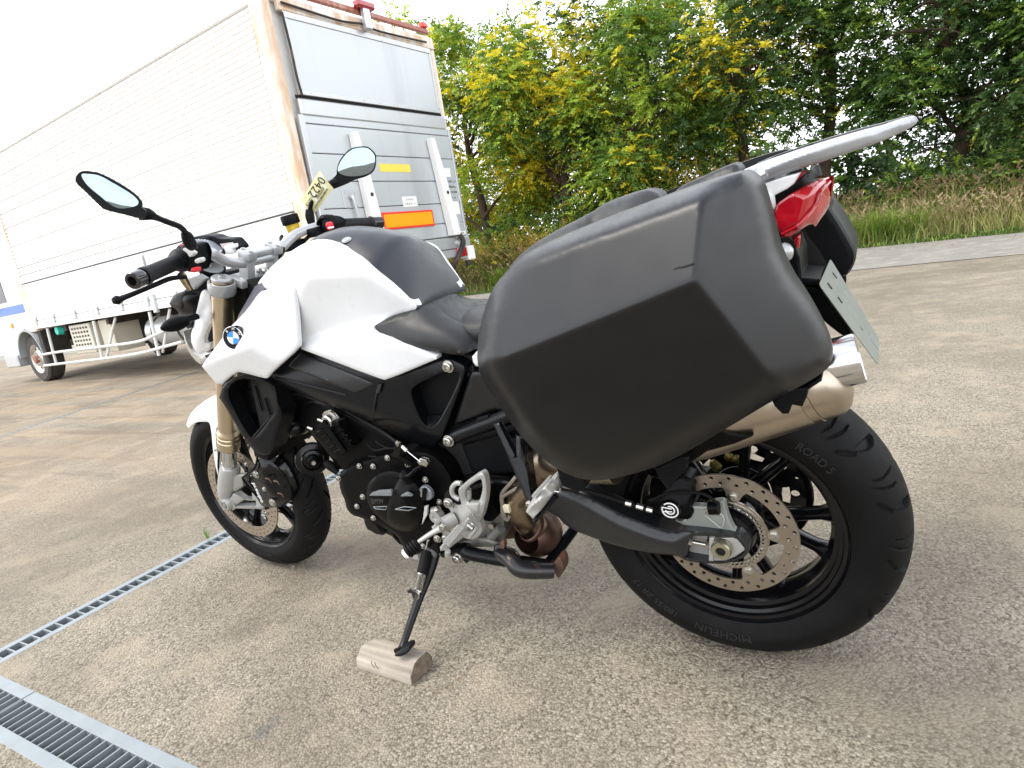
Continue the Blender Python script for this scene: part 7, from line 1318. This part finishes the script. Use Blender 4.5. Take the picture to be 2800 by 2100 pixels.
tree('tree beyond the right edge of the picture', -6.2, -12.4, 7, (2.2, 1.6, 2.4), 3.0, 13, dict(mid=3, dark=4, light=1), 900)
# low shrubs closing the space under the crowns
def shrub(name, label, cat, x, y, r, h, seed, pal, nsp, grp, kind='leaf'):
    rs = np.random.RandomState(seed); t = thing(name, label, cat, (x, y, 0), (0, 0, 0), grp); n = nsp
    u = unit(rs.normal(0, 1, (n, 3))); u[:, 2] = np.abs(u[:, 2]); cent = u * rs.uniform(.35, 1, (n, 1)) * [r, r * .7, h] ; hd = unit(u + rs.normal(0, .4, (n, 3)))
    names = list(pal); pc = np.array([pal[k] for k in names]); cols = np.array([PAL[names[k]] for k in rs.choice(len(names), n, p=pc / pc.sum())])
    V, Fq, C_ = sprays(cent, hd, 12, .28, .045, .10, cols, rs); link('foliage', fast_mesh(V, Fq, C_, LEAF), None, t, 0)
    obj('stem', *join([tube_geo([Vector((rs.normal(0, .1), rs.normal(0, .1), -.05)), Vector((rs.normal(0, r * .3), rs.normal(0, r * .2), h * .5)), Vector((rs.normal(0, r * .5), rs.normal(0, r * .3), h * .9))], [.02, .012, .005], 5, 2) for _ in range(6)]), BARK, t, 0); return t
sl_ = ['shrub', 'low']
for i, (x, y, r, h, p, lab) in enumerate([(10.2, -13.0, 1.3, 2.0, 'm', 'leafy shrub just right of the truck tail'), (8.0, -12.9, 1.3, 1.7, 'm', 'leafy shrub behind the goldenrod'), (5.9, -12.9, 1.3, 1.9, 'm', 'round dense shrub behind the rider seat gap'), (4.0, -12.8, 1.2, 1.8, 'm', 'dense green shrub above the case front'),
      (2.3, -13.0, 1.1, 1.3, 'd', 'green shrub at the foot of the forked trunk'), (.7, -13.6, 1.0, 1.0, 'd', 'dark low shrub under the tail rack'), (-.9, -13.0, 1.1, 1.3, 'd', 'dark shrub right of the tail lamp'), (-2.4, -12.3, 1.1, 1.6, 'd', 'vine covered shrub near the right edge'), (-4.0, -11.8, 1.3, 1.8, 'd', 'shrub past the right edge of the picture')]):
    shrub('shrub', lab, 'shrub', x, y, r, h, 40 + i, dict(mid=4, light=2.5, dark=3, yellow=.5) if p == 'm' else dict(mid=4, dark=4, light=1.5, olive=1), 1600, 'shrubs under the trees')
# the wood beyond reads as one mass
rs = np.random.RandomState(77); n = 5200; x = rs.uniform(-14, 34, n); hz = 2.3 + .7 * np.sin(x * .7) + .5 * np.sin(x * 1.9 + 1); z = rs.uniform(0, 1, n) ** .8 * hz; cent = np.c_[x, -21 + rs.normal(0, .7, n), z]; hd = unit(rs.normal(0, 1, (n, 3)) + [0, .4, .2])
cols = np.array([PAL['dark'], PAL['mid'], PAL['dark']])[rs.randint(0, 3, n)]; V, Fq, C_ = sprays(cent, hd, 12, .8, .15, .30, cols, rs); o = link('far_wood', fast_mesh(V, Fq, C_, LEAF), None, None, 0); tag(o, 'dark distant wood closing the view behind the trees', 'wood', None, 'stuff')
# goldenrod: stems with narrow leaves and feathery yellow plumes
def goldenrod(label, x, y, seed, n=46, h=1.25, pal=((.11, .14, .03), (.42, .30, .05))):
    rs = np.random.RandomState(seed); t = thing('goldenrod_clump', label, 'wildflower', (x, y, 0), (0, 0, 0), 'goldenrod along the verge'); Vs, Fs_, Cs = [], [], []; off = 0
    st = []; 
    for i in range(n):
        bx, by = rs.normal(0, .42), rs.normal(0, .22); hh = h * rs.uniform(.65, 1.1); tip = np.array([bx + rs.normal(0, .12), by + rs.normal(0, .1), hh]); b = np.array([bx, by, 0]); st.append(tube_geo([Vector(b), Vector((b + tip) / 2 + [.02, 0, 0]), Vector(tip)], [.005, .004, .002], 4, 1))
        k = 30; tt_ = rs.uniform(.15, .8, k)[:, None]; cent = b + (tip - b) * tt_; a = rs.uniform(0, 6.28, k); d = np.c_[np.cos(a), np.sin(a), rs.uniform(-.2, .5, k)]
        w_ = unit(np.cross(d, [0, 0, 1.])); ll = rs.uniform(.07, .13, (k, 1)); V = np.stack([cent, cent + d * ll * .5 + w_ * .009, cent + d * ll - [0, 0, .02], cent + d * ll * .5 - w_ * .009], 1).reshape(-1, 3)
        Vs.append(V); Cs.append(np.repeat(np.array(pal[0]) * rs.uniform(.6, 1.7, (k, 1)), 4, 0))
        k = 60; tt_ = rs.uniform(.78, 1.03, k)[:, None]; cent = b + (tip - b) * tt_; a = rs.uniform(0, 6.28, k); d = np.c_[np.cos(a), np.sin(a), rs.uniform(-.1, .7, k)]; cent = cent + d * rs.uniform(0, .09, (k, 1)) * (1.1 - tt_) * 4
        w_ = unit(rs.normal(0, 1, (k, 3))) * .008; V = np.stack([cent, cent + d * .012 + w_, cent + d * .024, cent + d * .012 - w_], 1).reshape(-1, 3); Vs.append(V); Cs.append(np.repeat(np.array(pal[1]) * rs.uniform(.6, 1.3, (k, 1)), 4, 0))
    V = np.concatenate(Vs); link('flower_heads', fast_mesh(V, np.arange(len(V)).reshape(-1, 4), np.concatenate(Cs), LEAF), None, t, 0); obj('stem', *join(st), mat('stem_brown', (.14, .12, .05), .7), t, 0)
for i, (x, y, lab) in enumerate([(9.8, -12.0, 'goldenrod clump touching the truck tail'), (9.0, -12.2, 'goldenrod clump right of the truck bumper'), (8.1, -12.1, 'goldenrod clump above the tank rear edge'), (7.2, -12.2, 'goldenrod clump left of the seat dip'), (6.3, -12.0, 'goldenrod clump above the seat dip'), (5.3, -12.1, 'goldenrod clump left of the pillion seat'), (2.9, -12.2, 'goldenrod clump over the pillion seat hump'), (2.2, -12.2, 'goldenrod clump beside the tail rack root')]): goldenrod(lab, x, y, 60 + i, 46 if i < 6 else 30, 1.25 if i < 6 else 1.9)
# grasses, nobody could count them
def grass(name, label, region, n, h, wd, cols, seed, lean=.35, plume=None, cat='grass'):
    rs = np.random.RandomState(seed); xy = region(rs, n); hh = h * rs.uniform(.45, 1.2, n); a = rs.uniform(0, 6.28, n); dx = np.c_[np.cos(a), np.sin(a), 0 * a]; w_ = np.c_[-np.sin(a), np.cos(a), 0 * a] * wd; b = np.c_[xy, np.zeros(n)]
    ln = (lean * rs.uniform(.3, 1.6, n) * hh)[:, None]; m1 = b + dx * ln * .25 + np.c_[0 * a, 0 * a, hh * .5]; m2 = b + dx * ln * .7 + np.c_[0 * a, 0 * a, hh * .85]; tp = b + dx * ln * 1.3 + np.c_[0 * a, 0 * a, hh * .93]
    V = np.stack([b - w_, b + w_, m1 + w_ * .8, m1 - w_ * .8, m2 + w_ * .5, m2 - w_ * .5, tp + w_ * .05, tp - w_ * .05], 1).reshape(-1, 3); base = np.arange(n)[:, None] * 8
    F_ = np.concatenate([base + [0, 1, 2, 3], base + [3, 2, 4, 5], base + [5, 4, 6, 7]]); c = np.array(cols)[rs.randint(0, len(cols), n)] * rs.uniform(.7, 1.3, (n, 1)); C_ = np.repeat(c, 8, 0)
    if plume is not None:
        k = rs.rand(n) < .35; tq = tp[k]; m_ = 10; Vp = []; dd = unit(np.c_[dx[k][:, :2] * .6, np.full(k.sum(), .6)])
        for j in range(m_): c0 = tq + dd * (j * .016) ; w2 = rs.normal(0, .011, tq.shape); Vp.append(np.stack([c0, c0 + w2 + dd * .012, c0 + dd * .035, c0 - w2 + dd * .012], 1).reshape(-1, 3))
        Vp = np.concatenate(Vp); F_ = np.concatenate([F_, len(V) + np.arange(len(Vp)).reshape(-1, 4)]); V = np.concatenate([V, Vp]); C_ = np.concatenate([C_, np.tile(plume, (len(Vp), 1)) * rs.uniform(.7, 1.3, (len(Vp), 1))])
    o = link(name, fast_mesh(V, F_, C_, GRS), None, None, 0); tag(o, label, cat, None, 'stuff'); return o
ky = lambda x: np.interp(x, [b[0] for b in kf[::-1]], [b[1] for b in kf[::-1]])
def band(x0, x1, d0, d1):
    def f(rs, n): x = rs.uniform(x0, x1, n); return np.c_[x, ky(x) - rs.uniform(d0, d1, n) ** 1.0]
    return f
def clumps(cs, sp):
    def f(rs, n): c = np.array(cs)[rs.randint(0, len(cs), n)]; return c + rs.normal(0, sp, (n, 2))
    return f
G1, G2, G3 = (.11, .17, .04), (.19, .25, .06), (.30, .31, .10); S1, S2, S3 = (.38, .33, .15), (.25, .22, .10), (.46, .41, .22)
grass('ground_cover', 'short green weeds creeping along the kerb edge', band(-8, 13, -.06, .9), 16000, .075, .011, [G1, G2, (.07, .13, .03)], 21, .8)
grass('grass', 'mid green grass growing behind the kerb strip', band(-8, 13, .15, 1.3), 6000, .30, .006, [G1, G2, G3, G3, S3], 22, .6)
grass('dry_grass', 'straw coloured dry grass stems along the verge', band(-8, 13, .4, 1.9), 9000, .52, .004, [S1, S2, S3, G3], 23, .5, (.38, .30, .18))
grass('sedge_tuft', 'long arching bright green grass tufts on the verge', clumps([(.35, -11.4), (-.25, -11.3), (-.6, -11.2), (7.6, -11.9), (6.9, -11.9), (7.2, -12.1), (-3.2, -10.4)], .13), 2600, .55, .007, [(.18, .30, .05), (.26, .36, .08), G2], 24, .9)
grass('tall_grass', 'tall grass with brownish feathery plumes under the trees', band(-6, 1.8, 1.1, 2.4), 3600, .80, .005, [G2, G3, G2, G3, S1], 25, .35, (.24, .17, .10))
grass('tall_grass', 'tall dry grass between the truck and the shrubs', band(3, 11, .6, 2.0), 5200, .85, .005, [S2, G3, S1, S3], 26, .4, (.40, .28, .16))
rs = np.random.RandomState(5)
lv = []
for i in range(170):
    x = rs.uniform(-4, 10); y = ky(x) + rs.uniform(-.2, 1.1) ** 1; s = rs.uniform(.02, .045); a = rs.uniform(0, 6.3); c, d = math.cos(a) * s, math.sin(a) * s; lv.append(([(x, y, .016), (x + c - d * .4, y + d + c * .4, .022), (x + 2 * c, y + 2 * d, .017), (x + c + d * .4, y + d - c * .4, .02)], [(0, 1, 2, 3)]))
o = obj('fallen_leaves', *join(lv), mat('dead_leaf', (.34, .20, .09), .8, var=(3, .5)), None, 0); tag(o, 'scattered brown fallen leaves on the kerb strip', 'leaves', None, 'stuff')
dl_ = thing('dry_leaf', 'single pale dry leaf lying on the concrete right of the number plate', 'leaf', G('Y3', 1310, 1345, .004)); obj('blade', [(-.03, 0, .002), (0, .009, .008), (.035, .0, .004), (0, -.009, .006), (0, .009, .0075), (0, -.009, .0055)], [(0, 3, 2, 1)], mat('pale_leaf', (.55, .46, .32), .7), dl_, 0)
gp = thing('sprout', 'small green grass sprout growing in the slot grate by the front tyre', 'sprout', G('H4', 295, 1640, 0))
for i in range(5): obj('leaf', *tube_geo([Vector((0, 0, -.02)), Vector((.006 * (i - 2), .003 * (i % 3 - 1), .02)), Vector((.014 * (i - 2), .006 * (i % 3 - 1), .045 - .005 * abs(i - 2)))], [.0012, .0014, .0004], 4, 3), mat('sprout_green', (.10, .22, .04), .5), gp, 0)

rs = np.random.RandomState(31); pv = []
for i in range(900):
    x, y = rs.uniform(-1.6, 4.5), rs.uniform(-4.5, .62); r = rs.uniform(.0012, .0035) * (2 if rs.rand() < .06 else 1)
    if x < .7 and y > .3: continue
    p = [Vector((x + r * rs.uniform(.7, 1.3) * math.cos(a), y + r * rs.uniform(.7, 1.3) * math.sin(a), .0002)) for a in (0, 1.25, 2.5, 3.77, 5.0)] + [Vector((x, y, r * rs.uniform(.6, 1.1)))]
    pv.append((p, [(0, 1, 5), (1, 2, 5), (2, 3, 5), (3, 4, 5), (4, 0, 5)]))
o = obj('grit', *join(pv), mat('grit_stone', (.30, .27, .22), .8, var=(200, .6)), None, 0); tag(o, 'loose grit scattered on the concrete around the motorcycle', 'grit', None, 'stuff')
